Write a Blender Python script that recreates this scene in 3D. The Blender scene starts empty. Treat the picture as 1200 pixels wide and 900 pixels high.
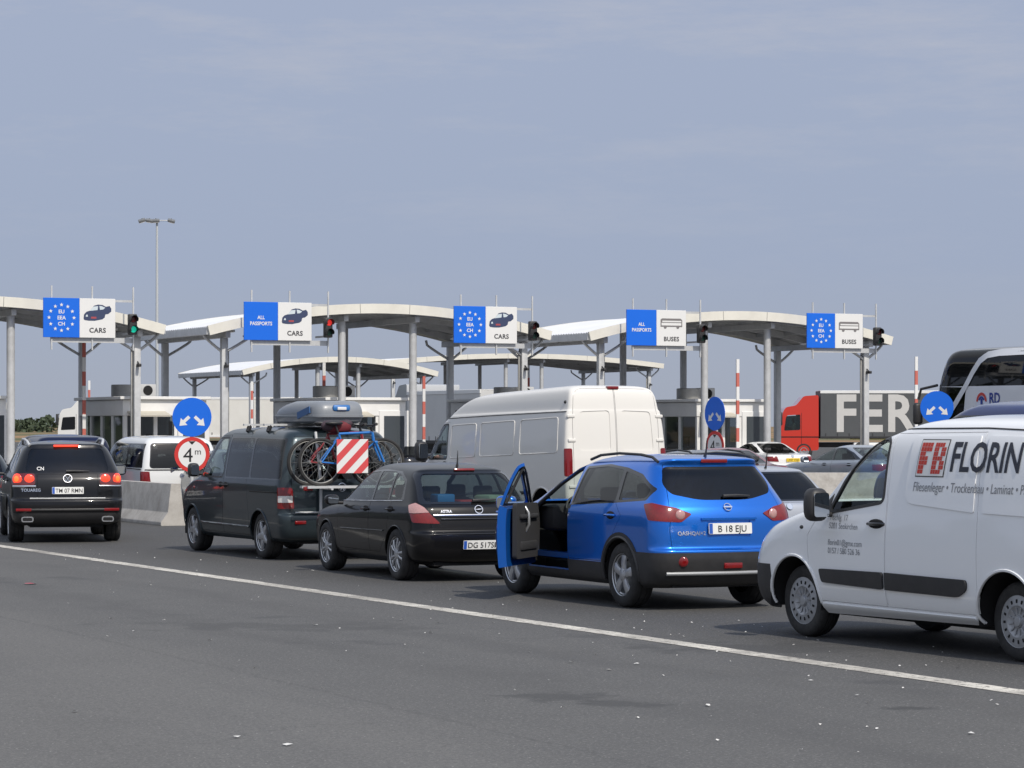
import bpy, bmesh, math, random
from mathutils import Vector, Matrix
from mathutils.bvhtree import BVHTree
from mathutils.interpolate import poly_3d_calc

R = math.radians
PI = math.pi
rnd = random.Random(7)
SC = bpy.context.scene
COL = SC.collection

# ------------------------------------------------------------------ camera numbers
# the photograph is 1200x900; a focal length of 3200 px and an eye height of 1.95 m fit its cars
F, H, HY = 3200.0, 1.95, 499.0


def G(px, py):
    """ground point seen at a pixel of the photograph"""
    y = H * F / (py - HY)
    return Vector(((px - 600) / F * y, y, 0))


def W3(px, py, y):
    return Vector(((px - 600) / F * y, y, H - (py - HY) / F * y))


# the row of booths: u runs along the row (to the right and away), v is the way the lanes run
TH = R(25)
CT, ST = math.cos(TH), math.sin(TH)
OX, OY = -13.3, 83.5


def UV(t, s, z=0.0):
    return Vector((OX + t * CT - s * ST, OY + t * ST + s * CT, z))


# ------------------------------------------------------------------ materials
MATS = {}


def nodes_of(m):
    m.use_nodes = True
    nt = m.node_tree
    return nt, nt.nodes['Principled BSDF']


def mat(name, col, rough=0.5, metal=0.0, coat=0.0, spec=0.5, noise=0.0, nscale=6.0, bump=0.0, bscale=60.0,
        emit=None, estr=0.0, dirt=None, dirtamt=0.0, dscale=3.0, rvar=0.0):
    if name in MATS:
        return MATS[name]
    m = bpy.data.materials.new(name)
    nt, b = nodes_of(m)
    N, L = nt.nodes, nt.links
    b.inputs['Base Color'].default_value = (*col, 1)
    b.inputs['Roughness'].default_value = rough
    b.inputs['Metallic'].default_value = metal
    b.inputs['Coat Weight'].default_value = coat
    b.inputs['Coat Roughness'].default_value = 0.04
    b.inputs['Specular IOR Level'].default_value = spec
    tc = N.new('ShaderNodeTexCoord')
    src = None
    if noise > 0:
        n = N.new('ShaderNodeTexNoise')
        n.inputs['Scale'].default_value = nscale
        n.inputs['Detail'].default_value = 6
        n.inputs['Roughness'].default_value = 0.65
        L.new(tc.outputs['Object'], n.inputs['Vector'])
        mx = N.new('ShaderNodeMix'); mx.data_type = 'RGBA'
        lo = tuple(max(0, c * (1 - noise)) for c in col); hi = tuple(min(1, c * (1 + noise)) for c in col)
        mx.inputs[6].default_value = (*lo, 1); mx.inputs[7].default_value = (*hi, 1)
        L.new(n.outputs['Fac'], mx.inputs[0])
        src = mx.outputs[2]
        if rvar > 0:
            mr = N.new('ShaderNodeMapRange')
            mr.inputs[3].default_value = max(0, rough - rvar); mr.inputs[4].default_value = min(1, rough + rvar)
            L.new(n.outputs['Fac'], mr.inputs[0]); L.new(mr.outputs[0], b.inputs['Roughness'])
    if dirt is not None:
        n2 = N.new('ShaderNodeTexNoise'); n2.inputs['Scale'].default_value = dscale; n2.inputs['Detail'].default_value = 8
        n2.inputs['Roughness'].default_value = 0.7
        L.new(tc.outputs['Object'], n2.inputs['Vector'])
        cr = N.new('ShaderNodeMapRange'); cr.inputs[1].default_value = 0.42; cr.inputs[2].default_value = 0.75
        cr.inputs[3].default_value = 0.0; cr.inputs[4].default_value = dirtamt
        L.new(n2.outputs['Fac'], cr.inputs[0])
        m2 = N.new('ShaderNodeMix'); m2.data_type = 'RGBA'
        m2.inputs[7].default_value = (*dirt, 1)
        if src is not None:
            L.new(src, m2.inputs[6])
        else:
            m2.inputs[6].default_value = (*col, 1)
        L.new(cr.outputs[0], m2.inputs[0])
        src = m2.outputs[2]
    if src is not None:
        L.new(src, b.inputs['Base Color'])
    if bump > 0:
        n3 = N.new('ShaderNodeTexNoise'); n3.inputs['Scale'].default_value = bscale; n3.inputs['Detail'].default_value = 4
        L.new(tc.outputs['Object'], n3.inputs['Vector'])
        bp = N.new('ShaderNodeBump'); bp.inputs['Strength'].default_value = bump; bp.inputs['Distance'].default_value = 0.01
        L.new(n3.outputs['Fac'], bp.inputs['Height']); L.new(bp.outputs[0], b.inputs['Normal'])
    if emit is not None:
        b.inputs['Emission Color'].default_value = (*emit, 1)
        b.inputs['Emission Strength'].default_value = estr
    MATS[name] = m
    return m


def paint(name, col, metal=0.0, rough=0.32, dust=0.0, coat=1.0, dustcol=(0.22, 0.20, 0.17)):
    """car paint under clear coat, with road dust that thickens in cloudy patches towards the sills"""
    if name in MATS:
        return MATS[name]
    m = bpy.data.materials.new(name)
    nt, b = nodes_of(m)
    N, L = nt.nodes, nt.links
    b.inputs['Metallic'].default_value = metal
    b.inputs['Coat Weight'].default_value = coat
    b.inputs['Coat Roughness'].default_value = 0.05
    b.inputs['Specular IOR Level'].default_value = 0.12
    tc = N.new('ShaderNodeTexCoord')
    sep = N.new('ShaderNodeSeparateXYZ'); L.new(tc.outputs['Object'], sep.inputs[0])
    n = N.new('ShaderNodeTexNoise'); n.inputs['Scale'].default_value = 2.2; n.inputs['Detail'].default_value = 7
    n.inputs['Roughness'].default_value = 0.7
    L.new(tc.outputs['Object'], n.inputs['Vector'])
    mr = N.new('ShaderNodeMapRange'); mr.inputs[1].default_value = 0.95; mr.inputs[2].default_value = 0.2
    mr.inputs[3].default_value = 0.12; mr.inputs[4].default_value = 1.0
    L.new(sep.outputs[2], mr.inputs[0])
    mul = N.new('ShaderNodeMath'); mul.operation = 'MULTIPLY'
    L.new(mr.outputs[0], mul.inputs[0]); L.new(n.outputs['Fac'], mul.inputs[1])
    mul2 = N.new('ShaderNodeMath'); mul2.operation = 'MULTIPLY'; mul2.inputs[1].default_value = dust
    mul2.use_clamp = True
    L.new(mul.outputs[0], mul2.inputs[0])
    mx = N.new('ShaderNodeMix'); mx.data_type = 'RGBA'
    mx.inputs[6].default_value = (*col, 1); mx.inputs[7].default_value = (*dustcol, 1)
    L.new(mul2.outputs[0], mx.inputs[0]); L.new(mx.outputs[2], b.inputs['Base Color'])
    r2 = N.new('ShaderNodeMapRange'); r2.inputs[3].default_value = rough; r2.inputs[4].default_value = 0.75
    L.new(mul2.outputs[0], r2.inputs[0]); L.new(r2.outputs[0], b.inputs['Roughness'])
    r3 = N.new('ShaderNodeMapRange'); r3.inputs[3].default_value = coat; r3.inputs[4].default_value = coat * 0.2
    L.new(mul2.outputs[0], r3.inputs[0]); L.new(r3.outputs[0], b.inputs['Coat Weight'])
    MATS[name] = m
    return m


def glass(name, tint, refl=1.0, dens=None):
    """a pane: clear layer with a tint, mirror reflection rising at grazing angles"""
    if name in MATS:
        return MATS[name]
    m = bpy.data.materials.new(name)
    m.use_nodes = True
    nt = m.node_tree; N, L = nt.nodes, nt.links
    N.clear()
    out = N.new('ShaderNodeOutputMaterial')
    tr = N.new('ShaderNodeBsdfTransparent'); tr.inputs[0].default_value = (*tint, 1)
    gl = N.new('ShaderNodeBsdfGlossy'); gl.inputs['Roughness'].default_value = 0.02
    gl.inputs[0].default_value = (refl, refl, refl, 1)
    lw = N.new('ShaderNodeLayerWeight'); lw.inputs[0].default_value = .5
    pw = N.new('ShaderNodeMath'); pw.operation = 'POWER'; pw.inputs[1].default_value = 5; L.new(lw.outputs['Facing'], pw.inputs[0])
    fr = N.new('ShaderNodeMapRange'); fr.inputs[3].default_value = .045; fr.inputs[4].default_value = 1.; L.new(pw.outputs[0], fr.inputs[0])
    mx = N.new('ShaderNodeMixShader')
    L.new(fr.outputs[0], mx.inputs[0]); L.new(tr.outputs[0], mx.inputs[1]); L.new(gl.outputs[0], mx.inputs[2])
    L.new(mx.outputs[0], out.inputs[0])
    MATS[name] = m
    return m


M_TYRE = mat('tyre rubber', (0.018, 0.018, 0.019), 0.85, noise=0.3, nscale=20, dirt=(0.09, 0.085, 0.08), dirtamt=0.45, dscale=5)
M_ALU = mat('alloy', (0.52, 0.53, 0.55), 0.33, metal=0.75, dirt=(0.12, 0.11, 0.10), dirtamt=0.35, dscale=9)
M_STEELCAP = mat('wheel cover grey', (0.36, 0.37, 0.39), 0.42, metal=0.4, dirt=(0.12, 0.11, 0.1), dirtamt=0.5, dscale=9)
M_DARK = mat('dark cavity', (0.008, 0.008, 0.009), 0.9)
M_INT = mat('cabin lining', (0.022, 0.022, 0.024), 0.85, noise=0.2)
M_SEAT = mat('seat fabric', (0.03, 0.03, 0.033), 0.9, noise=0.3, nscale=30)
M_PLASTIC = mat('black plastic', (0.022, 0.022, 0.024), 0.5, noise=0.15, nscale=12, dirt=(0.09, 0.085, 0.08), dirtamt=0.2, dscale=4)
M_GLOSSBLK = mat('gloss black', (0.008, 0.008, 0.009), 0.12, coat=0.5)
M_CHROME = mat('chrome', (0.75, 0.76, 0.78), 0.12, metal=1.0)
M_MIRROR = mat('mirror glass', (0.7, 0.73, 0.75), 0.03, metal=1.0)
M_LRED = mat('red lens', (0.17, 0.005, 0.006), 0.12, coat=0.6, noise=0.45, nscale=25)
M_LREDLIT = mat('red lens lit', (0.5, 0.015, 0.01), 0.15, coat=0.6, emit=(1.0, 0.07, 0.03), estr=0.9)
M_LORANGE = mat('orange lens lit', (0.5, 0.08, 0.015), 0.15, coat=0.6, emit=(1.0, 0.2, 0.04), estr=0.8)
M_LWHITE = mat('clear lens', (0.62, 0.6, 0.58), 0.12, coat=0.6, noise=0.2, nscale=50)
M_LPINK = mat('clear and red lens', (0.45, 0.25, 0.24), 0.15, coat=0.6, noise=0.3, nscale=50)
M_PLATE = mat('plate white', (0.72, 0.72, 0.70), 0.4, noise=0.06)
M_PLATEY = mat('plate yellow', (0.72, 0.5, 0.03), 0.4)
M_EUBLUE = mat('plate blue', (0.02, 0.09, 0.42), 0.4)
M_INK = mat('black ink', (0.012, 0.012, 0.014), 0.5)
M_INKNAVY = mat('navy ink', (0.012, 0.016, 0.03), 0.4)
M_INKGREY = mat('grey ink', (0.22, 0.23, 0.25), 0.5)
M_INKBLUE = mat('blue ink', (0.012, 0.03, 0.22), 0.4)
M_INKRED = mat('red ink', (0.5, 0.035, 0.02), 0.45, noise=0.25, nscale=60)
M_GL_CLEAR = glass('clear glass', (0.72, 0.80, 0.78))
M_GL_MID = glass('green glass', (0.38, 0.45, 0.44))
M_GL_TINT = glass('privacy glass', (0.06, 0.065, 0.07))
M_GL_DEEP = glass('deep privacy glass', (0.02, 0.022, 0.025))
M_GALV = mat('galvanised steel', (0.52, 0.53, 0.54), 0.5, metal=0.2, noise=0.18, nscale=7, dirt=(0.2, 0.2, 0.19), dirtamt=0.3, dscale=2)
M_GALVD = mat('weathered duct steel', (0.3, 0.3, 0.29), 0.42, metal=0.6, noise=0.25, nscale=5)
M_CREAM = mat('cream sheet metal', (0.70, 0.68, 0.61), 0.45, noise=0.05, nscale=2, dirt=(0.4, 0.38, 0.33), dirtamt=0.3, dscale=1.5)
M_ROOF = mat('white roof sheet', (0.66, 0.67, 0.69), 0.4, noise=0.05, nscale=2, dirt=(0.45, 0.45, 0.44), dirtamt=0.35, dscale=0.8)
M_WHITEP = mat('white panel', (0.74, 0.74, 0.73), 0.45, noise=0.03, nscale=3, dirt=(0.5, 0.48, 0.44), dirtamt=0.25, dscale=1.3)
M_SIGNBLUE = mat('sign blue', (0.006, 0.13, 0.66), 0.35, noise=0.04, nscale=2)
M_SIGNWHITE = mat('sign white', (0.70, 0.70, 0.69), 0.4, noise=0.02, nscale=3)
M_SIGNRED = mat('sign red', (0.55, 0.035, 0.03), 0.4)
M_BOOMRED = mat('boom red', (0.50, 0.13, 0.10), 0.55)
M_CONC = mat('concrete', (0.44, 0.42, 0.39), 0.85, noise=0.16, nscale=5, bump=0.35, bscale=60, dirt=(0.20, 0.18, 0.155), dirtamt=0.8, dscale=2.6)


# ------------------------------------------------------------------ objects and tags
def empty(name, loc=(0, 0, 0), rz=0.0, parent=None):
    o = bpy.data.objects.new(name, None)
    o.empty_display_size = 0.3
    COL.objects.link(o)
    o.location = loc
    o.rotation_euler = (0, 0, rz)
    if parent:
        o.parent = parent
    return o


def tag(o, label=None, cat=None, group=None, kind=None):
    if label:
        o['label'] = label
    if cat:
        o['category'] = cat
    if group:
        o['group'] = group
    if kind:
        o['kind'] = kind
    return o


def thing(name, label, cat, loc=(0, 0, 0), rz=0.0, group=None):
    return tag(empty(name, loc, rz), label, cat, group)


def copy_tree(o, parent=None):
    c = o.copy()
    COL.objects.link(c)
    if parent:
        c.parent = parent
    for ch in list(o.children):
        copy_tree(ch, c)
    return c


class MB:
    """collects primitives into one mesh"""

    def __init__(s):
        s.bm = bmesh.new()
        s.bm.faces.layers.int.new('mk')

    def _mark(s, mi, smooth=False):
        ly = s.bm.faces.layers.int['mk']
        for f in s.bm.faces:
            if not f[ly]:
                f.material_index = mi
                f[ly] = 1

    def box(s, c, sz, mi=0, bev=0.0, seg=2, rot=None, taper=None):
        r = bmesh.ops.create_cube(s.bm, size=1.0)
        vs = r['verts']
        for v in vs:
            if taper and v.co.z > 0:
                v.co.x *= taper[0]; v.co.y *= taper[1]
            v.co = Vector((v.co.x * sz[0], v.co.y * sz[1], v.co.z * sz[2]))
        M = Matrix.Translation(Vector(c))
        if rot is not None:
            M = M @ rot.to_4x4()
        bmesh.ops.transform(s.bm, matrix=M, verts=vs)
        if bev > 0:
            es = list({e for v in vs for e in v.link_edges})
            bmesh.ops.bevel(s.bm, geom=es, offset=bev, segments=seg, affect='EDGES', profile=0.5)
        s._mark(mi)
        return s

    def tube(s, pts, r, mi=0, n=8, caps=True, closed=False):
        pts = [Vector(p) for p in pts]
        rs = r if isinstance(r, (list, tuple)) else [r] * len(pts)
        rings = []
        ref = None
        k = len(pts)
        for i, p in enumerate(pts):
            if closed:
                d = pts[(i + 1) % k] - pts[i - 1]
            else:
                d = pts[min(i + 1, k - 1)] - pts[max(i - 1, 0)]
            d.normalize()
            if ref is None:
                ref = Vector((0, 0, 1)) if abs(d.z) < 0.9 else Vector((1, 0, 0))
            a = (ref - d * ref.dot(d)).normalized()
            b = d.cross(a)
            ref = a
            rings.append([s.bm.verts.new(p + (a * math.cos(2 * PI * j / n + PI / n) + b * math.sin(2 * PI * j / n + PI / n)) * rs[i]) for j in range(n)])
        for i in range(k if closed else k - 1):
            A, B = rings[i], rings[(i + 1) % k]
            for j in range(n):
                s.bm.faces.new((A[j], A[(j + 1) % n], B[(j + 1) % n], B[j]))
        if caps and not closed:
            s.bm.faces.new(rings[0][::-1]); s.bm.faces.new(rings[-1])
        s._mark(mi)
        return s

    def bar(s, p, q, w, h, mi=0, up=(0, 0, 1)):
        """rectangular bar from p to q"""
        p, q = Vector(p), Vector(q)
        d = (q - p).normalized()
        u = Vector(up)
        if abs(d.dot(u)) > 0.95:
            u = Vector((1, 0, 0))
        a = d.cross(u).normalized() * w / 2
        b = a.cross(d).normalized() * h / 2
        v = [s.bm.verts.new(x + e * a + f * b) for x in (p, q) for e, f in ((-1, -1), (1, -1), (1, 1), (-1, 1))]
        for q4 in ((3, 2, 1, 0), (4, 5, 6, 7), (0, 1, 5, 4), (1, 2, 6, 5), (2, 3, 7, 6), (3, 0, 4, 7)):
            s.bm.faces.new([v[i] for i in q4])
        s._mark(mi)
        return s

    def lathe(s, prof, axis='y', n=32, mi=0, c=(0, 0, 0), arc=None):
        """prof: list of (radius, along-axis)"""
        c = Vector(c)
        a0, a1 = arc if arc else (0, 2 * PI)
        full = arc is None
        rings = []
        m = n if full else n + 1
        for (r, t) in prof:
            ring = []
            for j in range(m):
                a = a0 + (a1 - a0) * j / n
                if axis == 'y':
                    p = Vector((r * math.cos(a), t, r * math.sin(a)))
                elif axis == 'z':
                    p = Vector((r * math.cos(a), r * math.sin(a), t))
                else:
                    p = Vector((t, r * math.cos(a), r * math.sin(a)))
                ring.append(s.bm.verts.new(c + p))
            rings.append(ring)
        for i in range(len(prof) - 1):
            A, B = rings[i], rings[i + 1]
            for j in range(n):
                k2 = (j + 1) % m
                s.bm.faces.new((A[j], B[j], B[k2], A[k2]))
        s._mark(mi)
        return s

    def prism(s, poly, o, ex, ey, t, mi=0, mi_side=None):
        """polygon (a,b) in the frame o,ex,ey extruded by t along ex x ey"""
        o, ex, ey = Vector(o), Vector(ex), Vector(ey)
        nz = ex.cross(ey).normalized() * t
        A = [s.bm.verts.new(o + ex * a + ey * b) for a, b in poly]
        B = [s.bm.verts.new(v.co + nz) for v in A]
        s.bm.faces.new(A[::-1])
        s.bm.faces.new(B)
        s._mark(mi)
        k = len(A)
        for i in range(k):
            s.bm.faces.new((A[i], A[(i + 1) % k], B[(i + 1) % k], B[i]))
        s._mark(mi if mi_side is None else mi_side)
        return s

    def grid(s, rows, mi=0, flip=False):
        V = [[s.bm.verts.new(p) for p in r] for r in rows]
        for i in range(len(V) - 1):
            for j in range(len(V[0]) - 1):
                q = (V[i][j], V[i][j + 1], V[i + 1][j + 1], V[i + 1][j])
                try:
                    s.bm.faces.new(q[::-1] if flip else q)
                except ValueError:
                    pass
        s._mark(mi)
        return s

    def ellipsoid(s, c, r, mi=0, u=12, v=8, rot=None, sup=1.0):
        res = bmesh.ops.create_uvsphere(s.bm, u_segments=u, v_segments=v, radius=1.0)
        for w in res['verts']:
            co = w.co
            if sup != 1.0:
                co = Vector([math.copysign(abs(k) ** sup, k) for k in co])
            w.co = Vector((co.x * r[0], co.y * r[1], co.z * r[2]))
        M = Matrix.Translation(Vector(c))
        if rot is not None:
            M = M @ rot.to_4x4()
        bmesh.ops.transform(s.bm, matrix=M, verts=res['verts'])
        s._mark(mi)
        return s


def mk(name, mb, mats, parent=None, smooth=35.0, loc=None, rz=0.0, recalc=False):
    bm = mb.bm if isinstance(mb, MB) else mb
    if recalc:
        bmesh.ops.recalc_face_normals(bm, faces=bm.faces)
    me = bpy.data.meshes.new(name)
    bm.to_mesh(me)
    bm.free()
    for m in (mats if isinstance(mats, (list, tuple)) else [mats]):
        me.materials.append(m)
    if smooth:
        for p in me.polygons:
            p.use_smooth = True
        me.set_sharp_from_angle(angle=R(smooth))
    o = bpy.data.objects.new(name, me)
    COL.objects.link(o)
    if parent:
        o.parent = parent
    if loc is not None:
        o.location = loc
    o.rotation_euler = (0, 0, rz)
    return o


# ------------------------------------------------------------------ lettering
def text_geo(txt, size=1.0, bold=0.0, shear=0.0, align='LEFT', spacing=1.0, xs=1.0):
    """returns flat (verts2d, faces) of a line of lettering, cap height = size"""
    cu = bpy.data.curves.new('t', 'FONT')
    cu.body = txt
    cu.size = size / 0.73
    cu.offset = bold * size
    cu.shear = shear
    cu.align_x = align
    cu.space_character = spacing
    cu.resolution_u = 3
    o = bpy.data.objects.new('t', cu)
    me = bpy.data.meshes.new_from_object(o)
    vs = [(v.co.x * xs, v.co.y) for v in me.vertices]
    fs = [tuple(p.vertices) for p in me.polygons]
    bpy.data.objects.remove(o)
    bpy.data.curves.remove(cu)
    bpy.data.meshes.remove(me)
    return vs, fs


def put_text(txt, size, o, ex, ey, m, parent=None, name='lettering', lift=0.003, mapf=None, **kw):
    """one line or a list of (text, size, dx, dy) laid on the frame o, ex, ey (normal ex x ey)"""
    if isinstance(txt, list) and len(txt) > 1:
        return [put_text([it], size, o, ex, ey, m, parent, name, lift, mapf, **kw) for it in txt][0]
    items = txt if isinstance(txt, list) else [(txt, size, 0, 0)]
    bm = bmesh.new()
    o, ex, ey = Vector(o), Vector(ex).normalized(), Vector(ey).normalized()
    nz = ex.cross(ey)
    for (t, sz, dx, dy) in items:
        vs, fs = text_geo(t, sz, **kw)
        VV = [bm.verts.new((a + dx, b + dy, 0)) for a, b in vs]
        for f in fs:
            try:
                bm.faces.new([VV[i] for i in f])
            except ValueError:
                pass
    if mapf:
        xs_ = [v.co.x for v in bm.verts]; ys_ = [v.co.y for v in bm.verts]
        for ax, lo, hi in ((0, min(xs_), max(xs_)), (1, min(ys_), max(ys_))):
            k = int((hi - lo) / .06)
            for i in range(1, k + 1):
                co = [0, 0, 0]; co[ax] = lo + (hi - lo) * i / (k + 1)
                no = [0, 0, 0]; no[ax] = 1
                bmesh.ops.bisect_plane(bm, geom=list(bm.verts) + list(bm.edges) + list(bm.faces), plane_co=co, plane_no=no)
    for v in bm.verts:
        v.co = mapf(v.co.x, v.co.y) if mapf else o + ex * v.co.x + ey * v.co.y + nz * lift
    bm.normal_update()
    # a hair of thickness
    return mk(name, bm, m, parent, smooth=None)


# ------------------------------------------------------------------ small polygon helpers
def rpoly(pts, r=0.03, n=4):
    """round the corners of a convex polygon; r may be a list"""
    out = []
    k = len(pts)
    for i in range(k):
        p = Vector(pts[i]).to_2d(); a = Vector(pts[i - 1]).to_2d(); b = Vector(pts[(i + 1) % k]).to_2d()
        rr = r[i] if isinstance(r, (list, tuple)) else r
        da, db = (a - p), (b - p)
        la, lb = da.length, db.length
        rr = min(rr, la * 0.45, lb * 0.45)
        if rr < 1e-4:
            out.append((p.x, p.y)); continue
        p0 = p + da / la * rr; p1 = p + db / lb * rr
        for j in range(n + 1):
            t = j / n
            q = p0 * (1 - t) ** 2 + p * 2 * t * (1 - t) + p1 * t * t
            out.append((q.x, q.y))
    return out


def ccw(poly):
    a = sum(poly[i - 1][0] * poly[i][1] - poly[i][0] * poly[i - 1][1] for i in range(len(poly)))
    return list(poly) if a > 0 else list(reversed(poly))


def inset(poly, d):
    poly = ccw(poly)
    k = len(poly)
    lines = []
    for i in range(k):
        p = Vector(poly[i]); q = Vector(poly[(i + 1) % k])
        e = (q - p)
        if e.length < 1e-6:
            continue
        e.normalize()
        n = Vector((-e.y, e.x))
        lines.append((p + n * d, e))
    out = []
    for i in range(len(lines)):
        p, e = lines[i - 1]; q, f = lines[i]
        cr = e.x * f.y - e.y * f.x
        if abs(cr) < 1e-5:
            out.append((q.x, q.y)); continue
        w = q - p
        t = (w.x * f.y - w.y * f.x) / cr
        out.append(tuple(p + e * t))
    return out


def circle(cx, cz, r, n=28, a0=0, a1=2 * PI):
    full = abs(a1 - a0 - 2 * PI) < 1e-6
    return [(cx + r * math.cos(a0 + (a1 - a0) * i / n), cz + r * math.sin(a0 + (a1 - a0) * i / n)) for i in range(n if full else n + 1)]
# ------------------------------------------------------------------ vehicle bodies
def pchip(xs, ys):
    n = len(xs)
    h = [xs[i + 1] - xs[i] for i in range(n - 1)]
    d = [(ys[i + 1] - ys[i]) / h[i] for i in range(n - 1)]
    m = [0.0] * n
    m[0], m[-1] = d[0], d[-1]
    for i in range(1, n - 1):
        if d[i - 1] * d[i] <= 0:
            m[i] = 0
        else:
            w1 = 2 * h[i] + h[i - 1]; w2 = h[i] + 2 * h[i - 1]
            m[i] = (w1 + w2) / (w1 / d[i - 1] + w2 / d[i])

    def f(x):
        i = max(0, min(n - 2, int(x)))
        t = (x - xs[i]) / h[i]
        return ((1 + 2 * t) * (1 - t) ** 2 * ys[i] + t * (1 - t) ** 2 * h[i] * m[i]
                + t * t * (3 - 2 * t) * ys[i + 1] + t * t * (t - 1) * h[i] * m[i + 1])
    return f


class Car:
    """body = nested horizontal contours; windows, doors and lamps are cut out of it exactly"""

    def __init__(s, name, label, cat, rows, paint_m, loc, rz, kr=0.03, kf=0.06, nsub=4, ns=36, group=None, clean=None):
        s.root = thing(name, label, cat, loc, rz, group)
        s.paint = paint_m
        rows = [tuple(r) + (0.10, 0.28, 0.03, 0.16)[len(r) - 5:] if len(r) < 9 else tuple(r) for r in rows]
        n = len(rows)
        fs = [pchip(list(range(n)), [r[c] for r in rows]) for c in range(9)]
        ss = [i / nsub for i in range((n - 1) * nsub + 1)]
        bm = bmesh.new()
        prev = None
        nR, nC, nF = 8, 6, 8
        for q in ss:
            xr, zr, xf, zf, w, cr, cf, br, bf = [f(q) for f in fs]
            wr, wf = w * (1 - kr), w * (1 - kf)
            cr = max(0.004, min(cr, wr * 0.8)); cf = max(0.004, min(cf, wf * 0.8))
            half = []
            ay = wr - cr
            for i in range(nR + 1):
                y = ay * i / nR
                half.append((xr + br * (y / wr) ** 2, y, zr))
            x0 = xr + br * (ay / wr) ** 2
            for i in range(1, nC + 1):
                a = PI / 2 * i / nC
                half.append((x0 + cr * (1 - math.cos(a)), ay + cr * math.sin(a), zr))
            xs0 = x0 + cr
            by = wf - cf
            x1 = xf - bf * (by / wf) ** 2
            xs1 = x1 - cf * 1.2
            for i in range(1, ns + 1):
                t = i / ns
                half.append((xs0 + (xs1 - xs0) * t, w * (1 - kr * (1 - t) ** 3 - kf * t ** 3), zr + (zf - zr) * t))
            for i in range(1, nC + 1):
                a = PI / 2 * i / nC
                half.append((xs1 + cf * 1.2 * math.sin(a), by + cf * math.cos(a), zf))
            for i in range(1, nF + 1):
                y = by * (1 - i / nF)
                half.append((xf - bf * (y / wf) ** 2, y, zf))
            L = [bm.verts.new(p) for p in half]
            Rr = [bm.verts.new((p[0], -p[1], p[2])) for p in half[1:-1]]
            ring = L + Rr[::-1]
            if prev:
                k = len(ring)
                for j in range(k):
                    bm.faces.new((prev[j], ring[j], ring[(j + 1) % k], prev[(j + 1) % k]))
            prev = ring
        bm.faces.new(prev[::-1])
        bm.normal_update()
        s.bm = bm
        s.bvh = BVHTree.FromBMesh(bm)
        bm.faces.ensure_lookup_table()
        s.bf = [([v.co.copy() for v in f.verts], [v.normal.copy() for v in f.verts]) for f in bm.faces]
        s.W = max(r[4] for r in rows)

    def nrm(s, co):
        loc, n, i, d = s.bvh.find_nearest(co)
        vs, ns = s.bf[i]
        if len(vs) > 8:
            return n
        w = poly_3d_calc(vs, loc)
        r = Vector((0, 0, 0))
        for a, b in zip(w, ns):
            r += b * a
        return r.normalized() if r.length > 1e-6 else n

    @staticmethod
    def frame(al, side):
        a = R(al)
        return Vector((-math.cos(a), side * math.sin(a), 0)), Vector((math.sin(a), side * math.cos(a), 0))

    def proj(s, al, side, h, z, lift=0.0):
        n, e = s.frame(al, side)
        o = e * h + Vector((0, 0, z)) + n * 12 + (Vector((1.2, 0, 0)) if al == 0 else Vector((0, 0, 0))) * 0
        loc, nn, i, d = s.bvh.ray_cast(o, -n)
        if loc is None:
            loc, nn, i, d = s.bvh.find_nearest(e * h + Vector((0, 0, z)) + n * 1.0)
        return loc + s.nrm(loc) * lift

    def cut(s, poly, al=90, side=1, thr=0.2, flt=None):
        poly = ccw(poly)
        n, e = s.frame(al, side)
        hs = [p[0] for p in poly]; zs = [p[1] for p in poly]
        h0, h1, z0, z1 = min(hs), max(hs), min(zs), max(zs)
        cur = []
        for f in s.bm.faces:
            if f.normal.dot(n) < thr:
                continue
            q0 = f.verts[0].co; hq = q0.x * e.x + q0.y * e.y
            if hq < h0 - .6 or hq > h1 + .6 or q0.z < z0 - .6 or q0.z > z1 + .6:
                continue
            a = [v.co.dot(e) for v in f.verts]; b = [v.co.z for v in f.verts]
            if max(a) < h0 or min(a) > h1 or max(b) < z0 or min(b) > z1:
                continue
            if flt and not flt(f.calc_center_median()):
                continue
            cur.append(f)
        k = len(poly)
        for i in range(k):
            p, q = poly[i], poly[(i + 1) % k]
            dx, dz = q[0] - p[0], q[1] - p[1]
            l = math.hypot(dx, dz)
            if l < 1e-6 or not cur:
                continue
            no = e * (dz / l) + Vector((0, 0, -dx / l))
            co = e * p[0] + Vector((0, 0, p[1]))
            keep, cutf = [], []
            c0 = co.dot(no)
            for f in cur:
                ds = [v.co.dot(no) - c0 for v in f.verts]
                if max(ds) < 1e-5:
                    keep.append(f)
                elif min(ds) < -1e-5:
                    cutf.append(f)
            if cutf:
                ed = {x for f in cutf for x in f.edges}; ve = {v for f in cutf for v in f.verts}
                r = bmesh.ops.bisect_plane(s.bm, geom=cutf + list(ed) + list(ve), dist=1e-5, plane_co=co, plane_no=no)
                fs = {g for g in r['geom'] if isinstance(g, bmesh.types.BMFace)} | {f for f in cutf if f.is_valid}
                keep += [f for f in fs if f.calc_center_median().dot(no) - c0 < 0]
            cur = list(dict.fromkeys(keep))
        return cur

    def part(s, faces, name, mats, parent=None, t=0.02, lift=0.0, keep=False, pivot=None, ngon_ok=True, rim=None):
        """turn a set of body faces into a mesh object of its own, t thick"""
        mats = mats if isinstance(mats, (list, tuple)) else [mats]
        im = 1 if len(mats) > 1 else 0
        idx = {}
        vo, no, fo = [], [], []
        for f in faces:
            q = []
            for v in f.verts:
                if v.index not in idx or True:
                    pass
                key = v
                if key not in idx:
                    idx[key] = len(vo)
                    nn = s.nrm(v.co)
                    vo.append(v.co + nn * lift); no.append(nn)
                q.append(idx[key])
            fo.append(q)
        m = len(vo)
        V = list(vo); N = list(no); Fc = list(fo); MI = [0] * len(fo)
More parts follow.
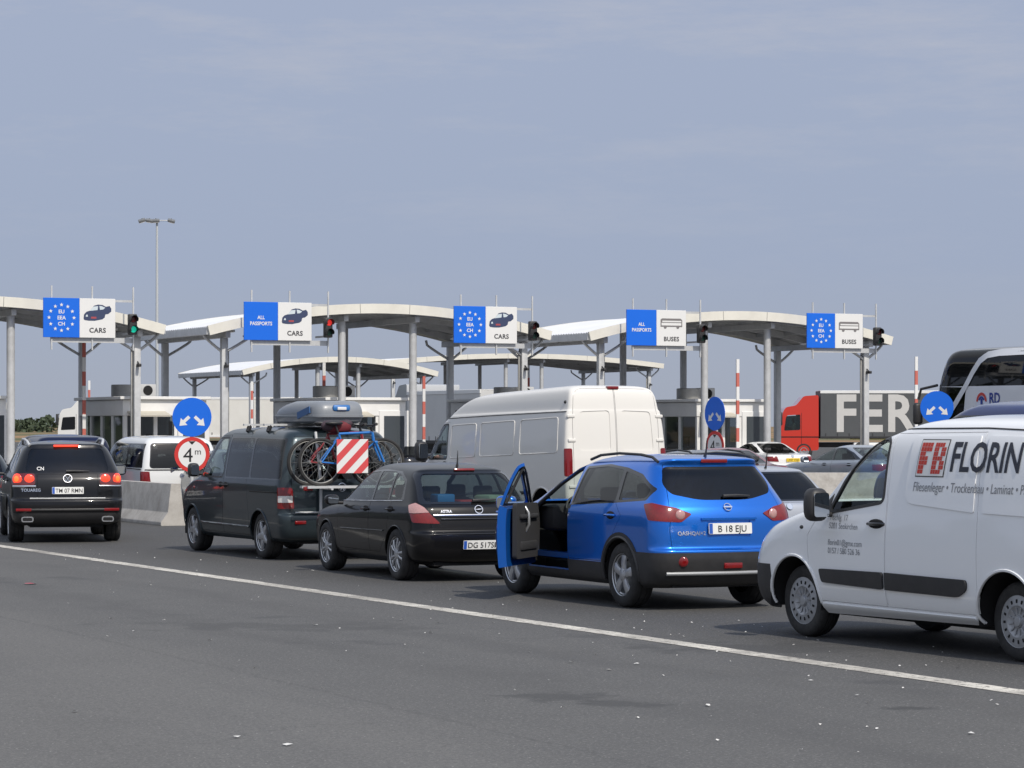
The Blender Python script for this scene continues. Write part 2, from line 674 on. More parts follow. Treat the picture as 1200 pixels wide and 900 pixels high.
        if t > 0:
            V += [c - n * t for c, n in zip(vo, no)]; N += [-n for n in no]
            Fc += [[i + m for i in reversed(q)] for q in fo]; MI += [im] * len(fo)
            ec = {}
            for q in fo:
                for a, b in zip(q, q[1:] + q[:1]):
                    ec[(a, b)] = 1
            for (a, b) in list(ec):
                if (b, a) not in ec:
                    A, B = vo[a], vo[b]; C2, D = A - no[a] * t, B - no[b] * t
                    nn = (B - A).cross(no[a] + no[b])
                    nn = nn.normalized() if nn.length > 1e-9 else Vector((0, 0, 1))
                    k = len(V)
                    V += [A, C2, D, B]; N += [nn] * 4
                    Fc.append([k, k + 1, k + 2, k + 3]); MI.append(0 if rim is None else rim)
        if pivot is not None:
            V = [c - Vector(pivot) for c in V]
        me = bpy.data.meshes.new(name)
        me.from_pydata(V, [], Fc)
        for mm in mats:
            me.materials.append(mm)
        me.polygons.foreach_set('material_index', MI)
        me.polygons.foreach_set('use_smooth', [True] * len(Fc))
        me.normals_split_custom_set_from_vertices(N)
        me.update()
        o = bpy.data.objects.new(name, me)
        COL.objects.link(o)
        o.parent = parent or s.root
        if pivot is not None:
            o.location = pivot
        if not keep:
            bmesh.ops.delete(s.bm, geom=list(faces), context='FACES')
        return o

    def remove(s, faces):
        bmesh.ops.delete(s.bm, geom=list(faces), context='FACES')

    def both(s, fn):
        return [fn(1), fn(-1)]

    def arch(s, xc, zc, r, liner=True, lip=0.014, lipmat=None, zmin=0.0, sides=(1, -1), lname='arch_trim'):
        for sd in sides:
            s.remove(s.cut(circle(xc, zc, r, 36), 90, sd, thr=-0.2, flt=lambda c: c.y * sd > 0.25))
            pts = []
            a0 = -8
            for i in range(41):
                a = R(a0 + (180 - 2 * a0) * i / 40)
                x, z = xc + r * math.cos(a), zc + r * math.sin(a)
                if z < zmin:
                    continue
                pts.append(s.proj(90, sd, x, z, 0.0))
            if lip:
                mt = MB(); mt.tube(pts, lip, 0, n=6); mk('arch_trim', mt, s.archmat or s.paint, s.root, smooth=60)
        mb = s.under
        y0 = s.W - 0.06
        for sd in sides:
            rows = []
            for i in range(25):
                a = R(-12 + 204 * i / 24)
                x, z = xc + (r + 0.004) * math.cos(a), zc + (r + 0.004) * math.sin(a)
                rows.append([(x, sd * y0, z), (x, sd * (y0 - 0.42), z)])
            mb.grid(rows)
            c = [(xc + (r + 0.01) * math.cos(2 * PI * i / 24), max(.26, zc + (r + 0.01) * math.sin(2 * PI * i / 24))) for i in range(24)]
            mb.prism(c, (0, sd * (y0 - 0.44), 0), (1, 0, 0), (0, 0, 1), -0.01)

    extra = None
    under = None

    def begin(s):
        s.extra = MB()
        s.under = MB()

    def finish(s, floor, innermat=None):
        x0, x1, w, z0, z1 = floor
        s.under.box(((x0 + x1) / 2, 0, (z0 + z1) / 2), (x1 - x0, w * 2, z1 - z0))
        mk('underbody', s.under, M_DARK, s.root, smooth=30)
        s.bm.normal_update()
        s.part(list(s.bm.faces), 'body', [s.paint, innermat or M_INT], t=0.018, keep=True)
        if len(s.extra.bm.faces):
            mk('arch_trim', s.extra, s.archmat or s.paint, s.root, smooth=60)
        s.bm.free()

    archmat = None

    # ---- ready-made features
    def door(s, poly, sides=(1, -1), name='door', gap=0.007):
        """door skin with a real shut line round it; windows are cut later from what door_faces gives"""
        out = []
        for sd in sides:
            ring = s.cut(poly, 90, sd, flt=lambda c: c.y * sd > 0)
            ins = inset(poly, gap)
            core = s.cut(ins, 90, sd, flt=lambda c: c.y * sd > 0)
            core_set = set(core)
            full = s.cut(poly, 90, sd, flt=lambda c: c.y * sd > 0)
            s.remove([f for f in full if f not in core_set])
            out.append((sd, ins))
        return out

    def shut(s, poly, al=90, side=1, gap=0.007, name='door', m=None, t=0.02, flt=None, parent=None, **kw):
        """cut a panel with a gap round it and return it as an object"""
        f0 = flt or ((lambda c: c.y * side > 0) if al == 90 else None)
        s.cut(poly, al, side, flt=f0)
        ins = inset(poly, gap)
        s.cut(ins, al, side, flt=f0)
        full = s.cut(poly, al, side, flt=f0)
        n, e = s.frame(al, side)
        core, ring = [], []
        for f in full:
            c = f.calc_center_median(); h, z = c.dot(e), c.z
            inside = all((q[0] - p[0]) * (z - p[1]) - (q[1] - p[1]) * (h - p[0]) > -1e-4 for p, q in zip(ins, ins[1:] + ins[:1]))
            (core if inside else ring).append(f)
        s.remove(ring)
        return s.part(core, name, m or [s.paint, M_INT], parent, t=t, **kw)

    def pane(s, poly, gm, al=90, side=1, parent=None, name='window', flt=None, t=0.0, sink=0.004):
        f0 = flt or ((lambda c: c.y * side > 0) if al == 90 else None)
        fs = s.cut(poly, al, side, flt=f0)
        return s.part(fs, name, gm, parent, t=t, lift=-sink)

    def panel(s, poly, m, al=90, side=1, parent=None, name='trim', flt=None, t=0.02, lift=0.004, keep=False):
        f0 = flt or ((lambda c: c.y * side > 0) if al == 90 else None)
        fs = s.cut(poly, al, side, flt=f0)
        return s.part(fs, name, m, parent, t=t, lift=lift, keep=keep)

    def line(s, pts, r, m, al=90, side=1, name='trim', parent=None, n=6, lift=0.0):
        mb = MB()
        P = []
        for (a, b), (c, d) in zip(pts[:-1], pts[1:]):
            k = max(1, int(math.hypot(c - a, d - b) / 0.06))
            for i in range(k):
                P.append(s.proj(al, side, a + (c - a) * i / k, b + (d - b) * i / k, lift))
        P.append(s.proj(al, side, *pts[-1], lift))
        mb.tube(P, r, 0, n=n)
        return mk(name, mb, m, parent or s.root, smooth=60)

    def plate(s, txt, zc, w=0.52, h=0.115, yc=0.0, bg=None, eu=True, ink=None, parent=None, tilt=None, txs=1.0):
        p = s.proj(0, 1, yc, zc)
        a = s.proj(0, 1, yc, zc + 0.05); b = s.proj(0, 1, yc, zc - 0.05)
        up = (a - b).normalized()
        ex = Vector((0, -1, 0))
        nz = ex.cross(up)
        mb = MB()
        o = p + nz * 0.012
        mb.prism(rpoly([(-w / 2, -h / 2), (w / 2, -h / 2), (w / 2, h / 2), (-w / 2, h / 2)], 0.01, 2), o, ex, up, 0.012, 0)
        if eu:
            mb.prism([(-w / 2 + .004, -h / 2 + .004), (-w / 2 + 0.045, -h / 2 + .004), (-w / 2 + 0.045, h / 2 - .004), (-w / 2 + .004, h / 2 - .004)], o + nz * 0.012, ex, up, 0.0015, 1)
        pl = mk('number_plate', mb, [bg or M_PLATE, M_EUBLUE], parent or s.root, smooth=None)
        vs, fs = text_geo(txt, 0.072, bold=0.004)
        tw = max(v[0] for v in vs)
        av = w - (0.075 if eu else 0.03)
        k = min(txs, av / tw)
        put_text(txt, 0.072, o + ex * (-w / 2 + (0.055 if eu else 0.015) + (av - tw * k) / 2) - up * 0.036 + nz * 0.0135, ex, up, ink or M_INK, pl, xs=k, bold=0.004)
        return pl

    def wheels(s, xf, rr, tw, yo, style='five', rim_r=0.22, cap=M_ALU, rims=True):
        """four wheels: one built, the rest copied"""
        w0 = make_wheel(rr, tw, rim_r, style, cap)
        first = True
        for (x, sd) in ((0, 1), (xf, 1), (0, -1), (xf, -1)):
            o = w0 if first else copy_tree(w0)
            first = False
            o.parent = s.root
            o.location = (x, sd * yo, rr)
            o.rotation_euler = (0, rnd.uniform(0, 6.28), 0 if sd > 0 else PI)
        return w0

    def mirror(s, x, y, z, side=1, size=(0.10, 0.22, 0.17), m=None, arm=0.08, parent=None, pod=True):
        mb = MB()
        sy = side
        mb.ellipsoid((x, y + sy * size[1] * 0.5, z), (size[0] * 0.75, size[1] * 0.56, size[2] * 0.56), 0, 16, 10, sup=0.62)
        mb.tube([(x + 0.02, y - sy * arm, z - size[2] * 0.35), (x + 0.01, y + sy * 0.05, z - size[2] * 0.3)], 0.025, 1, n=8)
        o = mk('side_mirror', mb, [m or M_PLASTIC, M_PLASTIC], parent or s.root, smooth=60)
        mg = MB()
        mg.prism(rpoly([(-size[1] * 0.42, -size[2] * 0.4), (size[1] * 0.42, -size[2] * 0.4), (size[1] * 0.42, size[2] * 0.4), (-size[1] * 0.42, size[2] * 0.4)], 0.03),
                 (x - size[0] * 0.76, y + sy * size[1] * 0.5, z), (0, -1, 0), (0, 0, 1), 0.006)
        mk('mirror_glass', mg, M_MIRROR, o, smooth=None)
        return o

    def handle(s, x, z, side=1, parent=None, m=None, ln=0.2):
        p = s.proj(90, side, x, z)
        mb = MB()
        mb.ellipsoid((p.x, p.y + side * 0.0, z), (ln * 0.5, 0.01, 0.045), 1, 14, 8)
        mb.tube([(p.x - ln / 2, p.y, z), (p.x - ln * 0.4, p.y + side * 0.03, z + .004), (p.x + ln * 0.35, p.y + side * 0.034, z), (p.x + ln / 2, p.y, z)], 0.014, 0, n=8)
        return mk('handle', mb, [m or M_PLASTIC, M_DARK], parent or s.root, smooth=60)

    def seats(s, spots, m=None):
        for (x, y, z) in spots:
            mb = MB()
            mb.box((x, y, z + 0.06), (0.5, 0.48, 0.14), 0, 0.05)
            mb.box((x - 0.26, y, z + 0.38), (0.13, 0.46, 0.6), 0, 0.05, rot=Matrix.Rotation(R(-12), 3, 'Y'))
            mb.box((x - 0.34, y, z + 0.76), (0.09, 0.26, 0.17), 0, 0.035)
            mk('seat', mb, m or M_SEAT, s.root, smooth=50)

    def steering(s, x, y, z):
        mb = MB()
        pts = []
        for i in range(20):
            a = 2 * PI * i / 20
            pts.append((x + 0.09 * math.sin(a) , y + 0.18 * math.cos(a), z + 0.16 * math.sin(a)))
        mb.tube(pts, 0.014, 0, n=6, closed=True)
        mb.box((x + 0.02, y, z), (0.06, 0.16, 0.08), 0, 0.02)
        mk('steering_wheel', mb, M_PLASTIC, s.root, smooth=60)

    def emblem(s, y, z, r, kind='ring', parent=None, m=None):
        p = s.proj(0, 1, y, z, 0.0)
        nn = s.nrm(p)
        ex = Vector((0, -1, 0)); up = nn.cross(ex).normalized(); ex = up.cross(nn)
        mb = MB()
        pts = [p + nn * 0.012 + ex * (r * math.cos(2 * PI * i / 24)) + up * (r * math.sin(2 * PI * i / 24)) for i in range(24)]
        mb.tube(pts, r * 0.13, 0, n=6, closed=True)
        if kind == 'bolt':
            q = [(-1.25, -.22), (.1, -.02), (.1, -.2), (1.25, .22), (-.1, .02), (-.1, .2)]
            mb.prism([(a * r, b * r) for a, b in [(-1.2, -.12), (.05, -.12), (1.2, .12), (-.05, .12)]], p + nn * 0.008, ex, up, 0.014)
        elif kind == 'bar':
            mb.prism([(-1.2 * r, -.2 * r), (1.2 * r, -.2 * r), (1.2 * r, .2 * r), (-1.2 * r, .2 * r)], p + nn * 0.008, ex, up, 0.012)
        elif kind == 'vw':
            for a, b in (((-.62, .68), (0, -.05)), ((.62, .68), (0, -.05)), ((-.8, .2), (-.35, -.75)), ((.8, .2), (.35, -.75)), ((-.35, -.75), (0, .0)), ((.35, -.75), (0, .0))):
                mb.tube([p + nn * 0.012 + ex * (a[0] * r) + up * (a[1] * r), p + nn * 0.012 + ex * (b[0] * r) + up * (b[1] * r)], r * 0.09, 0, n=5)
        elif kind == 'disc':
            mb.prism(circle(0, 0, r, 20), p + nn * 0.004, ex, up, 0.01)
        return mk('emblem', mb, m or M_CHROME, parent or s.root, smooth=50)

    def wiper(s, y0, y1, z, parent=None, dz=0.03):
        a = s.proj(0, 1, y0, z, 0.02); b = s.proj(0, 1, y1, z + dz, 0.02)
        mid = s.proj(0, 1, (y0 + y1) / 2, z + dz * 0.2, 0.03)
        mb = MB(); mb.tube([a, mid, b], [0.02, 0.016, 0.009], 0, n=6)
        return mk('wiper', mb, M_PLASTIC, parent or s.root, smooth=60)


def make_wheel(rr, tw, rim_r, style, capm):
    mb = MB()
    h = tw / 2
    k = rr - rim_r
    prof = [(rim_r - 0.012, h - 0.02), (rim_r + 0.004, h - 0.006), (rim_r + k * 0.25, h + 0.002), (rim_r + k * 0.6, h + 0.003), (rim_r + k * 0.86, h - 0.012),
            (rr - 0.006, h - 0.034), (rr, h - 0.06), (rr, h * 0.36), (rr - 0.008, h * 0.33), (rr - 0.008, h * 0.25), (rr, h * 0.22), (rr, -h * 0.22), (rr - 0.008, -h * 0.25), (rr - 0.008, -h * 0.33), (rr, -h * 0.36), (rr, -h + 0.06), (rr - 0.006, -h + 0.034), (rim_r + k * 0.8, -h), (rim_r, -h + 0.01)]
    mb.lathe(prof, 'y', 40, 0)
    tyre = mk('wheel', mb, M_TYRE, None, smooth=40, recalc=True)
    rb = MB()
    # barrel and dark back
    rb.lathe([(rim_r - 0.004, h - 0.012), (rim_r + 0.004, h - 0.004), (rim_r + 0.002, h - 0.016), (rim_r - 0.022, h - 0.03), (rim_r - 0.03, -h * 0.4)], 'y', 40, 0)
    rb.lathe([(0.001, -h * 0.2), (rim_r - 0.028, -h * 0.2)], 'y', 32, 1)
    rb.lathe([(0.001, -h * 0.2 + 0.02), (rim_r * 0.72, -h * 0.2 + 0.02), (rim_r * 0.72, -h * 0.2)], 'y', 32, 2)

    def spoke(a, w0, w1, r0, r1, y0, y1, th=0.025):
        ca, sa = math.cos(a), math.sin(a)
        def pt(r, t, y):
            return (r * ca - t * sa, y, r * sa + t * ca)
        rm = (r0 + r1) / 2; ym = (y0 + y1) / 2 + 0.008; wm = (w0 + w1) / 2 * 0.92
        rows = []
        for (r, w, y) in ((r0, w0, y0), (rm, wm, ym), (r1, w1, y1)):
            rows.append([pt(r, -w, y - th), pt(r, -w * 0.9, y - 0.006), pt(r, -w * 0.45, y), pt(r, w * 0.45, y), pt(r, w * 0.9, y - 0.006), pt(r, w, y - th)])
        rb.grid(rows, 0)
    if style == 'steel':
        pr = [(0.001, h - 0.0), (0.05, h), (0.056, h - 0.012), (rim_r * 0.5, h - 0.015), (rim_r * 0.62, h + 0.004), (rim_r * 0.9, h - 0.004), (rim_r + 0.004, h - 0.008)]
        rb.lathe(pr, 'y', 40, 0)
        for i in range(16):
            a = 2 * PI * i / 16
            rb.box((rim_r * 0.78 * math.cos(a), h + 0.0005, rim_r * 0.78 * math.sin(a)), (0.034, 0.008, 0.022), 1, 0.004, 1, rot=Matrix.Rotation(-a, 3, 'Y'))
        for i in range(12):
            a = 2 * PI * (i + .5) / 12
            rb.bar((rim_r * 0.3 * math.cos(a), h - 0.012, rim_r * 0.3 * math.sin(a)), (rim_r * 0.58 * math.cos(a), h - 0.006, rim_r * 0.58 * math.sin(a)), 0.012, 0.012, 0)
        rb.lathe([(0.045, h + 0.002), (0.04, h + 0.008), (0.001, h + 0.01)], 'y', 20, 0)
    else:
        n, w0, w1 = {'five': (5, 0.042, 0.058), 'ten': (10, 0.014, 0.02), 'seven': (7, 0.03, 0.026), 'five2': (5, 0.06, 0.035)}[style]
        for i in range(n):
            a = 2 * PI * i / n
            if style == 'ten':
                da = 0.085 if i % 2 else -0.085
                spoke(a + da, w0, w1, 0.05, rim_r - 0.012, h - 0.012, h - 0.014)
            else:
                spoke(a, w0, w1, 0.045, rim_r - 0.012, h - 0.012, h - 0.014)
        rb.lathe([(0.075, h - 0.04), (0.07, h - 0.01), (0.034, h - 0.002), (0.001, h)], 'y', 24, 0)
        for i in range(5):
            a = 2 * PI * (i + 0.5) / 5
            rb.lathe([(0.010, h - 0.008), (0.001, h - 0.004)], 'y', 8, 1, c=(0.052 * math.cos(a), 0, 0.052 * math.sin(a)))
    mk('rim', rb, [capm, M_DARK, M_GALVD], tyre, smooth=40, recalc=True)
    return tyre
# ------------------------------------------------------------------ the white lettered van on the right
def place(px, py, yo, head):
    """rear-left tyre contact at a pixel -> location and z-rotation of a car whose tyre face is yo from its middle"""
    p = G(px, py)
    th = R(head)
    l = Vector((-math.cos(th), -math.sin(th), 0))
    return p - l * yo, PI / 2 + th


def white_lettered_van():
    loc, rz = place(1193, 776, 0.80, 28.5)
    P = paint('white van paint', (.80, .81, .82), rough=.35, dust=.12)
    rows = [(-.70, .30, 3.92, .25, .82, .10, .26, .02, .14), (-.80, .36, 4.0, .34, .895, .10, .28, .03, .16), (-.83, .52, 4.04, .5, .935, .10, .30, .03, .18),
            (-.83, .72, 4.04, .68, .947, .10, .32, .03, .20), (-.82, .90, 3.99, .84, .947, .10, .34, .03, .22), (-.81, 1.02, 3.86, .98, .942, .1, .36, .03, .25),
            (-.80, 1.10, 3.55, 1.1, .936, .1, .36, .03, .25), (-.79, 1.20, 3.05, 1.23, .928, .1, .30, .03, .25), (-.77, 1.45, 2.62, 1.5, .905, .1, .22, .03, .2),
            (-.75, 1.70, 2.2, 1.78, .868, .1, .2, .03, .2), (-.72, 1.86, 1.85, 1.90, .82, .12, .2, .03, .2), (-.68, 1.955, 1.55, 1.98, .75, .14, .2, .03, .2),
            (-.55, 2.01, 1.25, 2.02, .57, .2, .2, .03, .15), (-.1, 2.035, .95, 2.045, .3, .1, .1, .02, .05), (.3, 2.042, .6, 2.05, .02, .01, .01, .001, .001)]
    c = Car('panel_van', 'white panel van with dark FLORIN lettering and a red brick-pattern logo on its side', 'van', rows, P, loc, rz, kr=.02, kf=.05, nsub=5, ns=44)
    c.begin()
    wr = 0.335
    XF = 3.1
    c.arch(0, wr + .02, .405, lip=.016)
    c.arch(XF, wr + .02, .405, lip=.016)
    for sd in (1, -1):
        # black corner of the front bumper
        c.panel([(3.45, .24), (4.2, .24), (4.2, .66), (3.5, .66)], [M_PLASTIC, M_INT], 90, sd, name='bumper', t=.02, lift=.004)
    c.panel([(-.9, .25), (.9, .25), (.9, .64), (-.9, .64)], [M_PLASTIC, M_INT], 180, 1, name='bumper', t=.02, lift=.004)
    dpoly = [(2.82, .42), (2.88, .95), (2.66, 1.22), (2.22, 1.68), (1.98, 1.86), (1.69, 1.885), (1.66, 1.2), (1.66, .36), (2.75, .36)]
    wpoly = rpoly([(2.54, 1.18), (1.73, 1.29), (1.725, 1.825), (1.93, 1.825), (2.24, 1.58)], [.05, .06, .06, .05, .05])
    for sd in (1, -1):
        fl = (lambda sd: lambda q: q.y * sd > 0)(sd)
        # cut the window opening first, frame and pane, then the door round it
        frame = c.cut(inset(wpoly, -.028), 90, sd, flt=fl)
        d = None
        # quarter triangle where the mirror sits
        tri = c.panel([(2.84, 1.10), (2.56, 1.165), (2.50, 1.36), (2.60, 1.27)], [M_PLASTIC, M_INT], 90, sd, name='mirror_base', t=.02, lift=.004)
        inner = c.cut(wpoly, 90, sd, flt=fl)
        iset = set(inner)
        frm = [f for f in c.cut(inset(wpoly, -.028), 90, sd, flt=fl) if f not in iset]
        fo = c.part(frm, 'window_frame', [M_PLASTIC, M_INT], t=.03, lift=.004)
        inner = [f for f in iset if f.is_valid]
        pn = c.part(inner, 'window', M_GL_CLEAR, t=0, lift=-.008)
        mo = c.panel(rpoly([(2.62, .535), (1.68, .515), (1.68, .665), (2.66, .655)], .03), [M_PLASTIC, M_PLASTIC], 90, sd, parent=c.root, name='side_moulding', t=.025, lift=.022, keep=True)
        mo2 = c.panel(rpoly([(1.645, .515), (.62, .505), (.50, .57), (.50, .655), (1.645, .665)], [.0, .04, .05, .04, 0]), [M_PLASTIC, M_PLASTIC], 90, sd, parent=c.root, name='side_moulding', t=.025, lift=.022, keep=True)
        d = c.shut(dpoly, 90, sd, gap=.006, t=.03)
        mo.parent = d
        fo.parent = d; pn.parent = d; tri.parent = d
        c.handle(1.80, 1.085, sd, parent=d, m=M_GLOSSBLK, ln=.24)
        # blanked window areas pressed into the sheet metal
    # sliding door and rear quarter with raised blanks
    for sd in (1, -1):
        fl = (lambda sd: lambda q: q.y * sd > 0)(sd)
        big = rpoly([(1.40, 1.28), (.43, 1.22), (.43, 1.865), (1.36, 1.855)], [.12, .02, .02, .05])
        blank = c.part(c.cut(big, 90, sd, flt=fl), 'blank_panel', [P, M_INT], t=.028, lift=.010)
        sl = c.shut([(1.655, .36), (1.655, 1.885), (.385, 1.90), (.37, .5), (.37, .36)], 90, sd, gap=.005, t=.03, name='sliding_door')
        blank.parent = sl
        big2 = rpoly([(.31, 1.22), (-.66, 1.2), (-.62, 1.85), (.32, 1.865)], [.02, .12, .06, .02])
        c.part(c.cut(big2, 90, sd, flt=fl), 'blank_panel', [P, M_INT], t=.028, lift=.010)
    # sill skirt
        c.panel(rpoly([(2.68, .26), (.44, .26), (.44, .345), (2.68, .345)], .02), [P, M_INT], 90, sd, name='sill', t=.03, lift=.018, keep=True)
    # fuel flap
    c.shut(circle(.12, 1.0, .105, 24), 90, 1, gap=.004, t=.02, name='fuel_flap')
    # roof gutter line
    for sd in (1, -1):
        c.line([(1.9, 1.905), (1.4, 1.925), (.4, 1.93), (-.6, 1.90)], .008, M_PLASTIC, 90, sd, name='roof_gutter', lift=.0)
    # windscreen
    c.pane(rpoly([(-.78, 1.27), (.78, 1.27), (.68, 1.84), (-.68, 1.84)], .08), M_GL_CLEAR, 180, 1, name='windscreen', flt=lambda q: q.x > 1.2)
    for sd in (1, -1):
        lamp = c.panel(rpoly([(2.55, .80), (3.05, .82), (3.0, 1.0), (2.6, 1.04)], .05), [M_LWHITE, M_DARK], 135, sd, name='headlight', lift=.004, flt=lambda q: q.x > 3)
    # rear doors, lamps (seen only from another place)
    for sd in (1, -1):
        c.shut([(.006 * sd, .55), (.80 * sd, .55), (.76 * sd, 1.80), (.006 * sd, 1.86)], 0, 1, gap=.005, name='rear_door', flt=lambda q: q.x < 0)
        c.panel(rpoly([(.83 * sd, .9), (.92 * sd, .9), (.90 * sd, 1.3), (.81 * sd, 1.3)], .02), [M_LRED, M_DARK], 0, 1, name='tail_light', lift=.008, flt=lambda q: q.x < 0)
    c.mirror(2.50, .985, 1.24, 1, (.12, .19, .27), m=M_PLASTIC, arm=.12)
    c.mirror(2.50, -.985, 1.24, -1, (.12, .19, .27), m=M_PLASTIC, arm=.12)
    # side repeater on the wing
    mb = MB(); p = c.proj(90, 1, 2.98, 1.02); mb.ellipsoid(p, (.03, .012, .018)); mk('side_repeater', mb, M_PLASTIC, c.root)
    # cabin
    c.seats([(1.75, .45, .62), (1.75, -.45, .62), (1.75, -.05, .62)])
    mb = MB(); mb.box((2.75, 0, 1.0), (.5, 1.6, .34), 0, .08); mb.box((1.35, 0, 1.05), (.04, 1.5, 1.3), 0)
    mk('dashboard', mb, M_INT, c.root)
    c.steering(2.42, .42, 1.08)
    c.wheels(XF, wr, .21, .80 - .1, 'steel', .215, M_STEELCAP)
    M4 = Matrix.Translation(loc) @ Matrix.Rotation(rz, 4, 'Z')
    seated_person(M4 @ Vector((1.72, .45, .76)), rz, 'person', 'driver in dark clothes behind the wheel of the white lettered van', (.035, .036, .042))
    mb = MB(); mb.box((0, 0, 0), (.22, .34, .06), 0, .015)
    o = mk('folder', mb, mat('folder blue', (.01, .08, .5), .5), None, smooth=40); o.location = M4 @ Vector((2.66, .1, 1.205)); o.rotation_euler = (0, 0, rz)
    tag(o, 'bright blue folder lying on the dashboard of the white lettered van', 'folder')
    # lettering
    def mp(lift=.014, x0=0, z0=0):
        return lambda a, b: c.proj(90, 1, x0 - a, z0 + b, lift)
    put_text('FLORIN', .255, (0, 0, 0), (-1, 0, 0), (0, 0, 1), M_INKNAVY, c.root, mapf=mp(.0145, .80, 1.565), bold=.025, shear=.14, xs=.80, spacing=.98)
    put_text('Fliesenleger • Trockenbau • Laminat • Parkett', .085, (0, 0, 0), (-1, 0, 0), (0, 0, 1), M_INKGREY, c.root, mapf=mp(.0145, 1.285, 1.385), shear=.16, xs=.80)
    put_text([('Tischlg. 17', .055, 0, .30), ('5201 Seekirchen', .055, 0, .225), ('florin01@gmx.com', .055, 0, .075), ('0157 / 580 526 36', .055, 0, 0)], .05, (0, 0, 0), (-1, 0, 0), (0, 0, 1), M_INKGREY, c.root,
             mapf=mp(.004, 2.53, .80), xs=.9)
    # brick-pattern logo: a slanted plate with F and B set out in little tiles
    def sk(a, b):
        return (a + b * .12, b)
    fr = MB()
    W_, H_ = .40, .32
    X0, Z0 = 1.265, 1.51
    def lp(a, b, l):
        a, b = sk(a, b)
        return c.proj(90, 1, X0 - a, Z0 + b, l)
    bm = bmesh.new()
    def quad(a0, b0, a1, b1, l, mi):
        n = 6 if a1 - a0 > .1 else 1
        V = [[bm.verts.new(lp(a0 + (a1 - a0) * i / n, b0 + (b1 - b0) * j / n, l)) for i in range(n + 1)] for j in range(n + 1)]
        for i in range(n):
            for j in range(n):
                f = bm.faces.new((V[j][i], V[j][i + 1], V[j + 1][i + 1], V[j + 1][i])); f.material_index = mi
    quad(0, 0, W_, H_, .0145, 0)
    quad(.008, .008, W_ - .008, H_ - .008,   .0165, 1)
    r2 = random.Random(3)
    GF = ["1111", "1111", "1100", "1110", "1110", "1100", "1100"]
    GB = ["11110", "11011", "11011", "11110", "11011", "11011", "11110"]
    for Gd, off, cw in ((GF, .022, .040), (GB, .212, .0335)):
        for r_, row in enumerate(Gd):
            for k, ch in enumerate(row):
                if ch == '1':
                    a0 = off + k * cw; b0 = H_ - .028 - (r_ + 1) * .038
                    quad(a0 + .001, b0 + .001, a0 + cw - .002, b0 + .036, .0185, 2)
    bm.normal_update()
    mk('logo', bm, [M_INK, M_SIGNWHITE, M_INKRED], c.root, smooth=None)
    c.finish((-.7, 3.6, .62, .22, .5))
    return c


# ------------------------------------------------------------------ the queue: blue crossover, black hatchback, dark van, black off-roader
def bars(root, name, pts, r, m, n=8):
    mb = MB(); mb.tube(pts, r, 0, n=n); return mk(name, mb, m, root, smooth=60)


def antenna(c, x, z, ln=.35, lean=-.5):
    p = Vector((x, 0, z)); mb = MB()
    mb.tube([p, p + Vector((lean * .1, 0, .04)), p + Vector((lean * ln, 0, ln))], [.022, .012, .004], 0, n=6)
    return mk('antenna', mb, M_PLASTIC, c.root, smooth=60)


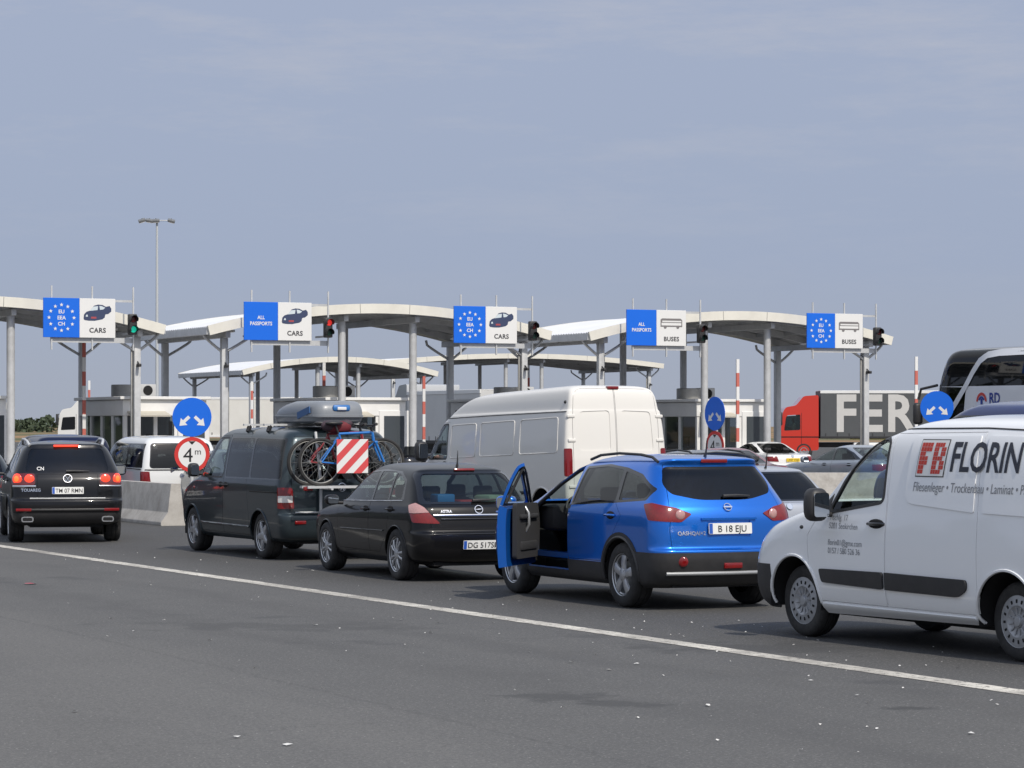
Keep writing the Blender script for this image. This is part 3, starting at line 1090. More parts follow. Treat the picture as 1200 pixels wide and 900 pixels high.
def blue_crossover():
    loc, rz = place(728, 712, .845, 25)
    P = paint('blue metallic paint', (.008, .15, .62), metal=.65, rough=.30, dust=.06)
    a = (.22, .28, .10, .18)
    rows = [(-.66, .24, 3.42, .24, .80) + a, (-.80, .30, 3.52, .30, .855) + a, (-.885, .44, 3.58, .42, .88) + a, (-.905, .56, 3.6, .56, .888) + a, (-.905, .63, 3.6, .64, .89) + a,
            (-.865, .675, 3.59, .72, .892) + a, (-.86, .80, 3.56, .80, .892) + a, (-.85, .95, 3.45, .9, .888) + a, (-.82, 1.06, 3.2, .99, .876) + a, (-.78, 1.13, 2.62, 1.07, .856) + a,
            (-.69, 1.26, 2.2, 1.24, .80) + a, (-.58, 1.41, 1.82, 1.41, .735) + a, (-.50, 1.515, 1.48, 1.525, .68) + a, (-.53, 1.585, 1.22, 1.585, .60, .14, .25, .07, .12), (-.44, 1.612, 1.02, 1.615, .50, .15, .2, .05, .1),
            (-.1, 1.632, .85, 1.635, .3, .1, .1, .03, .05), (.3, 1.642, .6, 1.642, .02, .01, .01, .001, .001)]
    c = Car('crossover_car', 'metallic blue crossover standing with its front left door wide open', 'car', rows, P, loc, rz, kr=.045, kf=.07, nsub=5, ns=44)
    c.begin(); c.archmat = M_PLASTIC
    XF = 2.765
    c.arch(0, .36, .395, lip=.02); c.arch(XF, .36, .395, lip=.02)
    # black cladding round the wheels and along the sills
    for sd in (1, -1):
        fl = (lambda sd: lambda q: q.y * sd > .3)(sd)
        for xc in (0, XF):
            c.part(c.cut(circle(xc, .36, .45, 36), 90, sd, thr=.1, flt=fl), 'wheel_cladding', [M_PLASTIC, M_DARK], t=.02, lift=.006)
        for xa, xb, zt in ((.35, 1.24, .47), (1.25, 2.45, .345 if sd > 0 else .47)):
            c.panel([(xa, .2), (xb, .2), (xb, zt), (xa, zt)], [M_PLASTIC, M_DARK], 90, sd, name='sill_cladding', t=.02, lift=.008)
    # rear bumper
    c.panel([(-1.0, .2), (1.0, .2), (1.0, .615), (-1.0, .615)], [M_PLASTIC, M_DARK], 45, 1, name='rear_bumper', t=.02, lift=.006, flt=lambda q: q.x < -.3)
    c.panel([(-1.0, .2), (1.0, .2), (1.0, .615), (-1.0, .615)], [M_PLASTIC, M_DARK], 45, -1, name='rear_bumper', t=.02, lift=.006, flt=lambda q: q.x < -.3)
    sk = MB()
    M_SKID = mat('skid silver', (.30, .31, .32), .45, metal=.3)
    # lamps wrap the corners
    for sd in (1, -1):
        fl = (lambda sd: lambda q: q.x < -.2 and q.y * sd > 0)(sd)
        lp = rpoly([(-.27, 1.02), (-.18, .935), (.16, .955), (.24, 1.12), (.13, 1.135), (-.12, 1.085)], .02)
        l = c.panel(lp, [M_LRED, M_DARK], 45, sd, name='tail_light', lift=.008, flt=fl, t=.02)
        q = c.proj(45, sd, -.165, 1.01, .012); nn = c.nrm(q)
        mb = MB(); mb.ellipsoid(q, (.02, .055, .055), 0, rot=Matrix.Rotation(math.atan2(nn.y, nn.x), 3, 'Z'))
        mk('lamp_lens', mb, M_LPINK, l)
        mb = MB(); q = c.proj(0, 1, .56 * sd, .525, .008); mb.ellipsoid(q, (.016, .055, .055), 0, rot=Matrix.Rotation(R(-20 * sd), 3, 'Z')); mk('rear_reflector', mb, M_LRED, c.root)
    tg = [(-.66, .64), (.66, .64), (.70, .95), (.66, 1.12), (.62, 1.545), (-.62, 1.545), (-.66, 1.12), (-.70, .95)]
    gp = rpoly([(-.30, 1.165), (.30, 1.165), (.60, 1.23), (.645, 1.33), (.565, 1.515), (-.565, 1.515), (-.645, 1.33), (-.60, 1.23)], [.1, .1, .06, .06, .05, .05, .06, .06])
    fl = lambda q: q.x < 0
    gf = c.cut(gp, 0, 1, flt=fl); gw = c.part(gf, 'rear_window', M_GL_DEEP, t=0, lift=-.002)
    dep = c.panel([(-.26, .79), (.26, .79), (.26, .945), (-.26, .945)], [P, M_DARK], 0, 1, name='plate_recess', flt=fl, lift=-.012, t=.004)
    t = c.shut(rpoly(tg, .03), 0, 1, gap=.005, name='tailgate', flt=fl)
    gw.parent = t; dep.parent = t
    c.plate('B 18 EJU', .865, w=.52, h=.115, parent=t)
    mb = MB(); mb.bar(c.proj(0, 1, -.33, .965, .012), c.proj(0, 1, .33, .965, .012), .03, .022, 0); mk('plate_garnish', mb, P, t, smooth=30)
    c.emblem(0, 1.085, .042, 'bar', parent=t)
    c.wiper(.02, -.33 + .05 * 0 + .02 - .0, 1.195, parent=t, dz=.0)
    put_text('QASHQAI+2', .042, (0, 0, 0), (0, -1, 0), (0, 0, 1), M_CHROME, t, name='badge', mapf=lambda x, y: c.proj(0, 1, .60 - x, .80 + y, .008), bold=.03)
    mb = MB(); mb.box((-.515, 0, 1.575), (.03, .32, .04), 0, .008); mk('brake_light', mb, M_LRED, c.root)
    mb = MB(); mb.box(c.proj(0, 1, -.02, .475) + Vector((-.004, 0, 0)), (.03, .22, .06), 0, .008); mk('fog_light', mb, M_LRED, c.root)
    sp = [c.proj(0, 1, y, .40, .012) for y in (-.72, -.5, -.25, 0, .25, .5, .72)]
    bars(c.root, 'skid_bar', sp, .022, M_SKID)
    # grey centre panel of the bumper
    c2 = [(-.55, .47), (.55, .47), (.52, .60), (-.52, .60)]
    # windows
    for sd in (1, -1):
        fl = (lambda sd: lambda q: q.y * sd > 0)(sd)
        wr_ = rpoly([(1.19, 1.095), (1.14, 1.475), (.62, 1.505), (.22, 1.475), (.17, 1.145)], .03)
        wq = rpoly([(.10, 1.15), (.15, 1.46), (-.20, 1.40), (-.50, 1.27), (-.47, 1.185)], [.03, .03, .05, .05, .05])
        tr = c.cut(rpoly([(1.23, 1.07), (1.17, 1.50), (.6, 1.532), (.15, 1.50), (-.22, 1.435), (-.56, 1.28), (-.5, 1.16), (.15, 1.12)], .03), 90, sd, flt=fl)
        a1 = c.pane(wr_, M_GL_TINT, 90, sd, flt=fl); a2 = c.pane(wq, M_GL_TINT, 90, sd, flt=fl, name='quarter_window')
        tr = [f for f in c.cut(rpoly([(1.23, 1.07), (1.17, 1.50), (.6, 1.532), (.15, 1.50), (-.22, 1.435), (-.56, 1.28), (-.5, 1.16), (.15, 1.12)], .03), 90, sd, flt=fl)]
        c.part(tr, 'window_frame', [M_GLOSSBLK, M_DARK], t=.02, lift=0)
        dp = [(1.235, .48), (1.235, 1.08), (.15, 1.13), (-.02, .98), (.30, .62), (.42, .48)]
        d2 = c.shut(dp, 90, sd, gap=.005, name='rear_door'); a1.parent = d2
        c.handle(.22, .985, sd, parent=d2, m=P)
        # front door
        fd = [(2.28, .36), (2.33, .92), (2.12, 1.07), (1.76, 1.29), (1.46, 1.455), (1.24, 1.545), (1.245, 1.05), (1.245, .36)]
        wf = rpoly([(2.03, 1.09), (1.73, 1.27), (1.45, 1.42), (1.29, 1.49), (1.285, 1.10)], [.03, .05, .05, .03, .03])
        fr = c.cut(rpoly(inset(wf, -.018), .01), 90, sd, flt=fl)
        gw = c.cut(wf, 90, sd, flt=fl)
        if sd == 1:
            piv = Vector((2.31, .80, 0))
            g1 = c.part(gw, 'window', M_GL_CLEAR, t=0, lift=-.02, pivot=piv)
            dd = c.shut([(2.28, .36), (2.33, .92), (2.12, 1.07), (1.245, 1.07), (1.245, .36)], 90, sd, gap=.006, name='front_door', t=.10, pivot=piv, m=[P, P])
            up = c.cut([(2.12, 1.062), (1.76, 1.285), (1.46, 1.45), (1.246, 1.538), (1.25, 1.062)], 90, sd, flt=fl)
            uf = c.part(up, 'window_frame', [P, M_PLASTIC], t=.035, pivot=piv); uf.parent = dd; uf.location = (0, 0, 0)
            c.remove(c.cut(fd, 90, sd, flt=fl))
            g1.parent = dd; g1.location = (0, 0, 0)
            # inner trim: a dark moulded panel, door pull, speaker
            tm = MB()
            pf = rpoly([(-.10, .46), (-.06, .9), (-.15, 1.075), (-.93, 1.085), (-.94, .46)], .05)
            tm.prism(pf, (0, -.06, 0), (1, 0, 0), (0, 0, 1), .05, 0)
            tm.box((-.52, -.115, .93), (.62, .07, .05), 0, .02)
            tm.box((-.50, -.105, .60), (.6, .05, .10), 0, .02)
            tm.lathe([(.09, -.1), (.085, -.108), (.001, -.106)], 'y', 20, 1, c=(-.2, 0, .66))
            mk('door_trim', tm, [M_INT, M_PLASTIC], dd, smooth=40)
            bars(dd, 'door_pull', [(-.58, -.10, .76), (-.60, -.15, .84), (-.62, -.15, .97), (-.60, -.10, 1.04)], .016, mat('door pull silver', (.45, .46, .47), .3, metal=.6))
            # upper window frame lining in black
            tp = [Vector(c.proj(90, 1, x, z)) - piv + Vector((0, -.06, 0)) for x, z in ((2.05, 1.085), (1.74, 1.275), (1.455, 1.43), (1.275, 1.50), (1.268, 1.09))]
            bars(dd, 'window_seal', tp, .016, M_PLASTIC, n=6)
            c.handle(1.38, .985, 1, parent=dd, m=P).location = -piv
            m_ = c.mirror(2.06, .93, 1.07, 1, (.10, .21, .15), m=P, parent=dd); m_.location = -piv
            dd.rotation_euler = (0, 0, R(-43))
        else:
            g1 = c.part(gw, 'window', M_GL_CLEAR, t=0, lift=-.006)
            dd = c.shut(fd, 90, sd, gap=.006, name='front_door', t=.03)
            g1.parent = dd
            c.handle(1.38, .985, sd, parent=dd, m=P)
            c.mirror(2.06, -.93, 1.07, -1, (.10, .21, .15), m=P, parent=dd)
    c.pane(rpoly([(-.68, 1.10), (.68, 1.10), (.54, 1.50), (-.54, 1.50)], .08), M_GL_CLEAR, 180, 1, name='windscreen', flt=lambda q: q.x > 1.0)
    # roof rails, antenna
    for sd in (1, -1):
        pts = [Vector((x, sd * y, z)) for x, y, z in ((-.38, .60, 1.565), (-.25, .60, 1.615), (.0, .605, 1.64), (.5, .61, 1.65), (.95, .605, 1.625), (1.2, .60, 1.575))]
        bars(c.root, 'roof_rail', pts, .016, M_PLASTIC)
    antenna(c, -.32, 1.615, .2, -.25)
    # black rubber seal round the open doorway
    sp = [c.proj(90, 1, x, z, -.015) for x, z in ((2.30, .42), (2.345, .92), (2.13, 1.08), (1.77, 1.30), (1.46, 1.465), (1.22, 1.555), (1.225, 1.05), (1.225, .42))]
    bars(c.root, 'door_seal', sp, .024, M_PLASTIC)
    # cabin seen through the open door
    c.seats([(1.5, .37, .42), (1.5, -.37, .42), (.62, .37, .48), (.62, -.37, .48)])
    mb = MB(); mb.box((2.2, 0, .9), (.42, 1.4, .3), 0, .08); mb.box((1.7, 0, .5), (1.2, .2, .3), 0, .05); mb.box((1.2, .80, .75), (.10, .06, .6), 0, .03)
    mk('dashboard', mb, M_INT, c.root); c.steering(1.93, .37, .98)
    mb = MB(); mb.bar((1.26, .74, .50), (2.25, .74, .50), .16, .06, 0); mk('door_sill', mb, P, c.root)
    bars(c.root, 'seat_belt', [(1.22, .70, 1.25), (1.24, .70, .9), (1.28, .66, .5)], .02, mat('belt grey', (.12, .12, .12), .8))
    c.wheels(XF, .352, .225, .845 - .115, 'five', .225, M_ALU)
    c.finish((-.7, 3.3, .60, .24, .42))


def black_hatchback():
    loc, rz = place(463, 680, .845, 23.5)
    P = paint('black car paint', (.005, .005, .006), metal=.0, rough=.35, dust=.02, coat=.5)
    a = (.24, .28, .09, .18)
    rows = [(-.58, .22, 3.26, .2, .74) + a, (-.70, .28, 3.36, .28, .82) + a, (-.785, .40, 3.42, .40, .858) + a, (-.805, .52, 3.44, .52, .868) + a, (-.80, .60, 3.44, .6, .873) + a, (-.755, .64, 3.43, .66, .874) + a,
            (-.74, .74, 3.38, .72, .874) + a, (-.72, .85, 3.28, .79, .868) + a, (-.69, .93, 3.0, .86, .855) + a, (-.63, .985, 2.44, .95, .832) + a, (-.51, 1.12, 2.14, 1.11, .778) + a,
            (-.36, 1.265, 1.83, 1.28, .715) + a, (-.27, 1.35, 1.58, 1.385, .655) + a, (-.215, 1.393, 1.36, 1.437, .585, .15, .25, .07, .1), (.0, 1.44, 1.12, 1.465, .45, .15, .15, .05, .06), (.3, 1.468, .9, 1.475, .25, .1, .1, .02, .03), (.5, 1.478, .7, 1.48, .02, .01, .01, .001, .001)]
    c = Car('hatchback_car', 'black five-door hatchback with pink-topped tail lights and a blue box behind its rear window', 'car', rows, P, loc, rz, kr=.045, kf=.07, nsub=5, ns=44)
    c.begin(); XF = 2.614
    c.arch(0, .335, .355, lip=.012); c.arch(XF, .335, .355, lip=.012)
    for sd in (1, -1):
        fl = (lambda sd: lambda q: q.y * sd > 0)(sd)
        dlo = rpoly([(2.14, .965), (1.82, 1.205), (1.50, 1.352), (.85, 1.392), (.28, 1.37), (-.02, 1.265), (-.16, 1.02)], .03)
        w1 = rpoly([(2.04, .985), (1.77, 1.195), (1.48, 1.328), (.99, 1.36), (.955, .99)], .025)
        w2 = rpoly([(.895, .995), (.925, 1.362), (.42, 1.363), (.36, 1.0)], .02)
        w3 = rpoly([(.31, 1.01), (.375, 1.345), (.26, 1.335), (.0, 1.235), (-.07, 1.03)], .02)
        c.cut(dlo, 90, sd, flt=fl)
        p1 = c.pane(w1, M_GL_MID, 90, sd); p2 = c.pane(w2, M_GL_MID, 90, sd); p3 = c.pane(w3, M_GL_MID, 90, sd, name='quarter_window')
        c.part(c.cut(dlo, 90, sd, flt=fl), 'window_frame', [M_GLOSSBLK, M_DARK], t=.02, lift=0)
        c.line([(2.12, .955), (-.14, 1.005)], .007, M_CHROME, 90, sd, name='window_trim', lift=.004)
        d1 = c.shut([(2.10, .36), (2.16, .82), (2.14, .955), (.94, .985), (.93, .34), (2.08, .34)], 90, sd, gap=.004, name='front_door'); p1.parent = d1
        d2 = c.shut([(.925, .34), (.935, .985), (.10, 1.0), (-.02, .86), (.30, .58), (.36, .34)], 90, sd, gap=.004, name='rear_door'); p2.parent = d2
        c.handle(1.06, .875, sd, parent=d1, m=P, ln=.19); c.handle(.20, .89, sd, parent=d2, m=P, ln=.19)
        c.mirror(1.98, sd * .90, .97, sd, (.09, .17, .12), m=P, parent=d1)
        c.line([(2.0, .60), (.4, .615)], .009, P, 90, sd, name='side_moulding', lift=.004)
        fl2 = (lambda sd: lambda q: q.x < -.1 and q.y * sd > 0)(sd)
        l = c.panel(rpoly([(-.14, .73), (.20, .745), (.30, .96), (.19, .985), (.05, .93)], .03), [M_LRED, M_DARK], 45, sd, name='tail_light', lift=.008, flt=fl2)
        l2 = c.panel(rpoly([(-.035, .865), (.17, .885), (.21, .955), (.11, .985), (-.015, .92)], .02), [M_LPINK, M_DARK], 45, sd, name='lamp_lens', lift=.012, flt=fl2, parent=l, t=.01) if False else None
        up = MB()
    # upper, paler lens of each lamp
    for sd in (1, -1):
        l = [o for o in c.root.children if o.name.startswith('tail_light')][0 if sd == 1 else 1]
        mb = MB(); n = 8
        top = [(.05, .925), (.11, .95), (.19, .978), (.285, .952)]; bot = [(-.01, .868), (.09, .862), (.17, .858), (.255, .862)]
        mb.grid([[c.proj(45, sd, t[0] * (1 - k / 4) + b[0] * k / 4, t[1] * (1 - k / 4) + b[1] * k / 4, .017) for t, b in zip(top, bot)] for k in range(5)], flip=(sd > 0))
        mk('lamp_lens', mb, M_LPINK, l, smooth=60)
    fl = lambda q: q.x < .3
    gp = rpoly([(-.67, 1.0), (.67, 1.0), (.575, 1.345), (-.575, 1.345)], [.08, .08, .06, .06])
    go = rpoly([(-.735, .975), (.735, .975), (.63, 1.375), (-.63, 1.375)], [.05, .05, .06, .06])
    c.cut(go, 0, 1, flt=fl); g = c.pane(gp, glass('rear glass', (.45, .5, .49)), 0, 1, name='rear_window', flt=fl)
    fr = c.part(c.cut(go, 0, 1, flt=fl), 'window_frame', [M_GLOSSBLK, M_DARK], t=.02)
    t = c.shut(rpoly([(-.62, .655), (.62, .655), (.66, .8), (.62, .97), (-.62, .97), (-.66, .8)], .03), 0, 1, gap=.004, name='tailgate', flt=fl)
    g.parent = t; fr.parent = t
    c.line([(.60, .83), (-.60, .83)], .017, M_CHROME, 0, 1, name='chrome_strip', parent=t, lift=.012)
    c.line([(.50, .785), (-.50, .785)], .012, M_GLOSSBLK, 0, 1, name='handle_recess', parent=t, lift=.004)
    c.emblem(0, .90, .052, 'bolt', parent=t)
    put_text('ASTRA', .035, (0, 0, 0), (0, -1, 0), (0, 0, 1), M_CHROME, t, name='badge', mapf=lambda x, y: c.proj(0, 1, .50 - x, .865 + y, .008), bold=.03)
    put_text('1.9', .035, (0, 0, 0), (0, -1, 0), (0, 0, 1), M_CHROME, t, name='badge', mapf=lambda x, y: c.proj(0, 1, -.42 - x, .865 + y, .008), bold=.03)
    c.wiper(.05, -.38, 1.0, parent=t, dz=.01)
    c.plate('DG 517SM', .47, w=.50, h=.11)
    c.line([(.62, .60), (-.62, .60)], .008, M_GLOSSBLK, 0, 1, name='bumper_lip', lift=.004)
    mb = MB(); mb.box((-.235, 0, 1.395), (.03, .28, .03), 0, .006, rot=Matrix.Rotation(R(20), 3, 'Y')); mk('brake_light', mb, M_LRED, c.root)
    c.pane(rpoly([(-.70, .99), (.70, .99), (.57, 1.35), (-.57, 1.35)], .08), M_GL_CLEAR, 180, 1, name='windscreen', flt=lambda q: q.x > .8)
    for sd in (1, -1):
        c.panel(rpoly([(2.05, .64), (2.6, .68), (2.35, .82), (2.1, .80)], .04), [M_LWHITE, M_DARK], 135, sd, name='headlight', lift=.004, flt=lambda q: q.x > 2.7)
    antenna(c, .0, 1.435, .2, -.12)
    c.seats([(1.25, .36, .34), (1.25, -.36, .34), (.35, .36, .34), (.35, -.36, .34)])
    mb = MB(); mb.box((1.9, 0, .80), (.4, 1.3, .26), 0, .08); mb.box((-.22, 0, .93), (.62, 1.2, .03), 0); mk('dashboard', mb, M_INT, c.root)
    c.steering(1.68, .36, .90)
    c.wheels(XF, .33, .215, .845 - .11, 'ten', .218, M_ALU)
    c.finish((-.6, 3.2, .56, .2, .36))
    # luggage on the parcel shelf: things of their own
    M = Matrix.Translation(loc) @ Matrix.Rotation(rz, 4, 'Z')
    def put(name, lab, cat, xyz, size, m, rot=0, bev=.02):
        mb = MB(); mb.box((0, 0, 0), size, 0, bev, 2)
        o = mk(name, mb, m, None, smooth=40); o.location = M @ Vector(xyz); o.rotation_euler = (0, 0, rz + rot); tag(o, lab, cat); return o
    put('storage_box', 'bright blue box on the parcel shelf of the black hatchback', 'box', (-.25, .30, 1.025), (.26, .24, .13), mat('box blue', (.02, .22, .55), .5))
    put('folded_bag', 'green and white bag lying behind the rear window of the black hatchback', 'bag', (-.25, -.34, 1.02), (.3, .3, .11), mat('bag green', (.30, .42, .30), .6, noise=.4, nscale=12), .4, .04)
    put('folded_cloth', 'red folded cloth on the parcel shelf between blue box and green bag', 'cloth', (-.28, -.02, .99), (.22, .30, .05), mat('cloth red', (.45, .05, .05), .8, noise=.3, nscale=20), .1, .02)


def dark_minivan():
    loc, rz = place(306, 655, .90, 26)
    P = paint('dark grey van paint', (.030, .043, .051), metal=.4, rough=.3, dust=.05, coat=.6)
    a = (.17, .26, .04, .2)
    rows = [(-.76, .27, 3.66, .25, .83) + a, (-.90, .33, 3.76, .33, .905) + a, (-.965, .46, 3.82, .46, .938) + a, (-.975, .58, 3.83, .6, .949) + a, (-.965, .655, 3.83, .7, .951) + a, (-.925, .69, 3.82, .78, .952) + a,
            (-.92, .95, 3.72, .95, .951) + a, (-.912, 1.06, 3.42, 1.08, .947) + a, (-.905, 1.15, 3.08, 1.17, .936) + a, (-.865, 1.42, 2.76, 1.46, .893) + a, (-.81, 1.66, 2.45, 1.72, .842) + a, (-.755, 1.80, 2.2, 1.845, .785) + a,
            (-.66, 1.875, 1.9, 1.90, .70, .17, .2, .04, .12), (-.42, 1.915, 1.15, 1.93, .52, .2, .2, .04, .1), (-.05, 1.935, .85, 1.942, .27, .1, .1, .02, .04), (.3, 1.942, .5, 1.945, .02, .01, .01, .001, .001)]
    c = Car('minivan', 'dark grey minivan carrying a roof box and bicycles on its tailgate', 'van', rows, P, loc, rz, kr=.02, kf=.06, nsub=5, ns=44)
    c.begin(); XF = 3.0
    c.arch(0, .34, .385, lip=.016); c.arch(XF, .34, .385, lip=.016)
    for sd in (1, -1):
        fl = (lambda sd: lambda q: q.y * sd > 0)(sd)
        w1 = rpoly([(2.66, 1.185), (2.40, 1.56), (2.16, 1.755), (1.60, 1.765), (1.60, 1.185)], [.05, .05, .06, .05, .05])
        d1 = rpoly([(1.52, 1.165), (1.50, 1.785), (-.70, 1.77), (-.80, 1.165)], .04)
        w2 = rpoly([(1.47, 1.185), (1.455, 1.765), (.46, 1.765), (.44, 1.185)], .04)
        w3 = rpoly([(.385, 1.185), (.40, 1.765), (-.68, 1.75), (-.775, 1.185)], .05)
        c.cut(inset(w1, -.025), 90, sd, flt=fl)
        g1 = c.pane(w1, M_GL_CLEAR, 90, sd)
        f1 = c.part(c.cut(inset(w1, -.025), 90, sd, flt=fl), 'window_frame', [M_PLASTIC, M_DARK], t=.03)
        c.cut(d1, 90, sd, flt=fl)
        g2 = c.pane(w2, M_GL_TINT, 90, sd, sink=.002); g3 = c.pane(w3, M_GL_TINT, 90, sd, sink=.002)
        fr = c.part(c.cut(d1, 90, sd, flt=fl), 'window_frame', [M_GLOSSBLK, M_DARK], t=.02)
        dr = c.shut([(2.72, .36), (2.84, 1.0), (2.75, 1.18), (2.47, 1.60), (2.20, 1.795), (1.545, 1.815), (1.545, .34), (2.68, .34)], 90, sd, gap=.005, name='front_door'); g1.parent = dr; f1.parent = dr
        sl = c.shut([(1.54, .34), (1.54, 1.83), (.425, 1.83), (.41, .58), (.36, .34)], 90, sd, gap=.005, name='sliding_door'); g2.parent = sl
        c.handle(1.64, 1.06, sd, parent=dr, m=M_PLASTIC); c.handle(1.42, 1.06, sd, parent=sl, m=M_PLASTIC)
        c.mirror(2.56, sd * .97, 1.27, sd, (.11, .15, .19), m=M_PLASTIC, parent=dr)
        c.line([(.36, .985), (-.70, .985)], .010, M_DARK, 90, sd, name='door_rail', lift=.003)
        c.line([(2.6, .47), (.4, .46)], .02, P, 90, sd, name='side_moulding', lift=.004)
        fl2 = (lambda sd: lambda q: q.x < -.3 and q.y * sd > 0)(sd)
        lp = rpoly([(-.12, .755), (.13, .755), (.14, 1.06), (-.09, 1.06)], .03)
        lt = c.panel(lp, [M_LRED, M_DARK], 45, sd, name='tail_light', lift=.008, flt=fl2)
        mb = MB()
        mb.grid([[c.proj(45, sd, -.095 + .205 * i / 5, .845 + .095 * k / 4, .0125) for i in range(6)] for k in range(5)], flip=(sd < 0))
        mk('lamp_lens', mb, M_LWHITE, lt, smooth=60)
        mb = MB(); mb.box(c.proj(0, 1, sd * .66, .56) + Vector((-.004, 0, 0)), (.02, .17, .05), 0, .006); mk('rear_reflector', mb, M_LRED, c.root)
    mb = MB(); p = c.proj(90, 1, 2.92, .99); mb.ellipsoid(p, (.05, .012, .025)); mk('side_repeater', mb, M_LRED, c.root)
    fl = lambda q: q.x < 0
    gp = rpoly([(-.72, 1.18), (.72, 1.18), (.66, 1.74), (-.66, 1.74)], .08)
    g = c.pane(gp, M_GL_TINT, 0, 1, name='rear_window', flt=fl)
    t = c.shut(rpoly([(-.78, .665), (.78, .665), (.77, 1.15), (.70, 1.80), (-.70, 1.80), (-.77, 1.15)], .05), 0, 1, gap=.005, name='tailgate', flt=fl); g.parent = t
    c.emblem(0, 1.06, .06, 'vw', parent=t)
    c.plate('M 4718', .83, parent=t) if False else None
    c.line([(.72, .70), (-.72, .70)], .014, M_GALV, 0, 1, name='bumper_strip', lift=.01)
    c.pane(rpoly([(-.78, 1.22), (.78, 1.22), (.66, 1.78), (-.66, 1.78)], .08), M_GL_CLEAR, 180, 1, name='windscreen', flt=lambda q: q.x > 1.2)
    for sd in (1, -1):
        c.panel(rpoly([(2.3, .78), (2.85, .80), (2.7, .98), (2.35, 1.0)], .05), [M_LWHITE, M_DARK], 135, sd, name='headlight', lift=.004, flt=lambda q: q.x > 2.9)
    # roof bars on feet
    for x in (1.0, .15):
        mb = MB(); mb.bar((x, -.80, 1.965), (x, .80, 1.965), .055, .03, 0)
        for sd in (1, -1):
            mb.bar((x, sd * .70, 1.95), (x - .03, sd * .745, 1.86), .05, .05, 1)
        mk('roof_bar', mb, [M_GALV, M_PLASTIC], c.root, smooth=30)
    c.seats([(1.85, .45, .62), (1.85, -.45, .62), (.8, .45, .6), (.8, -.45, .6)])
    mb = MB(); mb.box((2.65, 0, .95), (.5, 1.6, .34), 0, .08); mk('dashboard', mb, M_INT, c.root); c.steering(2.42, .45, 1.06)
    c.wheels(XF, .345, .235, .90 - .12, 'five2', .225, M_ALU)
    c.finish((-.75, 3.5, .62, .24, .44))
    load_on_minivan(Matrix.Translation(loc) @ Matrix.Rotation(rz, 4, 'Z'), rz)


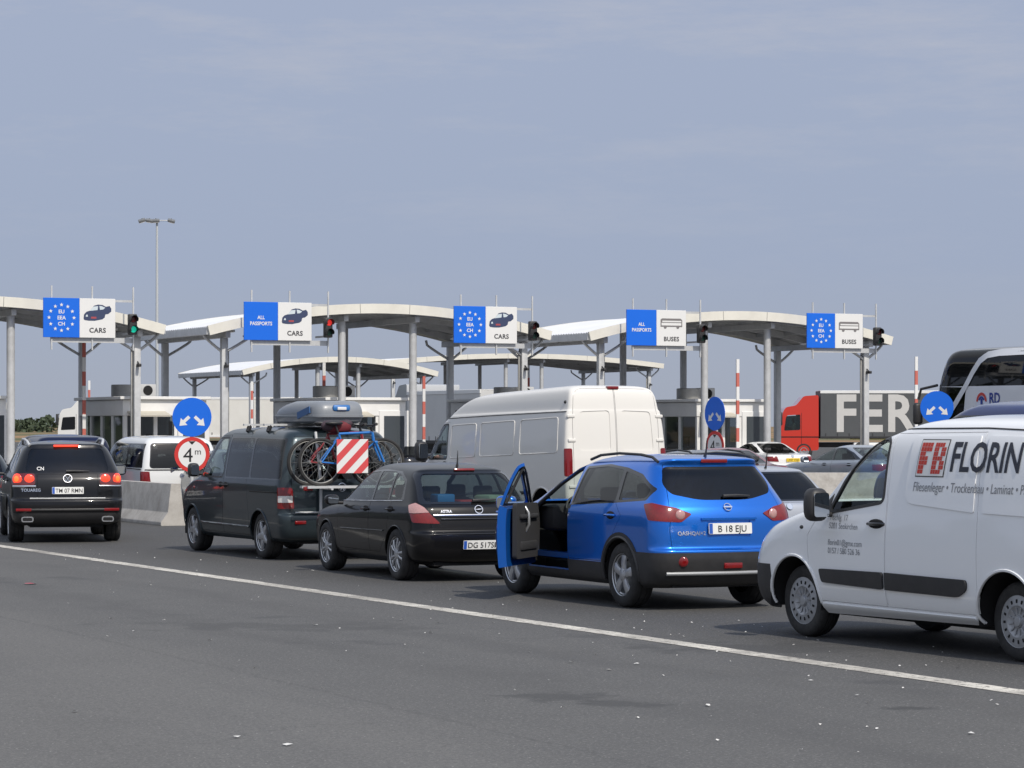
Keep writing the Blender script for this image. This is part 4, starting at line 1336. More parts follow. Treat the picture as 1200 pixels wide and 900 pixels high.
def load_on_minivan(M, rz):
    def root(name, lab, cat, xyz, rot=0, group=None):
        return thing(name, lab, cat, M @ Vector(xyz), rz + rot, group)
    # roof box: length along the van (local x)
    M_BOX = mat('roof box grey', (.20, .215, .235), .38, coat=.3, noise=.05)
    t = root('roof_box', 'grey roof box with blue lock mount strapped on top of the dark minivan', 'roof box', (.05, 0, 1.985))
    def shell(k0, k1, z0, z1, n=10):
        mb = MB(); rows = []
        for i in range(n + 1):
            a = PI / 2 * i / n
            s_ = math.cos(a) ** .55 if i < n else 0.0
            z = z0 + (z1 - z0) * math.sin(a) ** .9
            ring = []
            for j in range(48):
                b = 2 * PI * j / 48
                cx, sy = math.cos(b), math.sin(b)
                x = math.copysign(abs(cx) ** .35, cx) * .95; y = math.copysign(abs(sy) ** .35, sy) * .42
                tap = 1 - (.18 * max(0, x / .95))
                sx = s_ if x < 0 else s_ ** 1.6
                zz = z - (z - z0) * .45 * max(0, x / .95) ** 1.5
                ring.append((x * (k0 if True else 1) * (.75 + .25 * sx if x < 0 else .55 + .45 * sx) if i else x * k0, y * k0 * tap * (.62 + .38 * s_ if i else 1), zz))
            ring.append(ring[0]); rows.append(ring)
        mb.grid(rows, 0)
        mb.bm.faces.new([mb.bm.verts.new(p) for p in rows[-1][:-1]]); mb._mark(0)
        return mb
    mk('lid', shell(1, 1, .12, .33), M_BOX, t, smooth=50, recalc=True)
    mb = MB()
    ring = lambda z, k: [(math.copysign(abs(math.cos(2 * PI * j / 48)) ** .35, math.cos(2 * PI * j / 48)) * .95 * k, math.copysign(abs(math.sin(2 * PI * j / 48)) ** .35, math.sin(2 * PI * j / 48)) * .42 * k * (1 - .18 * max(0, math.cos(2 * PI * j / 48))), z) for j in list(range(48)) + [0]]
    mb.grid([ring(.0, .88), ring(.03, .97), ring(.085, 1.0), ring(.09, 1.02), ring(.118, 1.02), ring(.122, 1.0)], 0)
    mb.bm.faces.new([mb.bm.verts.new(p) for p in ring(0, .88)[:-1]]); mb._mark(0)
    mk('base', mb, M_BOX, t, smooth=30, recalc=True)
    mb = MB(); mb.box((-.945, 0, .225), (.05, .27, .09), 0, .03); mb.box((-.968, 0, .215), (.02, .14, .045), 1, .008)
    mk('lock_mount', mb, [mat('lock blue', (.04, .17, .45), .4), M_SIGNWHITE], t, smooth=40)
    mb = MB()
    for y in (.40, ):
        mb.bar((-.30, y + .03, .11), (-.75, y + .015, .20), .012, .10, 0)
    mk('side_decal', mb, mat('decal blue', (.03, .10, .25), .4), t, smooth=None)
    # bike rack on the tailgate
    t = root('bike_rack', 'silver tailgate bike rack behind the dark minivan', 'bike rack', (-.93, 0, .0))
    mb = MB()
    for x in (-.20, -.42):
        mb.bar((x, -.72, 1.075), (x, .72, 1.075), .10, .035, 0)
    mk('wheel_rail', mb, M_GALV, t, smooth=30)
    for y in (-.36, .36):
        bars(t, 'upright', [(-.06, y, .70), (-.07, y, 1.05), (.02, y, 1.45), (.14, y, 1.86)], .022, M_GALV)
    mb = MB()
    for y in (-.36, .36):
        mb.tube([(-.06, y, 1.05), (-.5, y, 1.05)], .02, 0); mb.tube([(.05, y, 1.55), (-.3, y, 1.62)], .015, 0)
    mk('support_arm', mb, M_GALV, t, smooth=60)
    for y in (.70, -.70):
        mb = MB(); mb.box((-.42, y, 1.055), (.05, .14, .06), 0, .012); mk('rack_light', mb, M_LRED, t)
    # bicycles, standing across the back
    M_BBLUE = mat('bike blue', (.015, .16, .50), .3, coat=.6); M_BRED = mat('bike red', (.25, .02, .025), .3, coat=.6)
    def bike(name, lab, x, frame_m, flip, dy=0, fork_m=None):
        t = root(name, lab, 'bicycle', (x - .93, dy + .05, 1.095), R(90 if not flip else -90), 'bicycles on the tailgate rack')
        # local: x along the bike, z up; wheels at x = -.53 and .53
        for wx, nm in ((-.48, 'wheel'), (.48, 'wheel')):
            mb = MB()
            mb.tube([(.325 * math.cos(2 * PI * i / 36), 0, .325 * math.sin(2 * PI * i / 36)) for i in range(36)], .024, 0, n=8, closed=True)
            w = mk(nm, mb, M_TYRE, t, smooth=60, loc=(wx, 0, .335))
            mb = MB()
            mb.tube([(.298 * math.cos(2 * PI * i / 36), 0, .298 * math.sin(2 * PI * i / 36)) for i in range(36)], .011, 0, n=6, closed=True)
            for i in range(14):
                a = 2 * PI * i / 14
                mb.tube([(.02 * math.cos(a + .8), .025 * (-1) ** i, .02 * math.sin(a + .8)), (.295 * math.cos(a), 0, .295 * math.sin(a))], .0019, 0, n=4)
            mb.tube([(0, -.05, 0), (0, .05, 0)], .025, 0)
            mk('rim', mb, mat('bike rim', (.30, .30, .29), .45, metal=.5), w, smooth=60)
        fm = MB()
        bb, hd, st, ra = (-.07, 0, .30), (.32, 0, .76), (-.20, 0, .74), (-.48, 0, .335)
        hd2 = (.345, 0, .62)
        fm.tube([bb, hd2], .024); fm.tube([st, hd], .02); fm.tube([bb, st], .02); fm.tube([hd, hd2], .024)
        for y in (.05, -.05):
            fm.tube([(bb[0], y * .7, bb[2]), (ra[0], y, ra[2])], .012); fm.tube([(st[0], y * .4, st[2] - .04), (ra[0], y, ra[2])], .011)
        mk('frame', fm, frame_m, t, smooth=60)
        fk = MB()
        for y in (.06, -.06):
            fk.tube([(.355, y, .61), (.48, y, .335)], .018)
        fk.tube([hd2, (.355, 0, .61)], .02); fk.box((.355, 0, .62), (.05, .16, .04), 0, .01)
        mk('fork', fk, fork_m or M_PLASTIC, t, smooth=50)
        hb = MB(); hb.tube([hd, (.30, 0, .84)], .018); hb.tube([(.26, -.30, .88), (.30, -.1, .86), (.30, .1, .86), (.26, .30, .88)], .014)
        for y in (.27, -.27):
            hb.tube([(.262, y * 1.12, .88), (.275, y * .8, .875)], .021)
        mk('handlebar', hb, M_PLASTIC, t, smooth=60)
        sd = MB(); sd.tube([st, (-.25, 0, .87)], .014); sd.ellipsoid((-.27, 0, .895), (.14, .07, .035), 0)
        mk('saddle', sd, M_PLASTIC, t, smooth=60)
        cr = MB(); cr.lathe([(.085, -.045), (.085, -.05), (.001, -.05)], 'y', 24, 0, c=(bb[0], 0, bb[2]))
        cr.tube([(bb[0], -.06, bb[2]), (bb[0] + .12, -.07, bb[2] - .12)], .012); cr.tube([(bb[0], .06, bb[2]), (bb[0] - .12, .07, bb[2] + .12)], .012)
        mk('crankset', cr, M_PLASTIC, t, smooth=50)
    bike('bicycle', 'red bicycle on the tailgate rack, nearer the minivan', -.20, M_BRED, True, .06)
    bike('bicycle', 'bright blue bicycle on the tailgate rack, behind the striped board', -.42, M_BBLUE, True, -.02, M_BBLUE)
    # warning board
    t = root('warning_board', 'square board with red and white diagonal stripes hung behind the bicycles', 'warning board', (-.93 - .56, .075, 1.265))
    mb = MB(); mb.box((0, 0, .25), (.012, .485, .485), 0, .004, 1)
    for sd in (0, 1):
        xo = -.0085 if sd == 0 else .0085
        # stripes running up to the right as seen from behind (towards -y)
        for k in range(-3, 4):
            lo = k * .26
            poly = [(lo, 0), (lo + .13, 0), (lo + .63, .5), (lo + .5, .5)]
            # clip to the board
            def clip(P, ax, v, keep_less):
                out = []
                for i in range(len(P)):
                    a, b = P[i - 1], P[i]
                    ia = (a[ax] <= v) == keep_less; ib = (b[ax] <= v) == keep_less
                    if ia != ib:
                        tt = (v - a[ax]) / (b[ax] - a[ax]); out.append((a[0] + (b[0] - a[0]) * tt, a[1] + (b[1] - a[1]) * tt))
                    if ib:
                        out.append(b)
                return out
            q = clip(clip(poly, 0, 0, False), 0, .5, True)
            if len(q) > 2:
                vs = [mb.bm.verts.new((xo, (.25 - a) * .97, .25 + (b - .25) * .97)) for a, b in q]
                mb.bm.faces.new(vs if sd else vs[::-1]); mb._mark(1)
    mk('board', mb, [M_SIGNWHITE, mat('stripe red', (.60, .07, .075), .4)], t, smooth=None)
    mb = MB()
    for y in (-.2, .2):
        mb.tube([(.0, y, .5), (.07, y, .56)], .006, 0)
    mk('strap', mb, M_PLASTIC, t)
    # red bundle between the box and the bikes
    mb = MB(); mb.ellipsoid((0, 0, 0), (.10, .20, .09), 0, sup=.8); mb.ellipsoid((-.02, .16, .02), (.08, .12, .08), 1); mb.ellipsoid((0, -.12, .05), (.07, .10, .06), 1)
    o = mk('luggage_bundle', mb, [mat('bundle red', (.13, .012, .018), .7, noise=.4, nscale=14), mat('bundle dark', (.05, .03, .04), .7)], None, smooth=60)
    o.location = M @ Vector((-1.22, .18, 1.93)); o.rotation_euler = (0, 0, rz); tag(o, 'dark red bundle stuffed above the bicycles under the grey roof box', 'bundle')


def black_offroader():
    p = G(75, 634); th = R(13.2)
    loc, rz = Vector((p.x, p.y, 0)), PI / 2 + th
    P = paint('black grey paint', (.008, .0085, .0105), metal=.1, rough=.28, dust=.04, coat=.6)
    a = (.24, .30, .09, .18)
    rows = [(-.72, .30, 3.6, .28, .82) + a, (-.88, .36, 3.7, .34, .905) + a, (-.96, .48, 3.75, .48, .945) + a, (-.98, .62, 3.76, .64, .96) + a, (-.975, .70, 3.76, .75, .964) + a, (-.935, .745, 3.75, .8, .964) + a,
            (-.92, .90, 3.70, .92, .96) + a, (-.89, 1.05, 3.4, 1.06, .95) + a, (-.85, 1.13, 2.75, 1.15, .93) + a, (-.74, 1.30, 2.25, 1.34, .862) + a, (-.61, 1.47, 1.85, 1.5, .79) + a, (-.53, 1.58, 1.55, 1.6, .72) + a,
            (-.50, 1.635, 1.3, 1.64, .63, .16, .25, .07, .1), (-.35, 1.665, 1.0, 1.67, .50, .16, .2, .05, .06), (0, 1.69, .8, 1.692, .27, .1, .1, .02, .03), (.35, 1.70, .6, 1.70, .02, .01, .01, .001, .001)]
    c = Car('offroad_car', 'black off-road car seen from behind with round red tail lights glowing', 'car', rows, P, loc, rz, kr=.045, kf=.07, nsub=5, ns=40)
    c.begin(); XF = 2.855
    c.arch(0, .37, .41, lip=.014); c.arch(XF, .37, .41, lip=.014)
    for sd in (1, -1):
        fl = (lambda sd: lambda q: q.y * sd > 0)(sd)
        dlo = rpoly([(2.15, 1.14), (1.75, 1.42), (1.38, 1.565), (.6, 1.60), (-.25, 1.56), (-.50, 1.36), (-.55, 1.17)], .04)
        c.cut(dlo, 90, sd, flt=fl)
        for nm, w in (('window', [(2.02, 1.16), (1.7, 1.41), (1.36, 1.54), (1.1, 1.56), (1.08, 1.16)]), ('window', [(1.0, 1.16), (1.02, 1.565), (.28, 1.57), (.22, 1.17)]), ('quarter_window', [(.14, 1.175), (.2, 1.565), (-.2, 1.53), (-.44, 1.35), (-.48, 1.185)])):
            c.pane(rpoly(w, .03), M_GL_TINT if nm != 'x' else M_GL_MID, 90, sd, name=nm)
        c.part(c.cut(dlo, 90, sd, flt=fl), 'window_frame', [M_GLOSSBLK, M_DARK], t=.02)
        d1 = c.shut([(2.25, .45), (2.3, .95), (2.2, 1.13), (1.06, 1.15), (1.06, .42)], 90, sd, gap=.005, name='front_door')
        d2 = c.shut([(1.05, .42), (1.05, 1.15), (.05, 1.16), (-.05, .95), (.36, .6), (.42, .42)], 90, sd, gap=.005, name='rear_door')
        c.handle(1.2, 1.02, sd, parent=d1, m=P); c.handle(.2, 1.03, sd, parent=d2, m=P)
        c.mirror(2.05, sd * .99, 1.17, sd, (.12, .23, .17), m=P, parent=d1)
        fl2 = (lambda sd: lambda q: q.x < -.3 and q.y * sd > 0)(sd)
        lp = rpoly([(.53 * sd, .965), (.93 * sd, .965), (.93 * sd, 1.16), (.53 * sd, 1.16)], .05)
        lt = c.panel(lp, [mat('dark red lens', (.10, .008, .01), .15, coat=.5), M_DARK], 0, 1, name='tail_light', lift=.006, flt=fl2)
        for k, (y, r_, m_) in enumerate(((.82, .092, M_LORANGE), (.625, .082, M_LREDLIT))):
            q = c.proj(0, 1, sd * y, 1.065, .004); nn = c.nrm(q); rot = Matrix.Rotation(math.atan2(nn.y, nn.x), 3, 'Z')
            mb = MB(); mb.ellipsoid(q, (.025, r_, r_), 0, 20, 12, rot=rot); mk('lamp_ring', mb, M_LREDLIT, lt)
            if m_ is M_LORANGE:
                mb = MB(); mb.ellipsoid(q + nn * .012, (.022, r_ * .6, r_ * .6), 0, 20, 12, rot=rot); mk('lamp_lens', mb, M_LORANGE, lt)
        c.line([(sd * .52, .945), (sd * .88, .945)], .017, M_CHROME, 0, 1, name='lamp_trim', lift=.01)
        mb = MB(); q = c.proj(0, 1, sd * .72, .56, .006); mb.box(q, (.02, .26, .045), 0, .006, rot=Matrix.Rotation(R(-10 * sd), 3, 'Z')); mk('rear_reflector', mb, mat('dim reflector', (.2, .01, .012), .2), c.root)
        mb = MB(); q = c.proj(0, 1, sd * .66, .40, .0)
        for k in (-1, 1):
            pass
        mb.prism(rpoly([(-.10, -.045), (.10, -.045), (.10, .045), (-.10, .045)], .04, 5), q + Vector((-.03, 0, 0)), (0, -1, 0), (0, 0, 1), .02, 0)
        mb.prism(rpoly([(-.08, -.028), (.08, -.028), (.08, .028), (-.08, .028)], .025, 5), q + Vector((-.045, 0, 0)), (0, -1, 0), (0, 0, 1), .006, 1)
        mk('exhaust_pipe', mb, [M_CHROME, M_DARK], c.root, smooth=30)
    fl = lambda q: q.x < .2
    gp = rpoly([(-.70, 1.17), (.70, 1.17), (.60, 1.565), (-.60, 1.565)], [.08, .08, .06, .06])
    g = c.pane(gp, M_GL_DEEP, 0, 1, name='rear_window', flt=fl)
    t = c.shut(rpoly([(-.78, .76), (.78, .76), (.80, .93), (.50, .95), (.50, 1.12), (.74, 1.17), (.63, 1.60), (-.63, 1.60), (-.74, 1.17), (-.5, 1.12), (-.5, .95), (-.8, .93)], .02) if False else rpoly([(-.50, .76), (.50, .76), (.50, 1.15), (-.50, 1.15)], .02), 0, 1, gap=.004, name='tailgate', flt=fl); g.parent = t
    c.panel([(-.9, .30), (.9, .30), (.9, .50), (-.9, .50)], [M_PLASTIC, M_DARK], 0, 1, name='rear_bumper', flt=lambda q: q.x < -.3, lift=.004)
    c.emblem(0, 1.07, .07, 'vw', parent=t)
    c.plate('TM 07 RMN', .875, parent=t)
    c.line([(.62, .745), (-.62, .745)], .012, M_GALV, 0, 1, name='bumper_strip', lift=.006)
    c.line([(.6, .56), (-.6, .56)], .02, M_PLASTIC, 0, 1, name='bumper_lip', lift=.004)
    put_text('TOUAREG', .05, (0, 0, 0), (0, -1, 0), (0, 0, 1), M_CHROME, c.root, name='badge', mapf=lambda x, y: c.proj(0, 1, .76 - x, .86 + y, .008), bold=.03)
    mb = MB(); mb.box((-.535, 0, 1.615), (.04, .42, .035), 0, .008); mk('brake_light', mb, M_LREDLIT, c.root)
    c.wiper(.02, -.36, 1.185, parent=t, dz=.0)
    put_text('CN', .06, (0, 0, 0), (0, -1, 0), (0, 0, 1), M_SIGNWHITE, g, name='sticker', mapf=lambda x, y: c.proj(0, 1, .50 - x, 1.21 + y, .003), bold=.02)
    for sd in (1, -1):
        pts = [Vector((x, sd * y, z)) for x, y, z in ((-.42, .60, 1.62), (-.3, .63, 1.69), (0, .65, 1.715), (.7, .65, 1.72), (1.1, .63, 1.66), (1.2, .62, 1.62))]
        bars(c.root, 'roof_rail', pts, .024, M_GALV)
    c.pane(rpoly([(-.78, 1.19), (.78, 1.19), (.64, 1.58), (-.64, 1.58)], .08), M_GL_CLEAR, 180, 1, name='windscreen', flt=lambda q: q.x > 1.1)
    for sd in (1, -1):
        c.panel(rpoly([(2.25, .84), (2.75, .86), (2.6, 1.02), (2.3, 1.02)], .05), [M_LWHITE, M_DARK], 135, sd, name='headlight', lift=.004, flt=lambda q: q.x > 2.9)
    c.seats([(1.4, .4, .5), (1.4, -.4, .5), (.5, .4, .52), (.5, -.4, .52)])
    c.wheels(XF, .365, .25, .93 - .125, 'five', .235, M_ALU)
    c.finish((-.7, 3.4, .60, .26, .46))
# ------------------------------------------------------------------ vehicles farther back in the lanes
def rear_at(px, Z, head, ro):
    th = R(head)
    return Vector(((px - 600) / F * Z - math.sin(th) * ro, Z + math.cos(th) * ro, 0)), PI / 2 + th


A1 = (.22, .28, .09, .18)
T_SEDAN = [(-.80, .24, 3.4, .24, .74) + A1, (-.92, .30, 3.52, .3, .82) + A1, (-.98, .42, 3.58, .42, .86) + A1, (-1.0, .55, 3.6, .55, .875) + A1, (-.99, .63, 3.6, .63, .88) + A1,
           (-.96, .68, 3.58, .7, .88) + A1, (-.96, .82, 3.5, .78, .876) + A1, (-.93, .92, 3.3, .86, .865) + A1, (-.88, .975, 2.95, .92, .85) + A1, (-.30, 1.01, 2.3, .97, .82, .2, .28, .14, .18),
           (.08, 1.15, 1.9, 1.14, .74, .16, .25, .14, .18), (.42, 1.29, 1.45, 1.30, .66, .14, .2, .1, .14), (.60, 1.35, 1.2, 1.36, .60, .14, .15, .06, .08), (.75, 1.39, 1.05, 1.395, .45, .1, .1, .03, .04), (.85, 1.405, 1.0, 1.408, .2, .05, .05, .01, .01), (.91, 1.41, .97, 1.41, .02, .005, .005, .001, .001)]
A2 = (.24, .28, .09, .18)
T_HATCH = [(-.58, .22, 3.26, .2, .74) + A2, (-.70, .28, 3.36, .28, .82) + A2, (-.785, .40, 3.42, .40, .858) + A2, (-.805, .52, 3.44, .52, .868) + A2, (-.80, .60, 3.44, .6, .873) + A2, (-.755, .64, 3.43, .66, .874) + A2,
           (-.74, .74, 3.38, .72, .874) + A2, (-.72, .85, 3.28, .79, .868) + A2, (-.69, .93, 3.0, .86, .855) + A2, (-.63, .985, 2.36, .95, .832) + A2, (-.51, 1.12, 1.98, 1.11, .772) + A2,
           (-.36, 1.265, 1.58, 1.28, .705) + A2, (-.255, 1.355, 1.26, 1.375, .645) + A2, (-.20, 1.40, 1.02, 1.415, .57, .15, .25, .07, .1), (-.05, 1.43, .85, 1.438, .45, .15, .15, .05, .06), (.15, 1.45, .7, 1.452, .25, .1, .1, .02, .03), (.35, 1.456, .55, 1.456, .02, .01, .01, .001, .001)]
A3 = (.15, .26, .04, .2)
T_MPV = [(-.76, .27, 3.66, .25, .83) + A3, (-.90, .33, 3.76, .33, .905) + A3, (-.965, .46, 3.82, .46, .938) + A3, (-.975, .58, 3.83, .6, .949) + A3, (-.965, .655, 3.83, .7, .951) + A3, (-.925, .69, 3.82, .78, .952) + A3,
         (-.92, .95, 3.72, .95, .951) + A3, (-.912, 1.06, 3.42, 1.08, .947) + A3, (-.905, 1.15, 2.9, 1.17, .936) + A3, (-.865, 1.42, 2.48, 1.46, .893) + A3, (-.81, 1.66, 2.08, 1.72, .842) + A3, (-.755, 1.80, 1.76, 1.845, .785) + A3,
         (-.66, 1.875, 1.45, 1.90, .70, .17, .2, .04, .12), (-.42, 1.915, 1.15, 1.93, .52, .2, .2, .04, .1), (-.05, 1.935, .85, 1.942, .27, .1, .1, .02, .04), (.3, 1.942, .5, 1.945, .02, .01, .01, .001, .001)]
SPEC = {
    'sedan': dict(rows=T_SEDAN, wb=2.76, ar=.36, wr=.33, dlo=[(2.12, .985), (1.45, 1.285), (1.1, 1.345), (.72, 1.335), (.36, 1.215), (-.05, 1.03)],
                  panes=[('window', [(2.02, 1.0), (1.42, 1.27), (1.12, 1.32), (1.1, 1.015)]), ('window', [(1.03, 1.015), (1.05, 1.322), (.74, 1.31), (.42, 1.21), (.12, 1.04)])],
                  doors=[('front_door', [(2.2, .38), (2.24, .82), (2.14, .97), (1.07, .99), (1.06, .36)]), ('rear_door', [(1.05, .36), (1.06, .99), (.12, 1.01), (.02, .86), (.34, .56), (.42, .36)])],
                  rg=[(-.58, 1.035), (.58, 1.035), (.49, 1.325), (-.49, 1.325)], ws=[(-.68, 1.0), (.68, 1.0), (.56, 1.33), (-.56, 1.33)],
                  tg=[(-.62, .69), (.62, .69), (.62, .955), (-.62, .955)], lamp=[(-.22, .74), (.22, .76), (.24, .91), (-.16, .92)], plate=.80, mir=(1.98, .92, 1.02), seat=.36, rgx=1.2),
    'hatch': dict(rows=T_HATCH, wb=2.614, ar=.355, wr=.325, dlo=[(2.02, .965), (1.62, 1.21), (1.22, 1.352), (.75, 1.385), (.28, 1.365), (-.02, 1.26), (-.16, 1.02)],
                  panes=[('window', [(1.93, .985), (1.58, 1.20), (1.22, 1.33), (.99, 1.352), (.955, .99)]), ('window', [(.895, .995), (.925, 1.355), (.42, 1.358), (.36, 1.0)]), ('quarter_window', [(.31, 1.01), (.375, 1.345), (.26, 1.335), (.0, 1.235), (-.07, 1.03)])],
                  doors=[('front_door', [(2.10, .36), (2.12, .82), (2.06, .955), (.94, .985), (.93, .34), (2.08, .34)]), ('rear_door', [(.925, .34), (.935, .985), (.10, 1.0), (-.02, .86), (.30, .58), (.36, .34)])],
                  rg=[(-.62, 1.0), (.62, 1.0), (.55, 1.35), (-.55, 1.35)], ws=[(-.70, .99), (.70, .99), (.57, 1.35), (-.57, 1.35)],
                  tg=[(-.58, .655), (.58, .655), (.62, .8), (.58, .96), (-.58, .96), (-.62, .8)], lamp=[(-.18, .74), (.14, .755), (.18, .96), (-.10, .96)], plate=.78, mir=(1.92, .90, .99), seat=.34, rgx=.3),
    'mpv': dict(rows=T_MPV, wb=3.0, ar=.385, wr=.34, dlo=[(2.47, 1.18), (2.15, 1.56), (1.86, 1.76), (-.70, 1.755), (-.80, 1.165)],
                panes=[('window', [(2.36, 1.2), (2.1, 1.53), (1.84, 1.73), (1.58, 1.74), (1.57, 1.2)]), ('window', [(1.5, 1.2), (1.49, 1.74), (.46, 1.74), (.44, 1.2)]), ('quarter_window', [(.385, 1.2), (.40, 1.74), (-.66, 1.73), (-.75, 1.2)])],
                doors=[('front_door', [(2.62, .38), (2.66, .98), (2.5, 1.165), (1.545, 1.165), (1.54, .36)]), ('sliding_door', [(1.53, .36), (1.535, 1.165), (.43, 1.165), (.42, .6), (.40, .36)])],
                rg=[(-.72, 1.18), (.72, 1.18), (.66, 1.74), (-.66, 1.74)], ws=[(-.78, 1.22), (.78, 1.22), (.66, 1.78), (-.66, 1.78)],
                tg=[(-.76, .70), (.76, .70), (.75, 1.13), (-.75, 1.13)], lamp=[(-.12, .78), (.12, .78), (.13, 1.08), (-.09, 1.08)], plate=.86, mir=(2.36, .99, 1.22), seat=.6, rgx=0),
}


def lane_car(kind, name, label, P, px, Z, head, L=1.0, W=1.0, Hs=1.0, gl=None, plate=None, plate_bg=None, spokes='seven', rgl=None, rails=False, extra=None, cat='car'):
    S = SPEC[kind]
    ro = -S['rows'][3][0] * L
    loc, rz = rear_at(px, Z, head, ro)
    sx = lambda P_: [(a * L, b * Hs) for a, b in P_]
    sy = lambda P_: [(a * W, b * Hs) for a, b in P_]
    rows = [(r[0] * L, r[1] * Hs, r[2] * L, r[3] * Hs, r[4] * W) + tuple(r[5:]) for r in S['rows']]
    c = Car(name, label, cat, rows, P, loc, rz, kr=.035, kf=.06, nsub=4, ns=32)
    c.begin(); XF = S['wb'] * L
    gl = gl or M_GL_TINT
    c.arch(0, S['wr'] + .01, S['ar'], lip=.012); c.arch(XF, S['wr'] + .01, S['ar'], lip=.012)
    for sd in (1, -1):
        fl = (lambda sd: lambda q: q.y * sd > 0)(sd)
        dlo = rpoly(sx(S['dlo']), .03)
        c.cut(dlo, 90, sd, flt=fl)
        ps = [c.pane(rpoly(sx(w), .025), gl, 90, sd, name=nm) for nm, w in S['panes']]
        c.part(c.cut(dlo, 90, sd, flt=fl), 'window_frame', [M_GLOSSBLK, M_DARK], t=.02)
        for nm, d in S['doors']:
            o = c.shut(sx(d), 90, sd, gap=.005, name=nm)
            hx = max(p[0] for p in d) * .2 + min(p[0] for p in d) * .8 + (.05 if nm == 'front_door' else .1)
            c.handle(hx * L, (S['dlo'][0][1] - .09) * Hs, sd, parent=o, m=P)
        m = S['mir']
        c.mirror(m[0] * L, sd * m[1] * W, m[2] * Hs, sd, (.10, .20, .15), m=P if kind != 'mpv' else M_PLASTIC)
        fl2 = (lambda sd: lambda q: q.x < -.1 and q.y * sd > 0)(sd)
        e0 = (S['rows'][5][0] * L + S['rows'][5][4] * W) * .7071
        lp = rpoly([(a + e0 - .02, b * Hs) for a, b in S['lamp']], .025)
        lt = c.panel(lp, [M_LRED, M_DARK], 45, sd, name='tail_light', lift=.008, flt=fl2)
        e1 = (S['rows'][5][2] * L + S['rows'][5][4] * W) * .7071
        c.panel(rpoly([(-.45 + e1, .66 * Hs), (.02 + e1, .68 * Hs), (-.06 + e1, .82 * Hs), (-.40 + e1, .82 * Hs)], .04), [M_LWHITE, M_DARK], 135, sd, name='headlight', lift=.004, flt=lambda q: q.x > XF * .9)
    flr = lambda q: q.x < S['rgx'] * L
    rg = rpoly(sy(S['rg']), .06)
    c.cut(inset(rg, -.025), 0, 1, flt=flr)
    g = c.pane(rg, rgl or gl, 0, 1, name='rear_window', flt=flr)
    c.part(c.cut(inset(rg, -.025), 0, 1, flt=flr), 'window_frame', [M_GLOSSBLK, M_DARK], t=.02)
    t = c.shut(rpoly(sy(S['tg']), .03), 0, 1, gap=.004, name='boot_lid' if kind == 'sedan' else 'tailgate', flt=lambda q: q.x < -.3)
    c.pane(rpoly(sy(S['ws']), .08), M_GL_CLEAR, 180, 1, name='windscreen', flt=lambda q: q.x > .8 * L)
    if plate:
        c.plate(plate, S['plate'] * Hs, bg=plate_bg, eu=plate_bg is None, parent=t)
    c.emblem(0, (S['plate'] + .12) * Hs, .045, 'disc', parent=t)
    s = S['seat']
    c.seats([(1.35 * L, .36 * W, s), (1.35 * L, -.36 * W, s), (.45 * L, .36 * W, s), (.45 * L, -.36 * W, s)])
    if rails:
        top = S['rows'][-1][1] * Hs
        for sd in (1, -1):
            pts = [(x * L, sd * y * W, top + z) for x, y, z in ((-.15, .60, -.09), (0, .605, -.03), (.5, .605, 0), (.95, .60, -.03), (1.1, .59, -.09))]
            bars(c.root, 'roof_rail', pts, .02, M_PLASTIC)
    if extra:
        extra(c)
    c.wheels(XF, S['wr'], .21, .88 * W * (1.07 if kind == 'mpv' else .97) - .11, spokes, S['wr'] - .11, M_ALU)
    c.finish((-.6 * L, 3.2 * L, .56, .24, .4))
    return c, loc, rz


